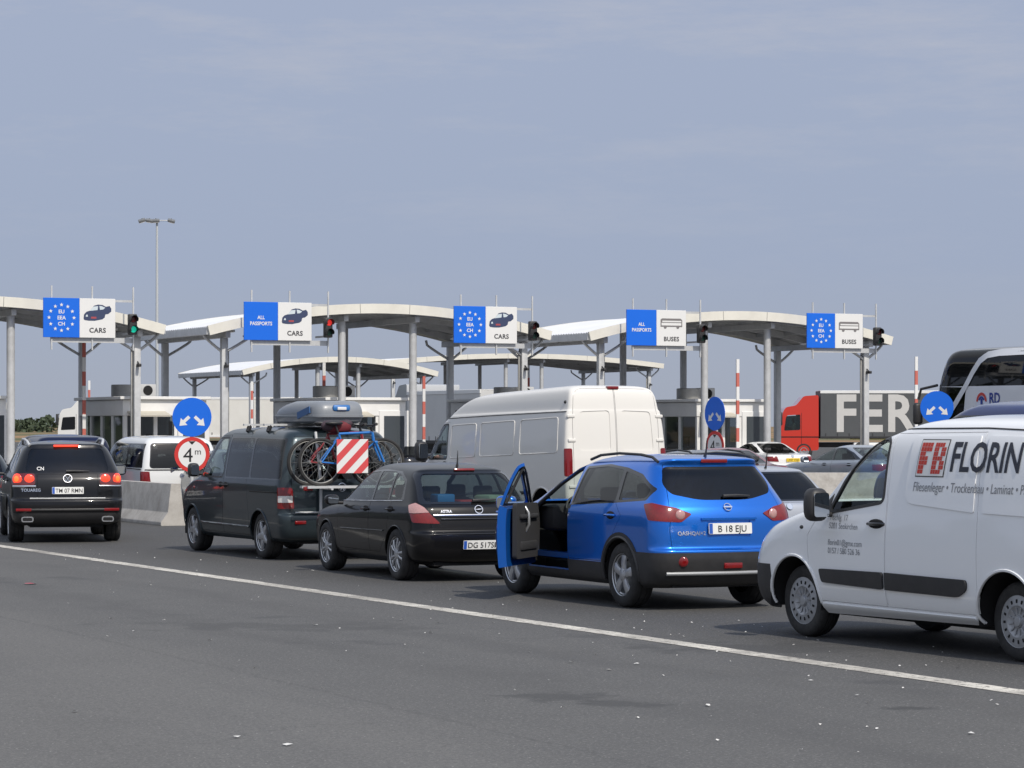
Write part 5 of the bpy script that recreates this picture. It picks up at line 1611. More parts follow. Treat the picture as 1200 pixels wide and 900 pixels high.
def other_cars():
    lane_car('hatch', 'estate_car', 'dark grey estate car with roof rails beyond the blue crossover', paint('dark grey paint', (.035, .037, .042), metal=.4, dust=.1), 862, 55, 25, 1.04, 1.0, 1.0, rails=True, gl=M_GL_TINT)
    lane_car('sedan', 'saloon_car', 'dark red saloon car half hidden behind the dark grey estate', paint('dark red paint', (.16, .012, .018), metal=.2, dust=.1), 896, 66, 25, 1, 1, 1.0, plate='TM 21 KLS')
    lane_car('sedan', 'saloon_car', 'white saloon car with a yellow number plate near the booths', paint('white saloon paint', (.72, .72, .71), dust=.1), 930, 92, 25, 1, 1.02, 1.0, plate='LX57 VGD', plate_bg=M_PLATEY)
    lane_car('hatch', 'coupe_car', 'silver car showing its dark rear window between blue crossover and white van', paint('silver paint', (.42, .44, .48), metal=.5, dust=.08), 930, 36.5, 25, 1.05, 1.0, .965, gl=M_GL_TINT, rgl=M_GL_DEEP, extra=lambda c: antenna(c, -.1, 1.37, .28, -.2))
    lane_car('sedan', 'saloon_car', 'silver grey saloon seen from its side behind the concrete barrier', paint('silver grey paint', (.30, .33, .37), metal=.5, dust=.08), 1062, 72, 33, 1, 1, 1.02, gl=M_GL_MID)
    lane_car('hatch', 'hatchback_car', 'grey hatchback mostly hidden behind the dark minivan', paint('mid grey paint', (.11, .12, .13), metal=.4, dust=.1), 302, 57, 24, 1, 1, 1, gl=M_GL_MID)
    lane_car('hatch', 'hatchback_car', 'dark car cut off by the left edge, just beyond the black off-road car', paint('blue black paint', (.012, .018, .022), metal=.3, dust=.12), -34, 52.3, 16, 1.05, 1.02, 1.02, gl=M_GL_TINT)
    lane_car('mpv', 'minivan', 'dark blue minivan in front of the black off-road car', paint('dark blue paint', (.006, .010, .036), metal=.1, dust=.05, coat=.6), 88, 60, 20, .96, 1.0, .905, gl=M_GL_TINT, rails=False, cat='van')

    # white pickup with a hard canopy
    def canopy(c):
        for sd in (1, -1):
            c.line([(.9, 1.03), (-.85, 1.01)], .012, M_PLASTIC, 90, sd, name='canopy_seam', lift=.004)
        c.line([(.80, 1.0), (-.80, 1.0)], .014, M_PLASTIC, 0, 1, name='canopy_seam', lift=.004)
    lane_car('mpv', 'pickup_truck', 'white pickup with a hard canopy behind the concrete barrier', paint('white pickup paint', (.68, .69, .69), dust=.15), 214, 59, 22, 1.12, .95, .892, gl=glass('grey canopy glass', (.22, .23, .24)), rgl=M_GL_TINT, extra=canopy, cat='pickup')
    # blue van roof beside the coach
    lane_car('mpv', 'minivan', 'deep blue high-roofed van right in front of the white coach', paint('deep blue paint', (.006, .022, .12), dust=.03), 1322, 40, 27, 1.15, 1.0, 1.20, gl=M_GL_TINT, cat='van')


def tall_white_van():
    th = R(27)
    X, Z = 65 / F * 47, 47.0
    # rear-left corner at the pixel, rear axle .95 ahead of it
    l = Vector((-math.cos(th), -math.sin(th), 0)); f = Vector((-math.sin(th), math.cos(th), 0))
    loc = Vector((X, Z, 0)) + f * .95 - l * 1.0; rz = PI / 2 + th
    P = paint('tall van white', (.70, .685, .65), rough=.45, dust=.6, coat=.5, dustcol=(.42, .37, .29))
    a = (.07, .3, .025, .2)
    dx = 1.47
    rows = [(-.80, .35, 4.4, .3, .93) + a, (-.92, .42, 4.5, .4, .98) + a, (-.95, .60, 4.55, .6, 1.005) + a, (-.955, 1.0, 4.5, .95, 1.018) + a, (-.955, 1.25, 4.2, 1.2, 1.02) + a, (-.945, 1.45, 3.65, 1.42, 1.012) + a,
            (-.93, 1.8, 3.25, 1.85, .987) + a, (-.91, 2.08, 2.9, 2.14, .955) + a, (-.90, 2.15, 2.72, 2.22, .935) + a, (-.895, 2.17, 2.7, 2.25, .915) + a, (-.87, 2.38, 2.3, 2.42, .875) + a, (-.83, 2.52, 1.95, 2.53, .82, .1, .3, .03, .3),
            (-.72, 2.585, 1.65, 2.58, .70, .15, .3, .04, .2), (-.45, 2.615, 1.3, 2.615, .5, .2, .2, .04, .1), (-.1, 2.63, 1.0, 2.63, .25, .1, .1, .02, .05), (.3, 2.64, .7, 2.64, .02, .01, .01, .001, .001)]
    rows = [(r[0], r[1] * .985, r[2] + (dx if r[2] > 1.2 else 0), r[3] * .985) + tuple(r[4:]) for r in rows]
    c = Car('delivery_van', 'tall white delivery van with dusty rear doors standing behind the blue crossover', 'van', rows, P, loc, rz, kr=.01, kf=.06, nsub=5, ns=44)
    c.begin(); XF = 4.33
    c.arch(0, .37, .43, lip=.016); c.arch(XF, .37, .43, lip=.016)
    for sd in (1, -1):
        fl = (lambda sd: lambda q: q.y * sd > 0)(sd)
        w = rpoly([(4.75, 1.42), (4.45, 1.86), (4.19, 2.02), (3.89, 2.03), (3.89, 1.40)], [.05, .05, .08, .05, .05])
        c.cut(inset(w, -.03), 90, sd, flt=fl)
        g = c.pane(w, M_GL_CLEAR, 90, sd)
        fr = c.part(c.cut(inset(w, -.03), 90, sd, flt=fl), 'window_frame', [M_PLASTIC, M_DARK], t=.03)
        d = c.shut([(4.9, .5), (4.95, 1.2), (4.83, 1.42), (4.47, 1.92), (4.21, 2.07), (3.83, 2.08), (3.83, .46)], 90, sd, gap=.006, name='front_door'); g.parent = d; fr.parent = d
        c.handle(3.97, 1.3, sd, parent=d)
        c.mirror(4.59, sd * 1.06, 1.55, sd, (.14, .22, .34), m=M_PLASTIC, parent=d)
        # pressed blanks: recessed sheets with a raised lip
        for x0, x1 in ((3.72, 2.63), (2.43, 1.05), (.82, -.62)):
            q = rpoly([(x0, 1.40), (x1, 1.40), (x1 + (.03 if x1 < -.5 else 0), 2.01), (x0, 2.01)], .07)
            b = c.part(c.cut(q, 90, sd, flt=fl), 'blank_panel', [P, M_INT], t=.02, lift=-.001)
            c.line(q + q[:1], .008, P, 90, sd, name='panel_lip', lift=.002)
        c.line([(4.1, 2.15), (2.0, 2.135), (-.84, 2.10)], .011, mat('van seam', (.12, .12, .12), .6), 90, sd, name='roof_seam', lift=.002)
        c.line([(3.7, .72), (.45, .72)], .03, M_PLASTIC, 90, sd, name='side_moulding', lift=.004)
        for x, z in ((3.8, 2.28), (-.72, 2.27)):
            mb = MB(); mb.ellipsoid(c.proj(90, sd, x, z), (.035, .03, .03)); mk('marker_lamp', mb, M_PLASTIC, c.root)
        # vertical lamp low at the corner
        fr2 = (lambda sd: lambda q: q.x < -.5 and q.y * sd > 0)(sd)
        lp = c.panel(rpoly([(sd * .88, .98), (sd * 1.01, .98), (sd * 1.01, 1.46), (sd * .88, 1.46)], .03), [M_LRED, M_DARK], 0, 1, name='tail_light', lift=.012, flt=fr2)
        # rear door leaf with its blank
        d = [(sd * .006, .62), (sd * .855, .62), (sd * .855, 1.9), (sd * .80, 2.40), (sd * .70, 2.50), (sd * .006, 2.515)]
        q = rpoly([(sd * .12, 1.42), (sd * .74, 1.42), (sd * .70, 2.10), (sd * .12, 2.12)], .07)
        c.cut(rpoly(d, [.01, .03, .05, .1, .1, .01]), 0, 1, flt=lambda q_: q_.x < 0)
        b = c.part(c.cut(q, 0, 1, flt=lambda q_: q_.x < 0), 'blank_panel', [P, M_INT], t=.02, lift=-.012)
        dd = c.shut(rpoly(d, [.01, .03, .05, .1, .1, .01]), 0, 1, gap=.007, name='rear_door', flt=lambda q_: q_.x < 0); b.parent = dd
        for z in (1.60, .80, 2.02):
            mb = MB(); p = c.proj(0, 1, sd * .875, z, .005); mb.box(p + Vector((0, 0, 0)), (.03, .15, .055), 0, .012); mk('hinge', mb, P, dd, smooth=40)
    mb = MB(); mb.box((-.80, 0, 2.52), (.10, .22, .055), 0, .015); mk('brake_light', mb, M_LRED, c.root)
    # blue sticker band above the windscreen
    mb = MB()
    mb.grid([[c.proj(180, 1, -.72 + 1.44 * i / 16, z, .006) for i in range(17)] for z in (2.23, 2.29, 2.35, 2.40)], 0)
    mk('sun_band', mb, mat('band blue', (.02, .10, .5), .4), c.root, smooth=60)
    c.pane(rpoly([(-.84, 1.48), (.84, 1.48), (.74, 2.11), (-.74, 2.11)], .08), M_GL_CLEAR, 180, 1, name='windscreen', flt=lambda q: q.x > 1.2)
    c.seats([(3.92, .5, .95), (3.92, -.5, .95)])
    mb = MB(); mb.box((4.77, 0, 1.25), (.5, 1.7, .34), 0, .08); mb.box((3.47, 0, 1.25), (.04, 1.6, 1.5), 0); mk('dashboard', mb, M_INT, c.root); c.steering(4.47, .5, 1.38)
    c.wheels(XF, .36, .235, 1.0 - .14, 'steel', .225, M_STEELCAP)
    c.finish((-.7, 5.4, .66, .3, .55))
    # the unladen body stands about two degrees nose-down on its wheels
    pv = Vector((2.1, 0, .4)); Rm = Matrix.Rotation(R(1.9), 3, 'Y')
    for o in c.root.children:
        if not o.name.startswith('wheel'):
            o.location = pv - Rm @ pv; o.rotation_euler = (0, R(1.9), 0)
    M = Matrix.Translation(loc) @ Matrix.Rotation(rz, 4, 'Z')
    o = seated_person(M @ Vector((4.02, .50, .93)), rz, 'person', 'driver with one bare forearm on the window sill of the tall white van', (.16, .17, .20), arm='sill')


def skin_mesh(name, verts, edges, radii, m, sub=2):
    me = bpy.data.meshes.new(name); me.from_pydata(verts, edges, []); o = bpy.data.objects.new(name, me); COL.objects.link(o)
    md = o.modifiers.new('s', 'SKIN'); md.use_smooth_shade = True
    for i, r in enumerate(radii):
        me.skin_vertices[0].data[i].radius = (r, r) if not isinstance(r, tuple) else r
    me.skin_vertices[0].data[0].use_root = True
    sb = o.modifiers.new('d', 'SUBSURF'); sb.levels = sub; sb.render_levels = sub
    dg = bpy.context.evaluated_depsgraph_get(); dg.update()
    nm = bpy.data.meshes.new_from_object(o.evaluated_get(dg))
    o.modifiers.clear(); o.data = nm; nm.materials.clear()
    for mm in m: nm.materials.append(mm)
    for p in nm.polygons: p.use_smooth = True
    return o


M_SKIN = mat('skin', (.42, .24, .17), .5, noise=.1)


def seated_person(loc, rz, name, label, shirt, arm='wheel'):
    """sitting figure, x ahead, y left, seat height at z = 0"""
    sh = mat('shirt %.2f' % shirt[0], shirt, .85, noise=.15); tr = mat('trousers', (.05, .055, .08), .85); hair = mat('hair', (.03, .02, .015), .7)
    V = [(0, 0, .12), (-.03, 0, .30), (-.06, 0, .48), (-.06, 0, .60), (-.03, 0, .67), (0, 0, .76), (0, 0, .86)]
    Ra = [.15, (.15, .12), (.17, .12), .075, .055, (.075, .092), (.075, .08)]
    E = [(i, i + 1) for i in range(6)]
    def add(p, r, par):
        V.append(p); Ra.append(r); E.append((par, len(V) - 1)); return len(V) - 1
    for s in (1, -1):
        a = add((-.05, s * .19, .53), .06, 2)
        if s == 1 and arm == 'sill':
            b = add((.06, .36, .40), .05, a); c = add((.30, .44, .44), .04, b); d = add((.38, .43, .44), .035, c)
        else:
            b = add((.08, s * .25, .30), .05, a); c = add((.34, s * .18, .36), .04, b); d = add((.42, s * .15, .38), .035, c)
        for k in (-.02, -.007, .007, .02):
            f = add((V[d][0] + .05, V[d][1] + k * 1.3, V[d][2] - .01), .011, d); add((V[d][0] + .08, V[d][1] + k * 1.4, V[d][2] - .035), .009, f)
        h = add((.10, s * .11, .06), .09, 0); k2 = add((.46, s * .13, .10), .065, h); an = add((.58, s * .13, -.30), .045, k2); add((.68, s * .13, -.34), .04, an)
    o = skin_mesh(name, V, E, Ra, [sh, M_SKIN, tr, hair])
    for p in o.data.polygons:
        c = p.center
        if c.z > .615 and abs(c.y) < .14:
            p.material_index = 1
        if c.z > .80 and (c.x < .03 or c.z > .89):
            p.material_index = 3
        if c.x > .13 and c.z > .22: p.material_index = 1
        if c.z < .18 and c.x > .02: p.material_index = 2
    o.location = loc; o.rotation_euler = (0, 0, rz)
    tag(o, label, 'person')
    return o


def coach():
    P = paint('coach white', (.70, .71, .73), rough=.35, dust=.06)
    th = R(25); f = Vector((-math.sin(th), math.cos(th), 0)); l = Vector((-math.cos(th), -math.sin(th), 0))
    Zf = 78.0
    nose = Vector(((1084 - 600) / F * Zf, Zf, 0))
    XN = 8.85
    loc = nose - l * 1.20 - f * XN
    a = (.2, .5, .04, .18)
    rows = [(-3.2, .3, 8.5, .28, 1.1) + a, (-3.25, .4, 8.75, .4, 1.22) + a, (-3.28, .8, 8.85, .8, 1.27) + a, (-3.28, 1.4, 8.88, 1.4, 1.275) + a, (-3.27, 2.0, 8.82, 2.0, 1.275) + a, (-3.26, 2.6, 8.68, 2.6, 1.275) + a, (-3.22, 3.2, 8.45, 3.2, 1.265) + a,
            (-3.15, 3.7, 8.15, 3.72, 1.24) + a, (-3.05, 3.88, 7.9, 3.90, 1.16, .2, .5, .04, .2), (-2.7, 3.97, 7.2, 3.98, .9, .2, .4, .04, .15), (-1.5, 4.01, 6, 4.01, .4, .1, .2, .02, .05), (2, 4.02, 3, 4.02, .02, .005, .005, .001, .001)]
    rows = [(r[0], r[1] * 1.035, r[2], r[3] * 1.035) + tuple(r[4:]) for r in rows]
    c = Car('coach', 'white touring coach with dark wrap-around windows and blue lettering', 'coach', rows, P, loc, PI / 2 + th, kr=.01, kf=.04, nsub=5, ns=60)
    c.begin(); XF = 6.0
    c.arch(0, .5, .58, lip=.02); c.arch(XF, .5, .58, lip=.02)
    g_ = M_GL_TINT
    for sd in (1, -1):
        # dark upper glazing from nose to tail, then the dark driver's corner under it
        c.pane(rpoly([(8.9, 3.08), (8.35, 4.0), (-2.9, 3.98), (-3.0, 3.02), (6.6, 3.02), (8.2, 3.06)], [.02, .1, .2, .2, .02, .02]), g_, 90, sd, name='side_window', thr=.25) if False else c.pane([(8.95, 3.06), (8.2, 4.07), (-2.9, 4.05), (-3.0, 3.02)], g_, 90, sd, name='side_window')
        c.pane(rpoly([(8.05, 1.5), (7.0, 1.5), (6.75, 3.02), (8.15, 3.055)], [.05, .05, .02, .02]), g_, 90, sd, name='driver_window')
        c.part(c.cut([(8.5, 4.075), (8.3, 4.14), (-3.0, 4.14), (-3.0, 4.055)], 90, sd, thr=.03), 'roof_edge', [M_GLOSSBLK, M_DARK], t=.02)
        # white swoosh between the two
        path = [(8.35, 1.3), (7.72, 2.16), (7.2, 2.62), (6.76, 3.05), (6.42, 3.44), (6.1, 3.74), (5.75, 3.90), (5.2, 3.95), (4.0, 3.96), (1.0, 3.96), (-2.8, 3.95)]
        mb = MB(); A, B = [], []
        fine = []
        for (x0, z0_), (x1, z1_) in zip(path[:-1], path[1:]):
            k = max(2, int(abs(x1 - x0) / .15))
            fine += [(x0 + (x1 - x0) * q / k, z0_ + (z1_ - z0_) * q / k) for q in range(k)]
        fine.append(path[-1])
        for i in range(len(fine)):
            p0, p1 = fine[max(0, i - 1)], fine[min(len(fine) - 1, i + 1)]
            tx, tz = p1[0] - p0[0], p1[1] - p0[1]; l_ = math.hypot(tx, tz); nx, nz_ = -tz / l_ * .09, tx / l_ * .09
            A.append(c.proj(90, sd, fine[i][0] + nx, fine[i][1] + nz_, .02)); B.append(c.proj(90, sd, fine[i][0] - nx, fine[i][1] - nz_, .02))
        mb.grid([A, B], 0, flip=sd < 0); mk('swoosh_trim', mb, P, c.root, smooth=60)
    put_text('RD', .30, (0, 0, 0), (-1, 0, 0), (0, 0, 1), M_INKBLUE, c.root, mapf=lambda x, y: c.proj(90, 1, 5.62 - x, 2.57 + y, .012), bold=.035, xs=.95)
    # round red and blue badge
    mb = MB()
    bx, bz = 5.98, 2.62
    for m_, r0, r1, a0, a1 in ((0, .25, .17, 0, PI), (1, .15, .09, PI * .1, PI * .9)):
        mb.grid([[c.proj(90, 1, bx + r * math.cos(a0 + (a1 - a0) * i / 16), bz + r * math.sin(a0 + (a1 - a0) * i / 16), .012) for i in range(17)] for r in (r0, r1)], m_)
    mb.grid([[c.proj(90, 1, bx + dx, bz - .08 + dz, .012) for dx in (-.05, .05)] for dz in (0, .16)], 1)
    mk('emblem', mb, [M_INKRED, M_INKBLUE], c.root, smooth=None)
    c.pane(rpoly([(-1.12, 1.2), (1.12, 1.2), (1.1, 3.80), (-1.1, 3.80)], .15), g_, 180, 1, name='windscreen', flt=lambda q: q.x > 7)
    c.pane(rpoly([(-1.0, 2.5), (1.0, 2.5), (.95, 3.6), (-.95, 3.6)], .15), g_, 0, 1, name='rear_window', flt=lambda q: q.x < 0)
    for sd in (1, -1):
        c.panel(rpoly([(sd * .95, .8), (sd * 1.2, .8), (sd * 1.2, 1.5), (sd * .95, 1.5)], .05), [M_LRED, M_DARK], 0, 1, name='tail_light', lift=.01, flt=lambda q: q.x < 0)
        mb = MB(); mb.tube([(8.3, sd * 1.15, 3.1), (8.9, sd * 1.30, 3.0), (8.95, sd * 1.36, 2.7)], .04); mb.box((8.95, sd * 1.38, 2.30), (.2, .28, .62), 0, .08)
        mk('side_mirror', mb, M_PLASTIC, c.root, smooth=50)
    for x in range(8):
        for y in (.7, -.7):
            mb = MB(); mb.box((6.0 - x * .95, y, 2.35), (.16, .9, 1.3), 0, .06); mk('seat', mb, M_SEAT, c.root, smooth=50)
    mb = MB(); mb.box((2.4, 0, 1.5), (10.2, 2.2, .06), 0); mk('cabin_floor', mb, M_INT, c.root)
    c.wheels(XF, .5, .3, 1.27 - .16, 'steel', .29, M_STEELCAP)
    c.finish((-3.0, 8.2, .8, .35, .8))


def lorry(name, label, loc, rz, cabm, boxm, text=None, tank=False, driver=False, boxlen=13.4, top=4.0, strip=None, low=None, stripes=False):
    """articulated lorry heading +x; the front bumper is at x = 0"""
    t = thing(name, label, 'lorry', loc, rz)
    z0 = .95
    prof = [(-2.2, .55), (-.05, .45), (0, .75), (-.03, 1.7), (-.15, 2.75), (-.32, 3.02), (-.9, 3.12), (-1.35, 3.66), (-2.2, 3.72)]
    mb = MB(); mb.prism(rpoly(prof, .12, 3), (0, 1.22, 0), (1, 0, 0), (0, 0, 1), 2.44, 0)
    cab = mk('cab', mb, cabm, t, smooth=30)
    if driver:
        # real window openings right through the cab, so the driver can be seen
        cb = MB(); cb.prism(rpoly([(-1.15, 1.72), (-.30, 1.68), (-.38, 2.55), (-1.15, 2.6)], .08), (0, 2, 0), (1, 0, 0), (0, 0, 1), 4, 0)
        bmesh.ops.recalc_face_normals(cb.bm, faces=cb.bm.faces)
        co = mk('cutter', cb, M_DARK, None, smooth=None)
        co.matrix_world = Matrix.Translation(loc) @ Matrix.Rotation(rz, 4, 'Z')
        md = cab.modifiers.new('b', 'BOOLEAN'); md.object = co; md.solver = 'EXACT'
        dg = bpy.context.evaluated_depsgraph_get(); dg.update()
        nm = bpy.data.meshes.new_from_object(cab.evaluated_get(dg)); cab.modifiers.clear(); cab.data = nm
        bpy.data.objects.remove(co)
    for sd in (1, -1):
        y = sd * 1.222
        mb = MB(); mb.prism(rpoly([(-1.15, 1.72), (-.22, 1.68), (-.34, 2.5), (-1.15, 2.55)], .08), (0, y, 0), (1, 0, 0), (0, 0, 1), -sd * .012, 0)
        mk('side_window', mb, M_GL_DEEP if not driver else M_GL_MID, cab, smooth=None)
        mb = MB(); mb.prism([(-1.22, .9), (-1.20, .9), (-1.20, 2.7), (-1.22, 2.7)], (0, y, 0), (1, 0, 0), (0, 0, 1), -sd * .006); mb.prism([(-2.2, 1.28), (0, 1.28), (0, 1.34), (-2.2, 1.34)], (0, y, 0), (1, 0, 0), (0, 0, 1), -sd * .008)
        mk('door_gap', mb, M_DARK, cab, smooth=None)
        mb = MB(); mb.box((-.02, sd * 1.42, 2.35), (.16, .22, .75), 0, .05); mb.tube([(-.1, sd * 1.2, 2.7), (-.02, sd * 1.42, 2.7)], .03); mk('side_mirror', mb, M_PLASTIC, t, smooth=50)
    mb = MB(); mb.grid([[(-.02 - .20 * (z - 1.7) / 1.05 + .012, y, z) for y in (-1.1, 1.1)] for z in (1.75, 2.7)]); mk('windscreen', mb, M_GL_DEEP, cab, smooth=None)
    # chassis, tank
    mb = MB(); mb.box((-8.2, 0, .85), (14.6, .9, .28), 0, .03); mk('chassis', mb, M_PLASTIC, t, smooth=30)
    bx0 = -2.3; bx1 = bx0 - boxlen
    mb = MB(); mb.box(((bx0 + bx1) / 2, 0, (z0 + .35 + top) / 2), (boxlen, 2.5, top - z0 - .35), 0, .03, 1)
    bm_ = [boxm]
    tr = mk('trailer', mb, bm_, t, smooth=30)
    mb = MB()
    for sd in (1, -1):
        mb.box(((bx0 + bx1) / 2, sd * 1.24, top - .06), (boxlen + .02, .06, .16), 0, .01, 1); mb.box(((bx0 + bx1) / 2, sd * 1.24, z0 + .33), (boxlen + .02, .06, .14), 1, .01, 1)
    mb.box(((bx0 + bx1) / 2, 0, top + .012), (boxlen, 2.46, .03), 0)
    mk('trailer_frame', mb, [M_WHITEP if strip is None else strip, low or M_PLASTIC], tr, smooth=30)
    # curtain straps
    mb = MB()
    n = int(boxlen / .65)
    for sd in (1, -1):
        for i in range(n):
            x = bx0 - .3 - i * (boxlen - .6) / (n - 1)
            mb.box((x, sd * 1.255, z0 + .42), (.05, .01, .3), 0)
    mk('curtain_strap', mb, M_PLASTIC, tr, smooth=None)
    if text:
        put_text(text, 2.15, Vector((bx0 - .80, 1.256, z0 + .72)), (-1, 0, 0), (0, 0, 1), mat('trailer lettering', (.55, .54, .52), .6, noise=.08), tr, bold=.035, xs=.92, spacing=1.12)
    if tank:
        mb = MB(); mb.box((-5.3, .9, .68), (2.2, .62, .62), 0, .1)
        mk('fuel_tank', mb, M_WHITEP, t, smooth=40)
        mb = MB(); mb.box((-5.5, 1.2, 1.2), (3.0, .03, .07), 0); mk('reflector_strip', mb, mat('strip yellow', (.55, .45, .05), .4), t, smooth=None)
    w0 = make_wheel(.5, .32, .29, 'steel', M_STEELCAP); first = True
    for x in (-1.35, -4.6, -12.0, -13.3):
        for sd in (1, -1):
            o = w0 if first else copy_tree(w0); first = False
            o.parent = t; o.location = (x, sd * 1.06, .5); o.rotation_euler = (0, rnd.uniform(0, 6), 0 if sd > 0 else PI)
    for sd in (1, -1):
        mb = MB(); mb.box((bx1 - .01, sd * 1.0, 1.0), (.04, .4, .16), 0, .02); mk('tail_light', mb, M_LRED, t)
    return t


def lorries():
    red = paint('lorry red', (.52, .035, .02), dust=.08); wh = paint('lorry white', (.70, .70, .68), dust=.1)
    dk = mat('curtain dark grey', (.075, .08, .085), .6, noise=.12, nscale=1.5); cw = mat('curtain white', (.70, .69, .65), .55, noise=.04, nscale=1.5, dirt=(.5, .47, .4), dirtamt=.3, dscale=.7)
    gr = mat('box body grey', (.58, .58, .57), .5, noise=.04, nscale=1, dirt=(.4, .4, .38), dirtamt=.3, dscale=.6)
    Zr = 158.0
    l = lorry('articulated_lorry', 'red-cabbed lorry pulling a dark grey trailer with giant white letters', W3(912, 499, Zr) * 1.0 - Vector((0, 0, H)), PI, red, dk, text='FER', tank=True, driver=True, top=3.95)
    seated_person(l.location + Vector((.78, -.72, 1.52)), PI, 'person', 'driver in a white shirt at the window of the red lorry cab', (.65, .65, .64))
    Zw = 178.0
    p = W3(71, 499, Zw); p.z = 0
    lorry('articulated_lorry', 'white articulated lorry standing side-on behind the left booth', p, PI, wh, cw, top=3.78, low=M_WHITEP)
    p = W3(18, 499, 172) ; p.z = 0
    lorry('articulated_lorry', 'white lorry with orange underside at the left edge of the picture', p - Vector((16.2, 0, 0)), PI, wh, cw, top=3.4, low=mat('orange skirt', (.55, .13, .03), .5))
    # box lorry heading into the lanes, its left flank in shade
    p = W3(484, 499, 118); p.z = 0
    lorry('box_lorry', 'grey box lorry beyond the tall white van, flank in shade', p, R(90 + 25), paint('lorry grey', (.4, .41, .42), dust=.1), gr, top=3.38, boxlen=7.5)


def motorcycle():
    p = W3(492, 499, 62); p.z = 0
    t = thing('motorcycle', 'black touring motorcycle just ahead of the tall white van', 'motorcycle', p, PI / 2 + R(24))
    for x, n in ((-.75, 'wheel'), (.75, 'wheel')):
        mb = MB(); mb.lathe([(.22, .06), (.29, .075), (.315, .05), (.32, 0), (.315, -.05), (.29, -.075), (.22, -.06)], 'y', 28, 0); w = mk(n, mb, M_TYRE, t, smooth=50, loc=(x, 0, .32), recalc=True)
        mb = MB(); mb.lathe([(.22, .03), (.20, .03), (.20, -.03), (.22, -.03)], 'y', 24, 0)
        for i in range(5):
            a = 2 * PI * i / 5; mb.bar((.03 * math.cos(a), 0, .03 * math.sin(a)), (.21 * math.cos(a), 0, .21 * math.sin(a)), .03, .03)
        mk('rim', mb, M_ALU, w, smooth=40, recalc=True)
    mb = MB(); mb.ellipsoid((.25, 0, .85), (.32, .16, .16), 0, sup=.8); mb.box((0, 0, .55), (.6, .32, .4), 0, .08); mb.tube([(.75, .1, .32), (.5, .1, .95)], .03); mb.tube([(.75, -.1, .32), (.5, -.1, .95)], .03); mb.tube([(-.75, .1, .32), (-.1, .12, .5)], .035)
    mk('frame', mb, M_GLOSSBLK, t, smooth=50)
    mb = MB(); mb.ellipsoid((-.2, 0, .86), (.42, .17, .07), 0, sup=.8); mk('saddle', mb, M_SEAT, t, smooth=60)
    mb = MB(); mb.ellipsoid((.62, 0, 1.02), (.22, .30, .26), 0, sup=.75); mk('fairing', mb, M_GLOSSBLK, t, smooth=60)
    mb = MB(); mb.grid([[(.55 - .12 * z, y, 1.2 + .28 * z) for y in (-.2, -.1, 0, .1, .2)] for z in (0, .5, 1)]); mk('windshield', mb, M_GL_TINT, t, smooth=60)
    for s in (1, -1):
        mb = MB(); mb.box((-.55, s * .34, .66), (.5, .2, .42), 0, .07); mk('pannier', mb, M_PLASTIC, t, smooth=50)
        mb = MB(); mb.tube([(.45, s * .12, 1.08), (.35, s * .42, 1.06)], .018); mb.tube([(.42, s * .3, 1.08), (.45, s * .46, 1.24)], .01); mb.ellipsoid((.44, s * .48, 1.28), (.03, .08, .05)); mk('handlebar', mb, M_PLASTIC, t, smooth=60)
    mb = MB(); mb.box((-.72, 0, 1.14), (.42, .52, .36), 0, .09); mk('top_case', mb, M_GLOSSBLK, t, smooth=50)
    mb = MB(); mb.box((-.94, 0, 1.06), (.03, .3, .05), 0, .01); mk('tail_light', mb, M_LRED, t)
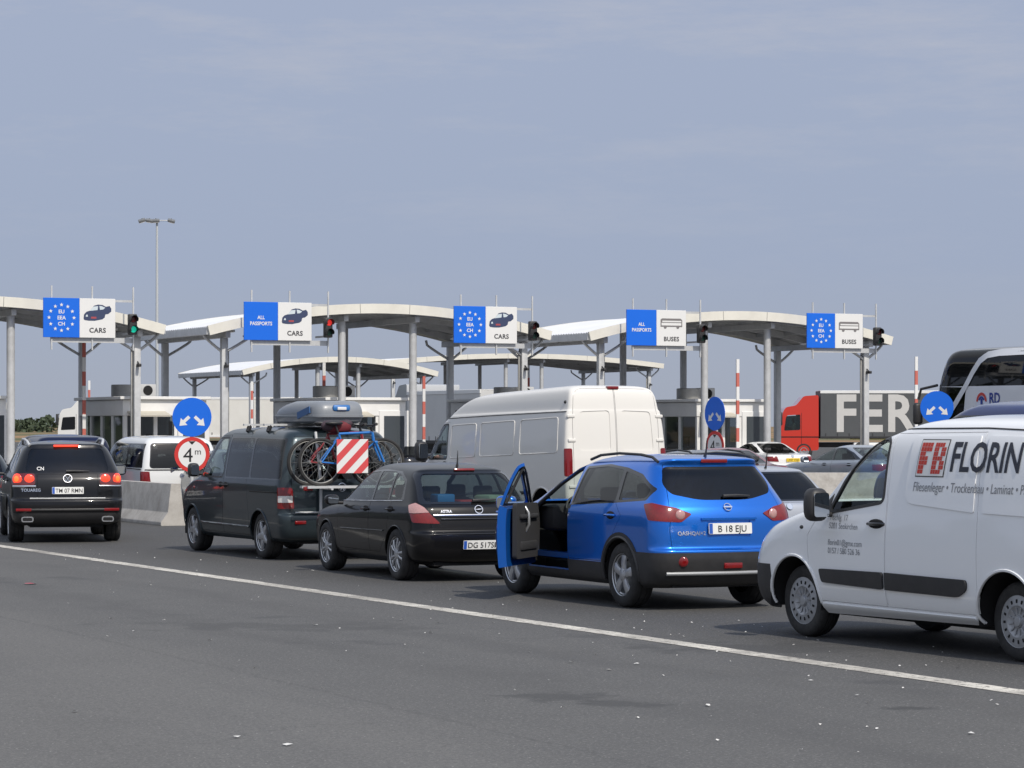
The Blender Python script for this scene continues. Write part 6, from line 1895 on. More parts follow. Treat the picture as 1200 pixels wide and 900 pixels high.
# ------------------------------------------------------------------ canopies, booths, signs, barriers
def canopy(t0, s0, label, group, hw=6.02, rise=.80, z1=5.10, D=7.6):
    """arched roof over two lanes; local x along the row, y along the lanes, origin under the middle of the front edge"""
    r = thing('canopy', label, 'canopy', UV(t0, s0), TH, group)
    th = .31
    Rr = (hw * hw + rise * rise) / (2 * rise)
    zc = z1 + rise - Rr
    a1 = math.asin(hw / Rr)
    def arc(n=28, dr=0., k=1.):
        return [((Rr + dr) * math.sin(a), zc + (Rr + dr) * math.cos(a)) for a in (-a1 * k + 2 * a1 * k * i / n for i in range(n + 1))]
    n = 28
    up, lo = arc(n), arc(n, -th)
    # fascias: front and back, a band 0.1 thick
    for y0, y1 in ((0., .10), (D - .10, D)):
        mb = MB()
        mb.grid([[(x, y0, z) for x, z in up], [(x, y0, z) for x, z in lo]], 0)
        mb.grid([[(x, y1, z) for x, z in up], [(x, y1, z) for x, z in lo]], 0, flip=True)
        mb.grid([[(x, y0, z) for x, z in lo], [(x, y1, z) for x, z in lo]], 0)
        mb.grid([[(x, y0, z) for x, z in up], [(x, y1, z) for x, z in up]], 0, flip=True)
        for j in (0, n):
            mb.bm.faces.new([mb.bm.verts.new(p) for p in ((up[j][0], y0, up[j][1]), (up[j][0], y1, up[j][1]), (lo[j][0], y1, lo[j][1]), (lo[j][0], y0, lo[j][1]))]); mb._mark(0)
        # joints between the sheets of the fascia
        bmesh.ops.recalc_face_normals(mb.bm, faces=mb.bm.faces)
        for j in range(4, n, 4):
            yy = y0 - .002 if y0 == 0 else y1 + .002
            mb.box(((up[j][0] + lo[j][0]) / 2, yy, (up[j][1] + lo[j][1]) / 2), (.018, .004, th - .01), 1, 0, rot=Matrix.Rotation(-math.atan2(zc - up[j][1], -up[j][0]) - PI / 2 if False else math.atan2(up[j][0], up[j][1] - zc), 3, 'Y'))
        mk('fascia', mb, [M_CREAM, mat('joint grey', (.25, .245, .23), .7)], r, smooth=20)
    # ribbed roof sheet: shallow ribs run over the arch
    mb = MB(); k = 38; rows = []
    for i in range(k * 2 + 1):
        y = .10 + (D - .2) * i / (k * 2)
        h = -.012 if i % 2 else -.045
        rows.append([(x, y, z) for x, z in arc(n, h)])
    mb.grid(rows, 0)
    mk('roof', mb, M_ROOF, r, smooth=None, recalc=False)
    mb = MB(); mb.grid([[(x, .1, z) for x, z in arc(n, -.10)], [(x, D - .1, z) for x, z in arc(n, -.10)]], 0, flip=True); mk('ceiling', mb, mat('soffit grey', (.34, .34, .345), .7, noise=.15, nscale=2), r, smooth=40)
    for sg in (-1, 1):
        x, z = up[0] if sg < 0 else up[-1]
        mb = MB(); mb.box((x - sg * .04, D / 2, z - .16), (.10, D - .2, .24), 0, .01, 1); mk('gutter', mb, M_GALV, r, smooth=None)
    # beams: arched ones across, straight ones along the lanes
    bl = arc(n, -.11, .985); bl2 = arc(n, -.33, .985)
    for y in [.62 + (D - 1.47) * q / 3 for q in range(4)]:
        mb = MB()
        for dy in (-.05, .05):
            mb.grid([[(x, y + dy, z) for x, z in bl], [(x, y + dy, z) for x, z in bl2]], 0)
        mb.grid([[(x, y - .06, z) for x, z in bl2], [(x, y + .06, z) for x, z in bl2]], 0)
        mk('arched_beam', mb, M_GALV, r, smooth=30, recalc=True)
    for x in [hw * q for q in (-.72, -.5, -.31, -.1, .1, .31, .5, .72)]:
        z = zc + math.sqrt((Rr - .1) ** 2 - x * x) - .07
        mb = MB(); mb.box((x, D / 2, z), (.07, D - .3, .12), 0); mk('purlin', mb, M_GALV, r, smooth=None)
    for x in (-hw + .76, hw - .76, -1.25, 1.25):
        z = zc + math.sqrt((Rr - .34) ** 2 - x * x)
        mb = MB(); mb.box((x, D / 2, z - .10), (.16, D - .5, .20), 0, .01, 1); mk('side_beam', mb, M_GALV, r, smooth=None)
        for y in (.65, D - .85):
            mb = MB()
            if abs(x) > 3:
                mb.box((x, y, (z - .2) / 2), (.21, .21, z - .2), 0, .015, 2)
            else:
                mb.lathe([(.125, 0), (.125, z - .2)], 'z', 20, 0, c=(x, y, 0))
            mb.box((x, y, .16), (.46, .46, .03), 0)
            mk('column', mb, M_GALV, r, smooth=40)
            if abs(x) > 3 and y < 3:
                sx_ = -1 if x > 0 else 1
                mb = MB(); mb.tube([(x + sx_ * .15, y + .05, .2), (x + sx_ * .15, y + .05, z - .6), (x + sx_ * .02, y + .2, z - .35), (x, y + .3, z - .15)], .035, 0, n=8); mk('downpipe', mb, M_GALVD, r, smooth=60)
                mb = MB(); mb.box((x, y - .24, z - 1.1), (.10, .26, .10), 0, .02); mb.bar((x, y - .1, z - .98), (x, y - .22, z - 1.05), .03, .03); mk('camera_housing', mb, M_PLASTIC, r, smooth=40)
                mb = MB(); mb.box((x + sx_ * .5, y + 1.2, z + .05), (.16, 1.2, .07), 0, .01); mb.box((x + sx_ * .5, y + 1.2, z + .01), (.12, 1.1, .012), 1); mk('strip_lamp', mb, [M_WHITEP, M_LWHITE], r, smooth=None)
            # curved knee brace
            if abs(x) > 3:
                s2 = -1 if x > 0 else 1
                for e in (s2, -s2):
                    k = 1.0 if e == s2 else .72
                    q = [(x + e * .10, y, z - .62), (x + e * (.13 + .36 * k), y, z - .40), (x + e * (.13 + .62 * k), y, z - .24), (x + e * (.13 + .76 * k), y, z - .14), (x + e * (.13 + .80 * k), y, z + .02)]
                    mb = MB(); mb.tube(q, .045, 0, n=8)
                    mk('brace', mb, M_GALV, r, smooth=60)
    return r


def star(cx, cy, r):
    return [(cx + (r if i % 2 == 0 else r * .42) * math.sin(PI * i / 5), cy + (r if i % 2 == 0 else r * .42) * math.cos(PI * i / 5)) for i in range(10)]


def flat_polys(name, polys, o, ex, ey, lift, mats, parent):
    bm = bmesh.new(); o, ex, ey = Vector(o), Vector(ex), Vector(ey); nz = ex.cross(ey)
    for i, (mi, P_) in enumerate(polys):
        f = bm.faces.new([bm.verts.new(o + ex * a + ey * b + nz * (lift + i * .0008)) for a, b in P_]); f.material_index = mi
    bm.normal_update()
    bmesh.ops.triangulate(bm, faces=bm.faces[:], ngon_method='EAR_CLIP')
    return mk(name, bm, mats, parent, smooth=None)


CAR_PICTO = [
    (0, [(.03, .24), (.05, .38), (.13, .46), (.25, .50), (.38, .66), (.52, .70), (.66, .69), (.78, .63), (.90, .66), (.96, .58), (.96, .48), (.86, .40), (.76, .38), (.74, .28), (.66, .22), (.40, .17), (.20, .17), (.06, .19)]),
    (1, [(.24, .49), (.36, .63), (.52, .65), (.50, .52)]), (1, [(.56, .66), (.64, .65), (.76, .60), (.68, .54), (.58, .53)]),
    (2, [(.28, .24), (.46, .24), (.46, .30), (.28, .30)]), (1, [(.10, .30), (.18, .30), (.16, .37), (.12, .36)]),
]
BUS_PICTO = [
    (0, [(.06, .36), (.06, .62), (.12, .66), (.88, .66), (.94, .60), (.94, .36)]), (1, [(.10, .41), (.90, .41), (.90, .50), (.10, .50)]),
    (1, [(.13, .53), (.90, .53), (.90, .58), (.13, .58)]),
    (0, circle(.25, .35, .06, 14)), (0, circle(.76, .35, .06, 14)),
]


def overhead_sign(t, kind, vehicle, label, light, light_label):
    o = UV(t, -.25)
    r = thing('overhead_sign', label, 'sign', o, TH, 'overhead lane signs')
    pw, ph, z0 = 1.13, 1.2, 4.64
    ex, ey = (1, 0, 0), (0, 0, 1)
    mb = MB(); mb.box((-pw / 2, 0, z0 + ph / 2), (pw - .004, .05, ph), 0, .006, 1); bp = mk('blue_panel', mb, M_SIGNBLUE, r, smooth=None)
    mb = MB(); mb.box((pw / 2, 0, z0 + ph / 2), (pw - .004, .05, ph), 0, .006, 1); wp = mk('white_panel', mb, M_SIGNWHITE, r, smooth=None)
    y = -.025
    cx, cz = -pw / 2, z0 + ph / 2
    if kind == 'eu':
        flat_polys('star_ring', [(0, star(cx + .39 * math.sin(2 * PI * i / 12), cz + .39 * math.cos(2 * PI * i / 12), .062)) for i in range(12)], (0, y, 0), ex, ey, .004, [M_SIGNWHITE], bp)
        put_text([('EU', .115, 0, .13), ('EEA', .115, 0, -.055), ('CH', .115, 0, -.24)], .115, (cx, y, cz), ex, ey, M_SIGNWHITE, bp, lift=.004, align='CENTER', bold=.03)
    else:
        put_text([('ALL', .115, 0, .06), ('PASSPORTS', .115, 0, -.13)], .115, (cx, y, cz), ex, ey, M_SIGNWHITE, bp, lift=.004, align='CENTER', bold=.03, xs=.92)
    po = (pw / 2 - .47, y, z0 + (.36 if vehicle == 'CARS' else .30))
    mats = [mat('picto blue', (.035, .05, .11), .5), mat('picto pale', (.55, .62, .66), .5), mat('picto red', (.35, .06, .07), .5)] if vehicle == 'CARS' else [mat('picto grey', (.18, .17, .17), .5), M_SIGNWHITE, M_SIGNWHITE]
    flat_polys('pictogram', [(mi, [(a * .94, b * .94) for a, b in P_]) for mi, P_ in (CAR_PICTO if vehicle == 'CARS' else BUS_PICTO)], po, ex, ey, .004, mats, wp)
    put_text(vehicle, .15, (pw / 2, y, z0 + .16), ex, ey, M_INKGREY if False else mat('sign lettering', (.06, .06, .065), .5), wp, lift=.004, align='CENTER', bold=.045, spacing=1.08)
    # frame: three uprights, two rails and arms back to the canopy
    mb = MB()
    for x in (-.85, .42, 1.72):
        mb.box((x, .06, z0 + ph / 2), (.045, .045, ph + .75), 0)
    for z in (z0 - .07, z0 + ph - .06):
        mb.box((.43, .095, z), (2.62, .03, .07 if z > z0 + .2 else .16), 0)
    for x in (-.8, .42, 1.65):
        mb.bar((x, .1, z0 + .15), (x, .95, z0 + .15), .06, .06)
    mk('frame', mb, M_GALV, r, smooth=None)
    # traffic light
    tl = thing('traffic_light', light_label, 'traffic light', o + Vector((CT * 1.62 + ST * .18, ST * 1.62 - CT * .18, z0 + .42)), TH, 'traffic lights beside the lane signs')
    mb = MB(); mb.box((0, 0, 0), (.27, .2, .64), 0, .04, 2)
    mk('housing', mb, M_PLASTIC, tl, smooth=40)
    for z, k in ((.155, 'red'), (-.155, 'green')):
        on = light == k
        m = mat('lamp %s %s' % (k, 'lit' if on else 'dark'), ((.5, .02, .02) if k == 'red' else (.0, .35, .25)) if on else ((.08, .01, .01) if k == 'red' else (.008, .04, .03)), .3,
                emit=((1, .05, .04) if k == 'red' else (.02, .75, .5)) if on else None, estr=(.35 if k == 'red' else .3) if on else 0)
        mb = MB(); mb.ellipsoid((0, -.10, z), (.10, .03, .10), 0, 18, 10); mk('lens', mb, m, tl)
        mb = MB(); mb.lathe([(.12, -.10), (.12, -.27)], 'y', 18, 0, c=(0, 0, z), arc=(R(-30), R(210))); mb.lathe([(.115, -.10), (.115, -.27)], 'y', 18, 0, c=(0, 0, z), arc=(R(-30), R(210))); mk('visor', mb, M_PLASTIC, tl, smooth=60)


M_BGLASS = glass('booth glass', (.42, .46, .48), 1.0)


def booth(t, s, label):
    r = thing('border_booth', label, 'booth', UV(t, s), TH, 'passport booths on the islands')
    w, L_, h = 2.7, 5.0, 2.62
    fr = M_WHITEP; M_BG = mat('booth grey cladding', (.46, .47, .48), .5, noise=.05, nscale=2)
    z0 = .15
    # plinth walls with window openings built from posts and rails
    mb = MB(); mb.box((0, L_ / 2, z0 + .45), (w, L_, .9), 0, .01, 1); mk('parapet', mb, fr, r, smooth=None)
    mb = MB(); mb.box((0, L_ / 2, z0 + h - .25), (w + .06, L_ + .06, .5), 0, .015, 1); mk('fascia', mb, fr, r, smooth=None)
    mb = MB(); mb.box((0, L_ / 2, z0 + h + .06), (w + .3, L_ + .3, .10), 0, .015, 1); mk('roof', mb, fr, r, smooth=None)
    for x, y in [(x, y) for x in (-w / 2 + .06, -.30, .38, w / 2 - .06) for y in (.06, L_ - .06)] + [(x, y) for y in (1.3, 2.5, 3.7) for x in (-w / 2 + .06, w / 2 - .06)]:
        mb = MB(); mb.box((x, y, z0 + 1.51), (.12, .12, 1.30), 0); mk('window_post', mb, fr, r, smooth=None)
    mb = MB(); mb.box((.45, L_ / 2 + .4, z0 + 1.5), (.06, L_ - 1.4, 1.25), 0); mb.box((-.4, L_ - .5, z0 + 1.5), (1.6, .05, 1.25), 0); mk('partition', mb, mat('partition grey', (.5, .51, .52), .7, noise=.1), r, smooth=None)
    for nm, rows in (('front_window', [[(-w / 2 + .1, .05, z) , (w / 2 - .1, .05, z)] for z in (z0 + .9, z0 + 2.14)]), ('rear_window', [[(-w / 2 + .1, L_ - .05, z), (w / 2 - .1, L_ - .05, z)] for z in (z0 + .9, z0 + 2.14)]),
                     ('side_window', [[(-w / 2 + .05, .1, z), (-w / 2 + .05, L_ - .1, z)] for z in (z0 + .9, z0 + 2.14)]), ('side_window', [[(w / 2 - .05, .1, z), (w / 2 - .05, L_ - .1, z)] for z in (z0 + .9, z0 + 2.14)])):
        mb = MB(); mb.grid(rows); mk(nm, mb, M_BGLASS, r, smooth=None)
    # door in the front: tall white frame with a dark pane
    mb = MB(); mb.box((.95, -.03, z0 + 1.15), (1.05, .06, 2.3), 0, .01, 1); d = mk('door', mb, fr, r, smooth=None)
    mb = MB(); mb.box((.95, -.065, z0 + 1.25), (.72, .012, 1.75), 0); mk('door_pane', mb, mat('dim pane', (.06, .07, .08), .1), d, smooth=None)
    mb = MB(); mb.box((-.62, -.33, z0 + 2.18), (1.25, .65, .05), 0, .0, rot=Matrix.Rotation(R(12), 3, 'X')); mk('awning', mb, mat('awning beige', (.50, .47, .40), .6), r, smooth=None)
    # interior: desk, chair back, screen
    mb = MB(); mb.box((-.7, 2.2, z0 + .98), (.7, 2.2, .06), 0); mb.box((-.75, 1.9, z0 + 1.25), (.06, .5, .36), 1, .01); mb.box((.2, 2.3, z0 + 1.25), (.12, .5, .6), 1, .05); mb.box((.9, 3.6, z0 + 1.4), (.6, 1.4, 1.1), 0, .02)
    mk('desk', mb, [mat('desk wood', (.3, .24, .17), .5), M_PLASTIC], r, smooth=30)
    # roof plant: galvanised drum and box
    mb = MB(); mb.lathe([(.001, .38), (.42, .38), (.44, .36), (.44, 0)], 'z', 28, 0, c=(-.85, 1.5, z0 + h + .12)); mk('ventilation_drum', mb, M_GALVD, r, smooth=40)
    mb = MB(); mb.box((-.10, 1.7, z0 + h + .32), (.55, .5, .40), 0, .02); mb.lathe([(.001, -.012), (.15, -.012), (.16, 0)], 'y', 20, 1, c=(-.10, 1.44, z0 + h + .32)); mk('air_conditioner', mb, [M_BG, M_DARK], r, smooth=30)
    return r


def island(t, s0, s1, label, w=2.9):
    o = UV(t, s0)
    mb = MB()
    P_ = [(-w / 2, .9), (-w / 2 * .6, .15), (0, 0), (w / 2 * .6, .15), (w / 2, .9), (w / 2, s1 - s0), (-w / 2, s1 - s0)]
    mb.prism(rpoly(P_, .2, 3), (0, 0, 0), (1, 0, 0), (0, 1, 0), .15, 0)
    ob = mk('lane_island', mb, M_CONC, None, smooth=30, loc=o, rz=TH)
    ob['kind'] = 'structure'


def boom(px, top, Z, label, zb=.95, lean=0):
    p = W3(px, 499, Z); ztop = H + (499 - top) / F * Z
    r = thing('boom_barrier', label, 'barrier', (p.x, p.y, 0), TH, 'raised boom barriers')
    mb = MB(); mb.box((0, .1, .62), (.36, .36, .94), 0, .03); mk('cabinet', mb, mat('cabinet orange', (.62, .60, .56), .5), r, smooth=40)
    mb = MB(); n = max(5, int((ztop - zb) / .42)); h = (ztop - zb) / n
    for i in range(n):
        mb.box((lean * (i + .5) * h, -.14, zb + (i + .5) * h), (.11, .05, h), i % 2, 0)
    mk('boom_arm', mb, [M_SIGNWHITE, M_BOOMRED], r, smooth=None)


def round_sign(px, Z, zc, yaw, label, second=True, dia=.9):
    p = W3(px, 499, Z)
    r = thing('traffic_sign', label, 'road sign', (p.x, p.y, 0), yaw, 'keep-either-side signs at the island heads')
    z_lo = zc - dia * .98
    mb = MB(); mb.tube([(0, .05, 0), (0, .05, zc + dia * .35)], .038, 0, n=12); mk('post', mb, M_GALV, r, smooth=50)
    mb = MB(); mb.prism(circle(0, zc, dia / 2, 40), (0, 0, 0), (1, 0, 0), (0, 0, 1), .012); d = mk('blue_disc', mb, M_SIGNBLUE, r, smooth=None)
    k = dia
    def arrow(sg):
        # arrow pointing down and outwards
        pts = [(-.05, .20), (.05, .20), (.05, -.02), (.15, -.02), (0, -.22), (-.15, -.02), (-.05, -.02)]
        a = R(47) * sg
        ca, sa = math.cos(a), math.sin(a)
        return [(sg * .19 * k + (x * ca - z * sa) * k * .82, zc - .10 * k + (x * sa + z * ca) * k * .82) for x, z in pts]
    flat_polys('arrows', [(0, arrow(-1)), (0, arrow(1))], (0, -.012, 0), (1, 0, 0), (0, 0, 1), .003, [M_SIGNWHITE], d)
    if second:
        z2 = zc - dia * .96; r2 = dia * .45
        mb = MB(); mb.prism(circle(0, z2, r2, 40), (0, 0, 0), (1, 0, 0), (0, 0, 1), .012); d2 = mk('height_limit_disc', mb, M_SIGNRED, r, smooth=None)
        flat_polys('white_field', [(0, circle(0, z2, r2 * .78, 36))], (0, -.012, 0), (1, 0, 0), (0, 0, 1), .003, [M_SIGNWHITE], d2)
        flat_polys('arrow_marks', [(0, [(-.09 * k, z2 + r2 * .76), (.09 * k, z2 + r2 * .76), (0, z2 + r2 * .56)]), (0, [(-.09 * k, z2 - r2 * .76), (0, z2 - r2 * .56), (.09 * k, z2 - r2 * .76)])], (0, -.012, 0), (1, 0, 0), (0, 0, 1), .006, [M_INK], d2)
        put_text([('4', .38 * k, -.23 * k, -.19 * k), ('m', .17 * k, .06 * k, .0 * k)], .3, (0, -.012, z2), (1, 0, 0), (0, 0, 1), M_INK, d2, lift=.006, bold=.0)


def jersey(o, rz, length, label, group=None):
    prof = [(-.30, 0), (-.30, .07), (-.16, .26), (-.095, .82), (.095, .82), (.16, .26), (.30, .07), (.30, 0)]
    mb = MB(); mb.prism(rpoly(prof, .012, 2), (0, 0, 0), (1, 0, 0), (0, 0, 1), -length, 0)
    bmesh.ops.recalc_face_normals(mb.bm, faces=mb.bm.faces)
    ob = mk('concrete_barrier', mb, M_CONC, None, smooth=30, loc=o, rz=rz)
    tag(ob, label, 'barrier', group)
    return ob


def light_mast():
    Z = 230.0
    p = W3(184, 499, Z); zt = H + (499 - 257) / F * Z
    r = thing('floodlight_mast', 'tall slim floodlight mast standing far behind the canopies', 'light mast', (p.x, p.y, 0), R(8))
    mb = MB(); mb.tube([(0, 0, 0), (0, 0, zt * .5), (0, 0, zt)], [.17, .13, .09], 0, n=12); mk('mast', mb, mat('mast grey', (.5, .52, .53), .5, metal=.2), r, smooth=60)
    mb = MB(); mb.tube([(-1.35, 0, zt - .1), (1.5, 0, zt - .1)], .05); mk('cross_arm', mb, M_GALV, r, smooth=60)
    for x, a in ((-1.25, -18), (-.62, 8), (-.1, -4), (1.2, 14)):
        mb = MB(); mb.box((x, -.1, zt - .12), (.62, .5, .22), 0, .05, rot=Matrix.Rotation(R(a), 3, 'Y') @ Matrix.Rotation(R(20), 3, 'X')); mb.box((x, -.12, zt - .25), (.5, .4, .03), 1, 0, rot=Matrix.Rotation(R(a), 3, 'Y') @ Matrix.Rotation(R(20), 3, 'X')); mb.tube([(x, 0, zt - .1), (x, -.05, zt + .08)], .04)
        mk('floodlight', mb, [mat('lamp housing', (.16, .165, .17), .5), M_LWHITE], r, smooth=40)


def far_wood():
    wood('far_wood', (-330, -95), (830, 900), (2.2, 3.8), .9, 190, .35, .85)
    # added tree belt, out of view at left, dark for car sides to reflect
    wood('reflection_tree_belt', (-120, -85), (60, 300), (6, 9), 1.5, 150, .5, 1.3)


def wood(name, xr, yr, hr, hv, count, s0, s1):
    m1 = mat('far foliage', (.048, .066, .036), .9, noise=.5, nscale=.35)
    rr = random.Random(11)
    mb = MB()
    for i in range(count):
        x = rr.uniform(*xr); y = rr.uniform(*yr)
        h = rr.uniform(*hr) + hv * math.sin(x * .07) + .8 * math.sin(x * .21)
        # a clump: several leafy masses broken up by many small faces
        for k in range(70):
            a = rr.uniform(0, 2 * PI); q = rr.random() ** .5 * max(3.4, h * .55); z = h * (rr.random() ** .6)
            w = 1 - .6 * (z / h) ** 2
            c = Vector((x + q * math.cos(a) * w, y + q * math.sin(a) * w, z))
            n = Vector((rr.gauss(0, 1), rr.gauss(0, 1), rr.gauss(.3, 1))).normalized(); t_ = n.orthogonal().normalized(); b_ = n.cross(t_)
            sz = rr.uniform(s0, s1)
            vs = [mb.bm.verts.new(c + t_ * sz * p_ + b_ * sz * q_) for p_, q_ in ((-1, -.5), (.2, -1), (1, .3), (-.2, 1))]
            mb.bm.faces.new(vs)
    mb._mark(0)
    o = mk(name, mb, m1, None, smooth=None)
    o['kind'] = 'stuff'


def litter():
    rr = random.Random(5)
    M_L = mat('litter paper', (.62, .61, .58), .8, noise=.2, nscale=30)
    bm = bmesh.new()
    def scrap(b, c, s):
        k = rr.randint(4, 6); a0 = rr.uniform(0, 6)
        vs = [b.verts.new((c.x + s * rr.uniform(.6, 1.2) * math.cos(a0 + 2 * PI * i / k), c.y + 1.1 * s * rr.uniform(.5, 1.1) * math.sin(a0 + 2 * PI * i / k), .006 + rr.uniform(0, .012))) for i in range(k)]
        b.faces.new(vs)
    for i in range(170):
        px = rr.uniform(0, 1200); base = 640 + (812 - 640) * px / 1200
        py = base + (rr.gauss(-6, 16) if rr.random() < .72 else rr.uniform(0, 120))
        if not 618 < py < 895: continue
        scrap(bm, G(px, py), rr.uniform(.006, .015))
    o = mk('litter_specks', bm, M_L, None, smooth=None); o['kind'] = 'stuff'
    spots = [(336, 874), (278, 865), (130, 725), (246, 751), (88, 835), (714, 786), (669, 777), (746, 779), (1004, 816), (1138, 861), (829, 828), (950, 798), (505, 742), (370, 733), (470, 727)]
    for i, (px, py) in enumerate(spots):
        b = bmesh.new(); g = G(px, py); scrap(b, Vector((0, 0, 0)), .026 if i else .042)
        o = mk('litter_scrap', b, M_L, None, smooth=None, loc=g); tag(o, 'small white scrap of litter lying on the open asphalt', 'litter', 'litter scraps on the asphalt')
    b = bmesh.new(); g = G(36, 685); scrap(b, Vector((0, 0, 0)), .11)
    o = mk('sweet_wrapper', b, mat('wrapper red', (.42, .05, .08), .5), None, smooth=None, loc=g); tag(o, 'red wrapper on the asphalt by the white line, far left', 'litter')


def station():
    for t in (-3.0, 10.4, 23.8):
        canopy(t, .55, {-3.0: 'arched front-row canopy cut off by the left edge of the picture', 10.4: 'arched front-row canopy in the middle, over the dark minivan', 23.8: 'arched front-row canopy on the right, over the BUSES signs'}[t], 'front row of arched lane canopies')
    canopy(33.9, 64.2, 'smaller-looking rear-row canopy seen above the roof box', 'rear row of arched lane canopies', D=11.6)
    canopy(50.3, 74.0, 'wide flat-arched rear-row canopy seen above the tall white van', 'rear row of arched lane canopies', 9.7, .55, 5.95, 11.0)
    overhead_sign(0.0, 'eu', 'CARS', 'leftmost overhead sign reading EU EEA CH and CARS, green light beside it', 'green', 'traffic light showing green beside the leftmost sign')
    overhead_sign(6.42, 'all', 'CARS', 'overhead sign reading ALL PASSPORTS and CARS', 'red', 'traffic light showing red beside the ALL PASSPORTS CARS sign')
    overhead_sign(13.6, 'eu', 'CARS', 'overhead sign reading EU EEA CH and CARS above the tall white van', 'off', 'unlit traffic light beside the CARS sign above the tall white van')
    overhead_sign(19.9, 'all', 'BUSES', 'overhead sign reading ALL PASSPORTS and BUSES', 'off', 'unlit traffic light beside the ALL PASSPORTS BUSES sign')
    overhead_sign(26.9, 'eu', 'BUSES', 'rightmost overhead sign reading EU EEA CH and BUSES', 'off', 'unlit traffic light beside the rightmost sign')
    for t, lab in ((-3.1, 'booth at the left edge behind the black off-road car'), (3.4, 'booth with drum on its roof behind the white pickup'), (10.3, 'booth with white door frame behind the bicycles'), (16.9, 'booth mostly hidden by the tall white van'), (24.0, 'booth with white front right of the tall white van')):
        booth(t, 1.9, lab)
        island(t, -14, 14, '')
    island(30.5, -14, 14, '')
    booms = [(97, 402, 87, 'striped raised boom beside the leftmost sign, in front of a dark column'), (103.5, 446, 136, 'distant striped boom just right of a nearer one at the left booth'), (294, 447, 132, 'raised striped boom above the roof of the dark minivan'),
             (378, 425, 98, 'raised striped boom above the grey roof box'), (495, 441, 104, 'raised striped boom left of the tall white van'), (617, 428, 100, 'raised striped boom above the roof of the tall white van'),
             (862, 421, 92, 'raised striped boom in front of the right booth'), (1071, 418, 93, 'raised striped boom in front of the dark lorry trailer')]
    for b in booms:
        boom(*b)
    round_sign(225, 55, 2.125, R(10), 'blue round sign with two arrows above a 4 m limit sign, beside the dark minivan', True, .785)
    round_sign(838, 74, 2.28, R(58) * -1, 'narrow-looking turned blue sign with two arrows above the dark grey estate', True, .92)
    round_sign(1098, 76, 2.46, R(-6), 'blue round sign with two arrows just above the white lettered van', True, .92)
    # concrete barriers
    p = G(203, 616)
    jersey(Vector((p.x + .05, p.y, 0)), TH, 6.0, 'short concrete barrier between black off-road car and dark minivan')
    q = W3(925, 499, 66); q.z = 0
    jersey(q, R(-90) - R(2), 6.5, 'long concrete barrier behind the silver car')
    light_mast(); far_wood(); litter()
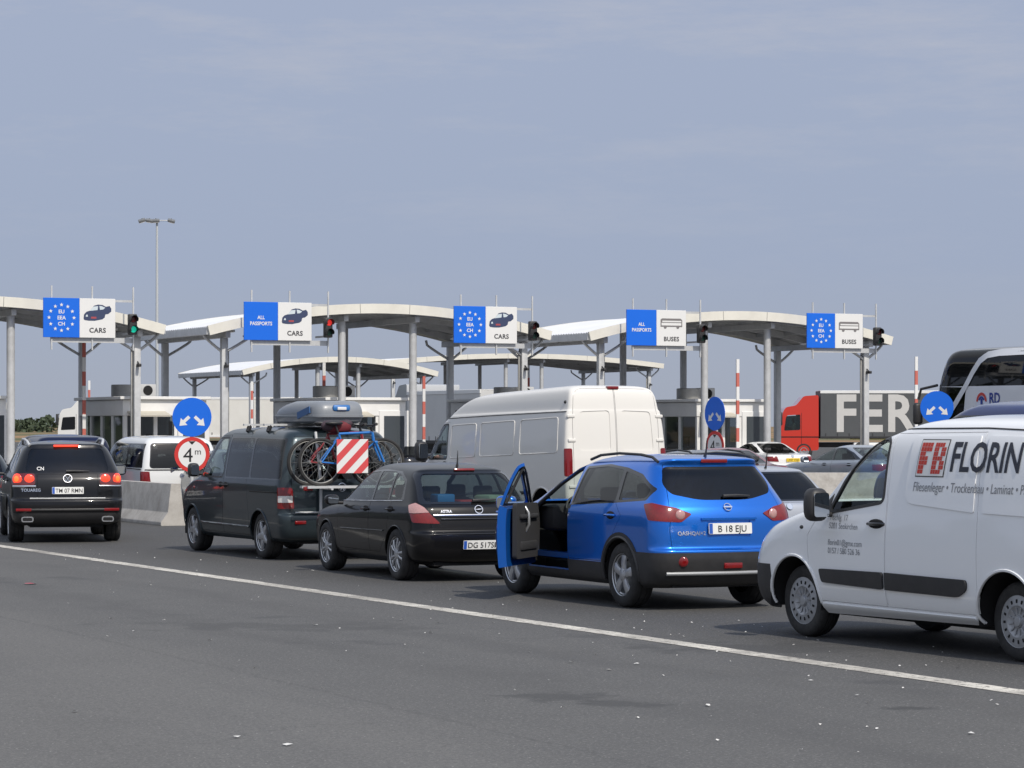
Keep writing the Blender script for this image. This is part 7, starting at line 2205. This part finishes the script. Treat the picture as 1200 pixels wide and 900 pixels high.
# ------------------------------------------------------------------ ground, sky, sun, camera
def ground_mats():
    m = bpy.data.materials.new('asphalt'); nt, b = nodes_of(m); N, L = nt.nodes, nt.links
    tc = N.new('ShaderNodeTexCoord')
    mp = N.new('ShaderNodeMapping'); mp.inputs['Rotation'].default_value = (0, 0, -R(26)); L.new(tc.outputs['Object'], mp.inputs[0])
    def noise(scale, det=5, rough=.6, vec=None):
        n = N.new('ShaderNodeTexNoise'); n.inputs['Scale'].default_value = scale; n.inputs['Detail'].default_value = det; n.inputs['Roughness'].default_value = rough
        L.new(vec or mp.outputs[0], n.inputs['Vector']); return n
    st = N.new('ShaderNodeMapping'); st.inputs['Scale'].default_value = (1, .07, 1); L.new(mp.outputs[0], st.inputs[0])
    big = noise(.22, 6, .65); streak = noise(.9, 5, .6, st.outputs[0]); fine = noise(55, 3, .8); mid = noise(1.6, 6, .7)
    sep = N.new('ShaderNodeSeparateXYZ'); L.new(mp.outputs[0], sep.inputs[0])
    # worn lane: tyre-dark band where the queue drives (x across the lanes in the turned frame)
    def rng(i, a, b2, c=0., d=1.):
        r = N.new('ShaderNodeMapRange'); r.inputs[1].default_value = a; r.inputs[2].default_value = b2; r.inputs[3].default_value = c; r.inputs[4].default_value = d
        L.new(i, r.inputs[0]); return r.outputs[0]
    def math2(op, a, b2):
        n = N.new('ShaderNodeMath'); n.operation = op
        for k, v in ((0, a), (1, b2)):
            if isinstance(v, (int, float)):
                n.inputs[k].default_value = v
            else:
                L.new(v, n.inputs[k])
        return n.outputs[0]
    def mixc(f, a, b2):
        n = N.new('ShaderNodeMix'); n.data_type = 'RGBA'
        if isinstance(f, float): n.inputs[0].default_value = f
        else: L.new(f, n.inputs[0])
        for k, v in ((6, a), (7, b2)):
            if isinstance(v, tuple): n.inputs[k].default_value = (*v, 1)
            else: L.new(v, n.inputs[k])
        return n.outputs[2]
    wob = math2('MULTIPLY', rng(big.outputs['Fac'], .3, .7, -.5, .5), 1.6)
    xw = math2('ADD', sep.outputs[0], wob)
    old = mixc(rng(big.outputs['Fac'], .3, .7), (.134, .131, .124), (.164, .160, .151))
    new = mixc(rng(big.outputs['Fac'], .3, .7), (.100, .099, .096), (.126, .124, .119))
    base = mixc(rng(xw, 7.2, 8.0), old, new)
    base = mixc(rng(streak.outputs['Fac'], .5, .72, 0., .6), base, (.085, .085, .086))
    base = mixc(rng(mid.outputs['Fac'], .35, .75, 0., .3), base, (.16, .155, .147))
    lane = rng(sep.outputs[0], 11.6, 13.4)
    lane2 = math2('MULTIPLY', lane, rng(big.outputs['Fac'], .2, .6, .7, 1.))
    base = mixc(lane2, base, (.058, .057, .056))
    # aggregate: coarse mottling, grit and pale stones
    grit = noise(17, 4, .75)
    base = mixc(rng(grit.outputs['Fac'], .36, .64, 0., .42), base, (.062, .061, .060))
    base = mixc(rng(fine.outputs['Fac'], .36, .64, 0., .55), base, (.05, .05, .05))
    fine2 = noise(38, 3, .8)
    base = mixc(rng(fine2.outputs['Fac'], .54, .68, 0., .6), base, (.27, .265, .25))
    vor = N.new('ShaderNodeTexVoronoi'); vor.inputs['Scale'].default_value = 22; L.new(mp.outputs[0], vor.inputs['Vector'])
    sp = rng(vor.outputs['Distance'], .16, .08, 0., 1.)
    selc = N.new('ShaderNodeSeparateColor'); L.new(vor.outputs['Color'], selc.inputs[0])
    sp = math2('MULTIPLY', sp, rng(selc.outputs[0], .84, .92))
    base = mixc(sp, base, (.40, .39, .37))
    # paving seams along the lanes and a few fine cracks
    def seam(at, w, amt, b_):
        d_ = math2('ABSOLUTE', math2('SUBTRACT', math2('ADD', sep.outputs[0], math2('MULTIPLY', rng(mid.outputs['Fac'], .3, .7, -.5, .5), .12)), at), 0.)
        return mixc(math2('MULTIPLY', rng(d_, w, w * .3, 0., amt), rng(grit.outputs['Fac'], .35, .6)), b_, (.035, .035, .035))
    base = seam(7.55, .04, .3, base)
    cv = N.new('ShaderNodeTexVoronoi'); cv.feature = 'DISTANCE_TO_EDGE'; cv.inputs['Scale'].default_value = .16
    wv = N.new('ShaderNodeVectorMath'); wv.operation = 'ADD'; L.new(mp.outputs[0], wv.inputs[0])
    ws = N.new('ShaderNodeVectorMath'); ws.operation = 'SCALE'; ws.inputs[3].default_value = 1.6; L.new(mid.outputs['Color'], ws.inputs[0]); L.new(ws.outputs[0], wv.inputs[1])
    L.new(wv.outputs[0], cv.inputs['Vector'])
    crk = math2('MULTIPLY', rng(cv.outputs['Distance'], .004, .0008, 0., .3), rng(big.outputs['Fac'], .48, .58))
    base = mixc(crk, base, (.03, .03, .03))
    # dark wet-looking stains, ragged at their rims
    for cx, cy, rx, ry, am in ((.35, 19.7, .55, .55, .6), (.75, 19.2, .4, .3, .6), (2.3, 24.0, 1.6, 1.0, .5), (2.75, 18.9, .32, .3, .75), (-2.2, 26.5, 2.0, .8, .35), (-6.1, 26.9, 1.2, .5, .35), (5.2, 25.5, 1.5, .7, .4)):
        sb = N.new('ShaderNodeVectorMath'); sb.operation = 'SUBTRACT'; sb.inputs[1].default_value = (cx, cy, 0); L.new(tc.outputs['Object'], sb.inputs[0])
        ms = N.new('ShaderNodeVectorMath'); ms.operation = 'MULTIPLY'; ms.inputs[1].default_value = (1 / rx, 1 / ry, 0); L.new(sb.outputs[0], ms.inputs[0])
        ln = N.new('ShaderNodeVectorMath'); ln.operation = 'LENGTH'; L.new(ms.outputs[0], ln.inputs[0])
        dd = math2('ADD', ln.outputs['Value'], rng(mid.outputs['Fac'], .3, .7, -.75, .75))
        base = mixc(rng(dd, .75, .45, 0., am), base, (.045, .045, .045))
    # tyre-polished tracks along the lanes
    for at, w_, am in ((9.1, .45, .35), (10.7, .4, .3), (5.2, .5, .22), (14.4, .5, .4), (16.1, .5, .4)):
        dt = math2('ABSOLUTE', math2('SUBTRACT', math2('ADD', sep.outputs[0], wob), at), 0.)
        base = mixc(math2('MULTIPLY', rng(dt, w_, .05, 0., am), rng(streak.outputs['Fac'], .3, .6)), base, (.062, .061, .060))
    # damp / oil patches
    oil = noise(.55, 4, .55)
    base = mixc(rng(oil.outputs['Fac'], .64, .70, 0., .55), base, (.055, .055, .056))
    L.new(base, b.inputs['Base Color'])
    b.inputs['Roughness'].default_value = .82
    b.inputs['Specular IOR Level'].default_value = .35
    bp = N.new('ShaderNodeBump'); bp.inputs['Strength'].default_value = .35; bp.inputs['Distance'].default_value = .012
    L.new(fine.outputs['Fac'], bp.inputs['Height']); L.new(bp.outputs[0], b.inputs['Normal'])
    f = bpy.data.materials.new('dry field'); nt2, b2 = nodes_of(f)
    t2 = nt2.nodes.new('ShaderNodeTexCoord')
    m2 = nt2.nodes.new('ShaderNodeMapping'); m2.inputs['Scale'].default_value = (.004, .014, 1); nt2.links.new(t2.outputs['Object'], m2.inputs[0])
    n2 = nt2.nodes.new('ShaderNodeTexNoise'); n2.inputs['Scale'].default_value = 1.; n2.inputs['Detail'].default_value = 8; nt2.links.new(m2.outputs[0], n2.inputs['Vector'])
    cr = nt2.nodes.new('ShaderNodeValToRGB'); e = cr.color_ramp.elements
    e[0].position = .35; e[0].color = (.06, .075, .025, 1); e[1].position = .6; e[1].color = (.27, .16, .075, 1)
    nt2.links.new(n2.outputs['Fac'], cr.inputs[0]); nt2.links.new(cr.outputs[0], b2.inputs['Base Color']); b2.inputs['Roughness'].default_value = .95
    w = bpy.data.materials.new('road paint'); nt3, b3 = nodes_of(w)
    N3, L3 = nt3.nodes, nt3.links
    t3 = N3.new('ShaderNodeTexCoord')
    def n3(scale, det, ro):
        n = N3.new('ShaderNodeTexNoise'); n.inputs['Scale'].default_value = scale; n.inputs['Detail'].default_value = det; n.inputs['Roughness'].default_value = ro
        L3.new(t3.outputs['Object'], n.inputs['Vector']); return n
    na, nb, nc = n3(1.1, 7, .7), n3(14, 5, .8), n3(.35, 4, .6)
    c3 = N3.new('ShaderNodeValToRGB'); e = c3.color_ramp.elements
    e[0].position = .33; e[0].color = (.30, .28, .25, 1); e[1].position = .60; e[1].color = (.62, .59, .52, 1)
    L3.new(na.outputs['Fac'], c3.inputs[0]); L3.new(c3.outputs[0], b3.inputs['Base Color']); b3.inputs['Roughness'].default_value = .75
    # flaked-off spots show the asphalt below
    mr3 = N3.new('ShaderNodeMapRange'); mr3.inputs[1].default_value = .35; mr3.inputs[2].default_value = .47; L3.new(nb.outputs['Fac'], mr3.inputs[0])
    mr4 = N3.new('ShaderNodeMapRange'); mr4.inputs[1].default_value = .34; mr4.inputs[2].default_value = .5; mr4.inputs[3].default_value = .55; L3.new(nc.outputs['Fac'], mr4.inputs[0])
    mu3 = N3.new('ShaderNodeMath'); mu3.operation = 'MULTIPLY'; L3.new(mr3.outputs[0], mu3.inputs[0]); L3.new(mr4.outputs[0], mu3.inputs[1])
    L3.new(mu3.outputs[0], b3.inputs['Alpha'])
    return m, f, w


def sheet(name, pts, z, m, kind='structure', parent=None):
    bm = bmesh.new()
    bm.faces.new([bm.verts.new((p[0], p[1], z)) for p in pts])
    bm.normal_update()
    for f in bm.faces:
        if f.normal.z < 0:
            f.normal_flip()
    o = mk(name, bm, m, parent, smooth=None)
    o['kind'] = kind
    return o


def build_ground():
    A, Fd, Wp = ground_mats()
    sheet('ground', [(-4000, -200), (4000, -200), (4000, 6000), (-4000, 6000)], -.004, Fd)
    sheet('asphalt', [(-160, -60), (200, -60), (200, 330), (-160, 330)], 0., A)
    a, b = G(-160, 617), G(0, 640)
    c, d = G(1200, 812), G(1500, 855)
    # edge line: a strip of constant width
    dirv = (b - c).normalized()
    n = Vector((-dirv.y, dirv.x, 0)) * LINE_W / 2
    P0 = c - dirv * 9; P1 = b + dirv * 45
    rr = random.Random(2); k = 700
    bm = bmesh.new(); prev = None
    for q in range(k + 1):
        p = P0.lerp(P1, q / k)
        a_, b_ = rr.uniform(.90, 1.03), rr.uniform(.90, 1.03)
        cur = (bm.verts.new((p.x - n.x * a_, p.y - n.y * a_, .004)), bm.verts.new((p.x + n.x * b_, p.y + n.y * b_, .004)))
        if prev:
            f = bm.faces.new((prev[0], prev[1], cur[1], cur[0]))
        prev = cur
    bm.normal_update()
    for f in bm.faces:
        if f.normal.z < 0:
            f.normal_flip()
    o = mk('edge_line', bm, Wp, None, smooth=None); o['kind'] = 'structure'


LINE_W = .24
SUN_AZ = 31.0      # degrees the shadows lean to the left of straight ahead
SUN_EL = 47.0


def build_light():
    w = bpy.data.worlds.new('World'); SC.world = w; w.use_nodes = True
    nt = w.node_tree; N, L = nt.nodes, nt.links
    bg = N['Background']
    sky = N.new('ShaderNodeTexSky'); sky.sky_type = 'NISHITA'; sky.sun_disc = False
    sky.sun_elevation = R(SUN_EL)
    # the sun stands behind the camera and to its right
    sx, sy = math.sin(R(SUN_AZ)), -math.cos(R(SUN_AZ))
    sky.sun_rotation = math.atan2(sx, sy) % (2 * PI)
    sky.altitude = 100; sky.air_density = 1.0; sky.dust_density = 1.2; sky.ozone_density = 2.0
    tc = N.new('ShaderNodeTexCoord')
    # summer haze: the lower sky is an even grey blue
    sep = N.new('ShaderNodeSeparateXYZ'); L.new(tc.outputs['Generated'], sep.inputs[0])
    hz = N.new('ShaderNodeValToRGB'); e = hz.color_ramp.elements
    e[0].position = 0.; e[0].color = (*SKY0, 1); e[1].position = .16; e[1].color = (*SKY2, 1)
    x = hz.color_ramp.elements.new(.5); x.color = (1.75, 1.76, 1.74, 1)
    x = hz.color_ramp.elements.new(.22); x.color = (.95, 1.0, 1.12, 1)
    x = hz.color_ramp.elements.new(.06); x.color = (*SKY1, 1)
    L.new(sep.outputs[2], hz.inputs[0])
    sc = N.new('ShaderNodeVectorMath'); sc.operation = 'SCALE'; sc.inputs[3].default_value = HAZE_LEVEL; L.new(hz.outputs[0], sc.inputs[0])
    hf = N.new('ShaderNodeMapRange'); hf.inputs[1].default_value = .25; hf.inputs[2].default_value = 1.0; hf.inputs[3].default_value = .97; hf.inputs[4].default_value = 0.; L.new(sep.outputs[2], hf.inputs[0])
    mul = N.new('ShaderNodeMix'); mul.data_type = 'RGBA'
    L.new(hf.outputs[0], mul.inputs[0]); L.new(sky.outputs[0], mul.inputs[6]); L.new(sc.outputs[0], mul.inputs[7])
    # thin cirrus
    mp = N.new('ShaderNodeMapping'); mp.inputs['Scale'].default_value = (9, 9, 48); mp.inputs['Rotation'].default_value = (R(3), R(5), 0); L.new(tc.outputs['Generated'], mp.inputs[0])
    n = N.new('ShaderNodeTexNoise'); n.inputs['Scale'].default_value = 1.; n.inputs['Detail'].default_value = 7; n.inputs['Roughness'].default_value = .68
    L.new(mp.outputs[0], n.inputs['Vector'])
    mr = N.new('ShaderNodeMapRange'); mr.inputs[1].default_value = .50; mr.inputs[2].default_value = .78; mr.inputs[3].default_value = 0; mr.inputs[4].default_value = .55
    L.new(n.outputs['Fac'], mr.inputs[0])
    hi = N.new('ShaderNodeMapRange'); hi.inputs[1].default_value = .03; hi.inputs[2].default_value = .14; L.new(sep.outputs[2], hi.inputs[0])
    fm = N.new('ShaderNodeMath'); fm.operation = 'MULTIPLY'; L.new(mr.outputs[0], fm.inputs[0]); L.new(hi.outputs[0], fm.inputs[1])
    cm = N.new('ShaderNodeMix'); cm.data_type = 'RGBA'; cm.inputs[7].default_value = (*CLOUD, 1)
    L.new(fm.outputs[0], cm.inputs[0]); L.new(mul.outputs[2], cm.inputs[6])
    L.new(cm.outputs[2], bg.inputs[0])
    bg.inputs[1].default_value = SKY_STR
    sd = bpy.data.lights.new('sun', 'SUN'); sd.energy = SUN_STR; sd.angle = R(.55); sd.color = (1, .93, .82)
    so = bpy.data.objects.new('sun', sd); COL.objects.link(so)
    d = Vector((-math.sin(R(SUN_AZ)) * math.cos(R(SUN_EL)), math.cos(R(SUN_AZ)) * math.cos(R(SUN_EL)), -math.sin(R(SUN_EL))))
    so.rotation_euler = d.to_track_quat('-Z', 'Y').to_euler()
    so.location = (30, -20, 60)
    cd = bpy.data.cameras.new('camera'); cd.sensor_width = 36; cd.lens = F / 1200 * 36; cd.shift_y = (HY - 450) / 1200
    cd.clip_start = .5; cd.clip_end = 9000
    co = bpy.data.objects.new('camera', cd); COL.objects.link(co); co.location = (0, 0, H); co.rotation_euler = (R(90), 0, 0)
    SC.camera = co
    vs = SC.view_settings
    vs.view_transform = 'Standard'; vs.look = 'None'; vs.exposure = EXPO; vs.gamma = 1
    try:
        vs.use_curve_mapping = False
    except Exception:
        pass


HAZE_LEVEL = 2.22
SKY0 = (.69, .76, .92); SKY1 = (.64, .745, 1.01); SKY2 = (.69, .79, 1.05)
CLOUD = (2.2, 2.25, 2.5)
SKY_STR, SUN_STR, EXPO = .15, 2.2, 0.64
build_ground()
white_lettered_van()
blue_crossover()
black_hatchback()
dark_minivan()
black_offroader()
other_cars()
tall_white_van()
coach()
lorries()
motorcycle()
station()
build_light()
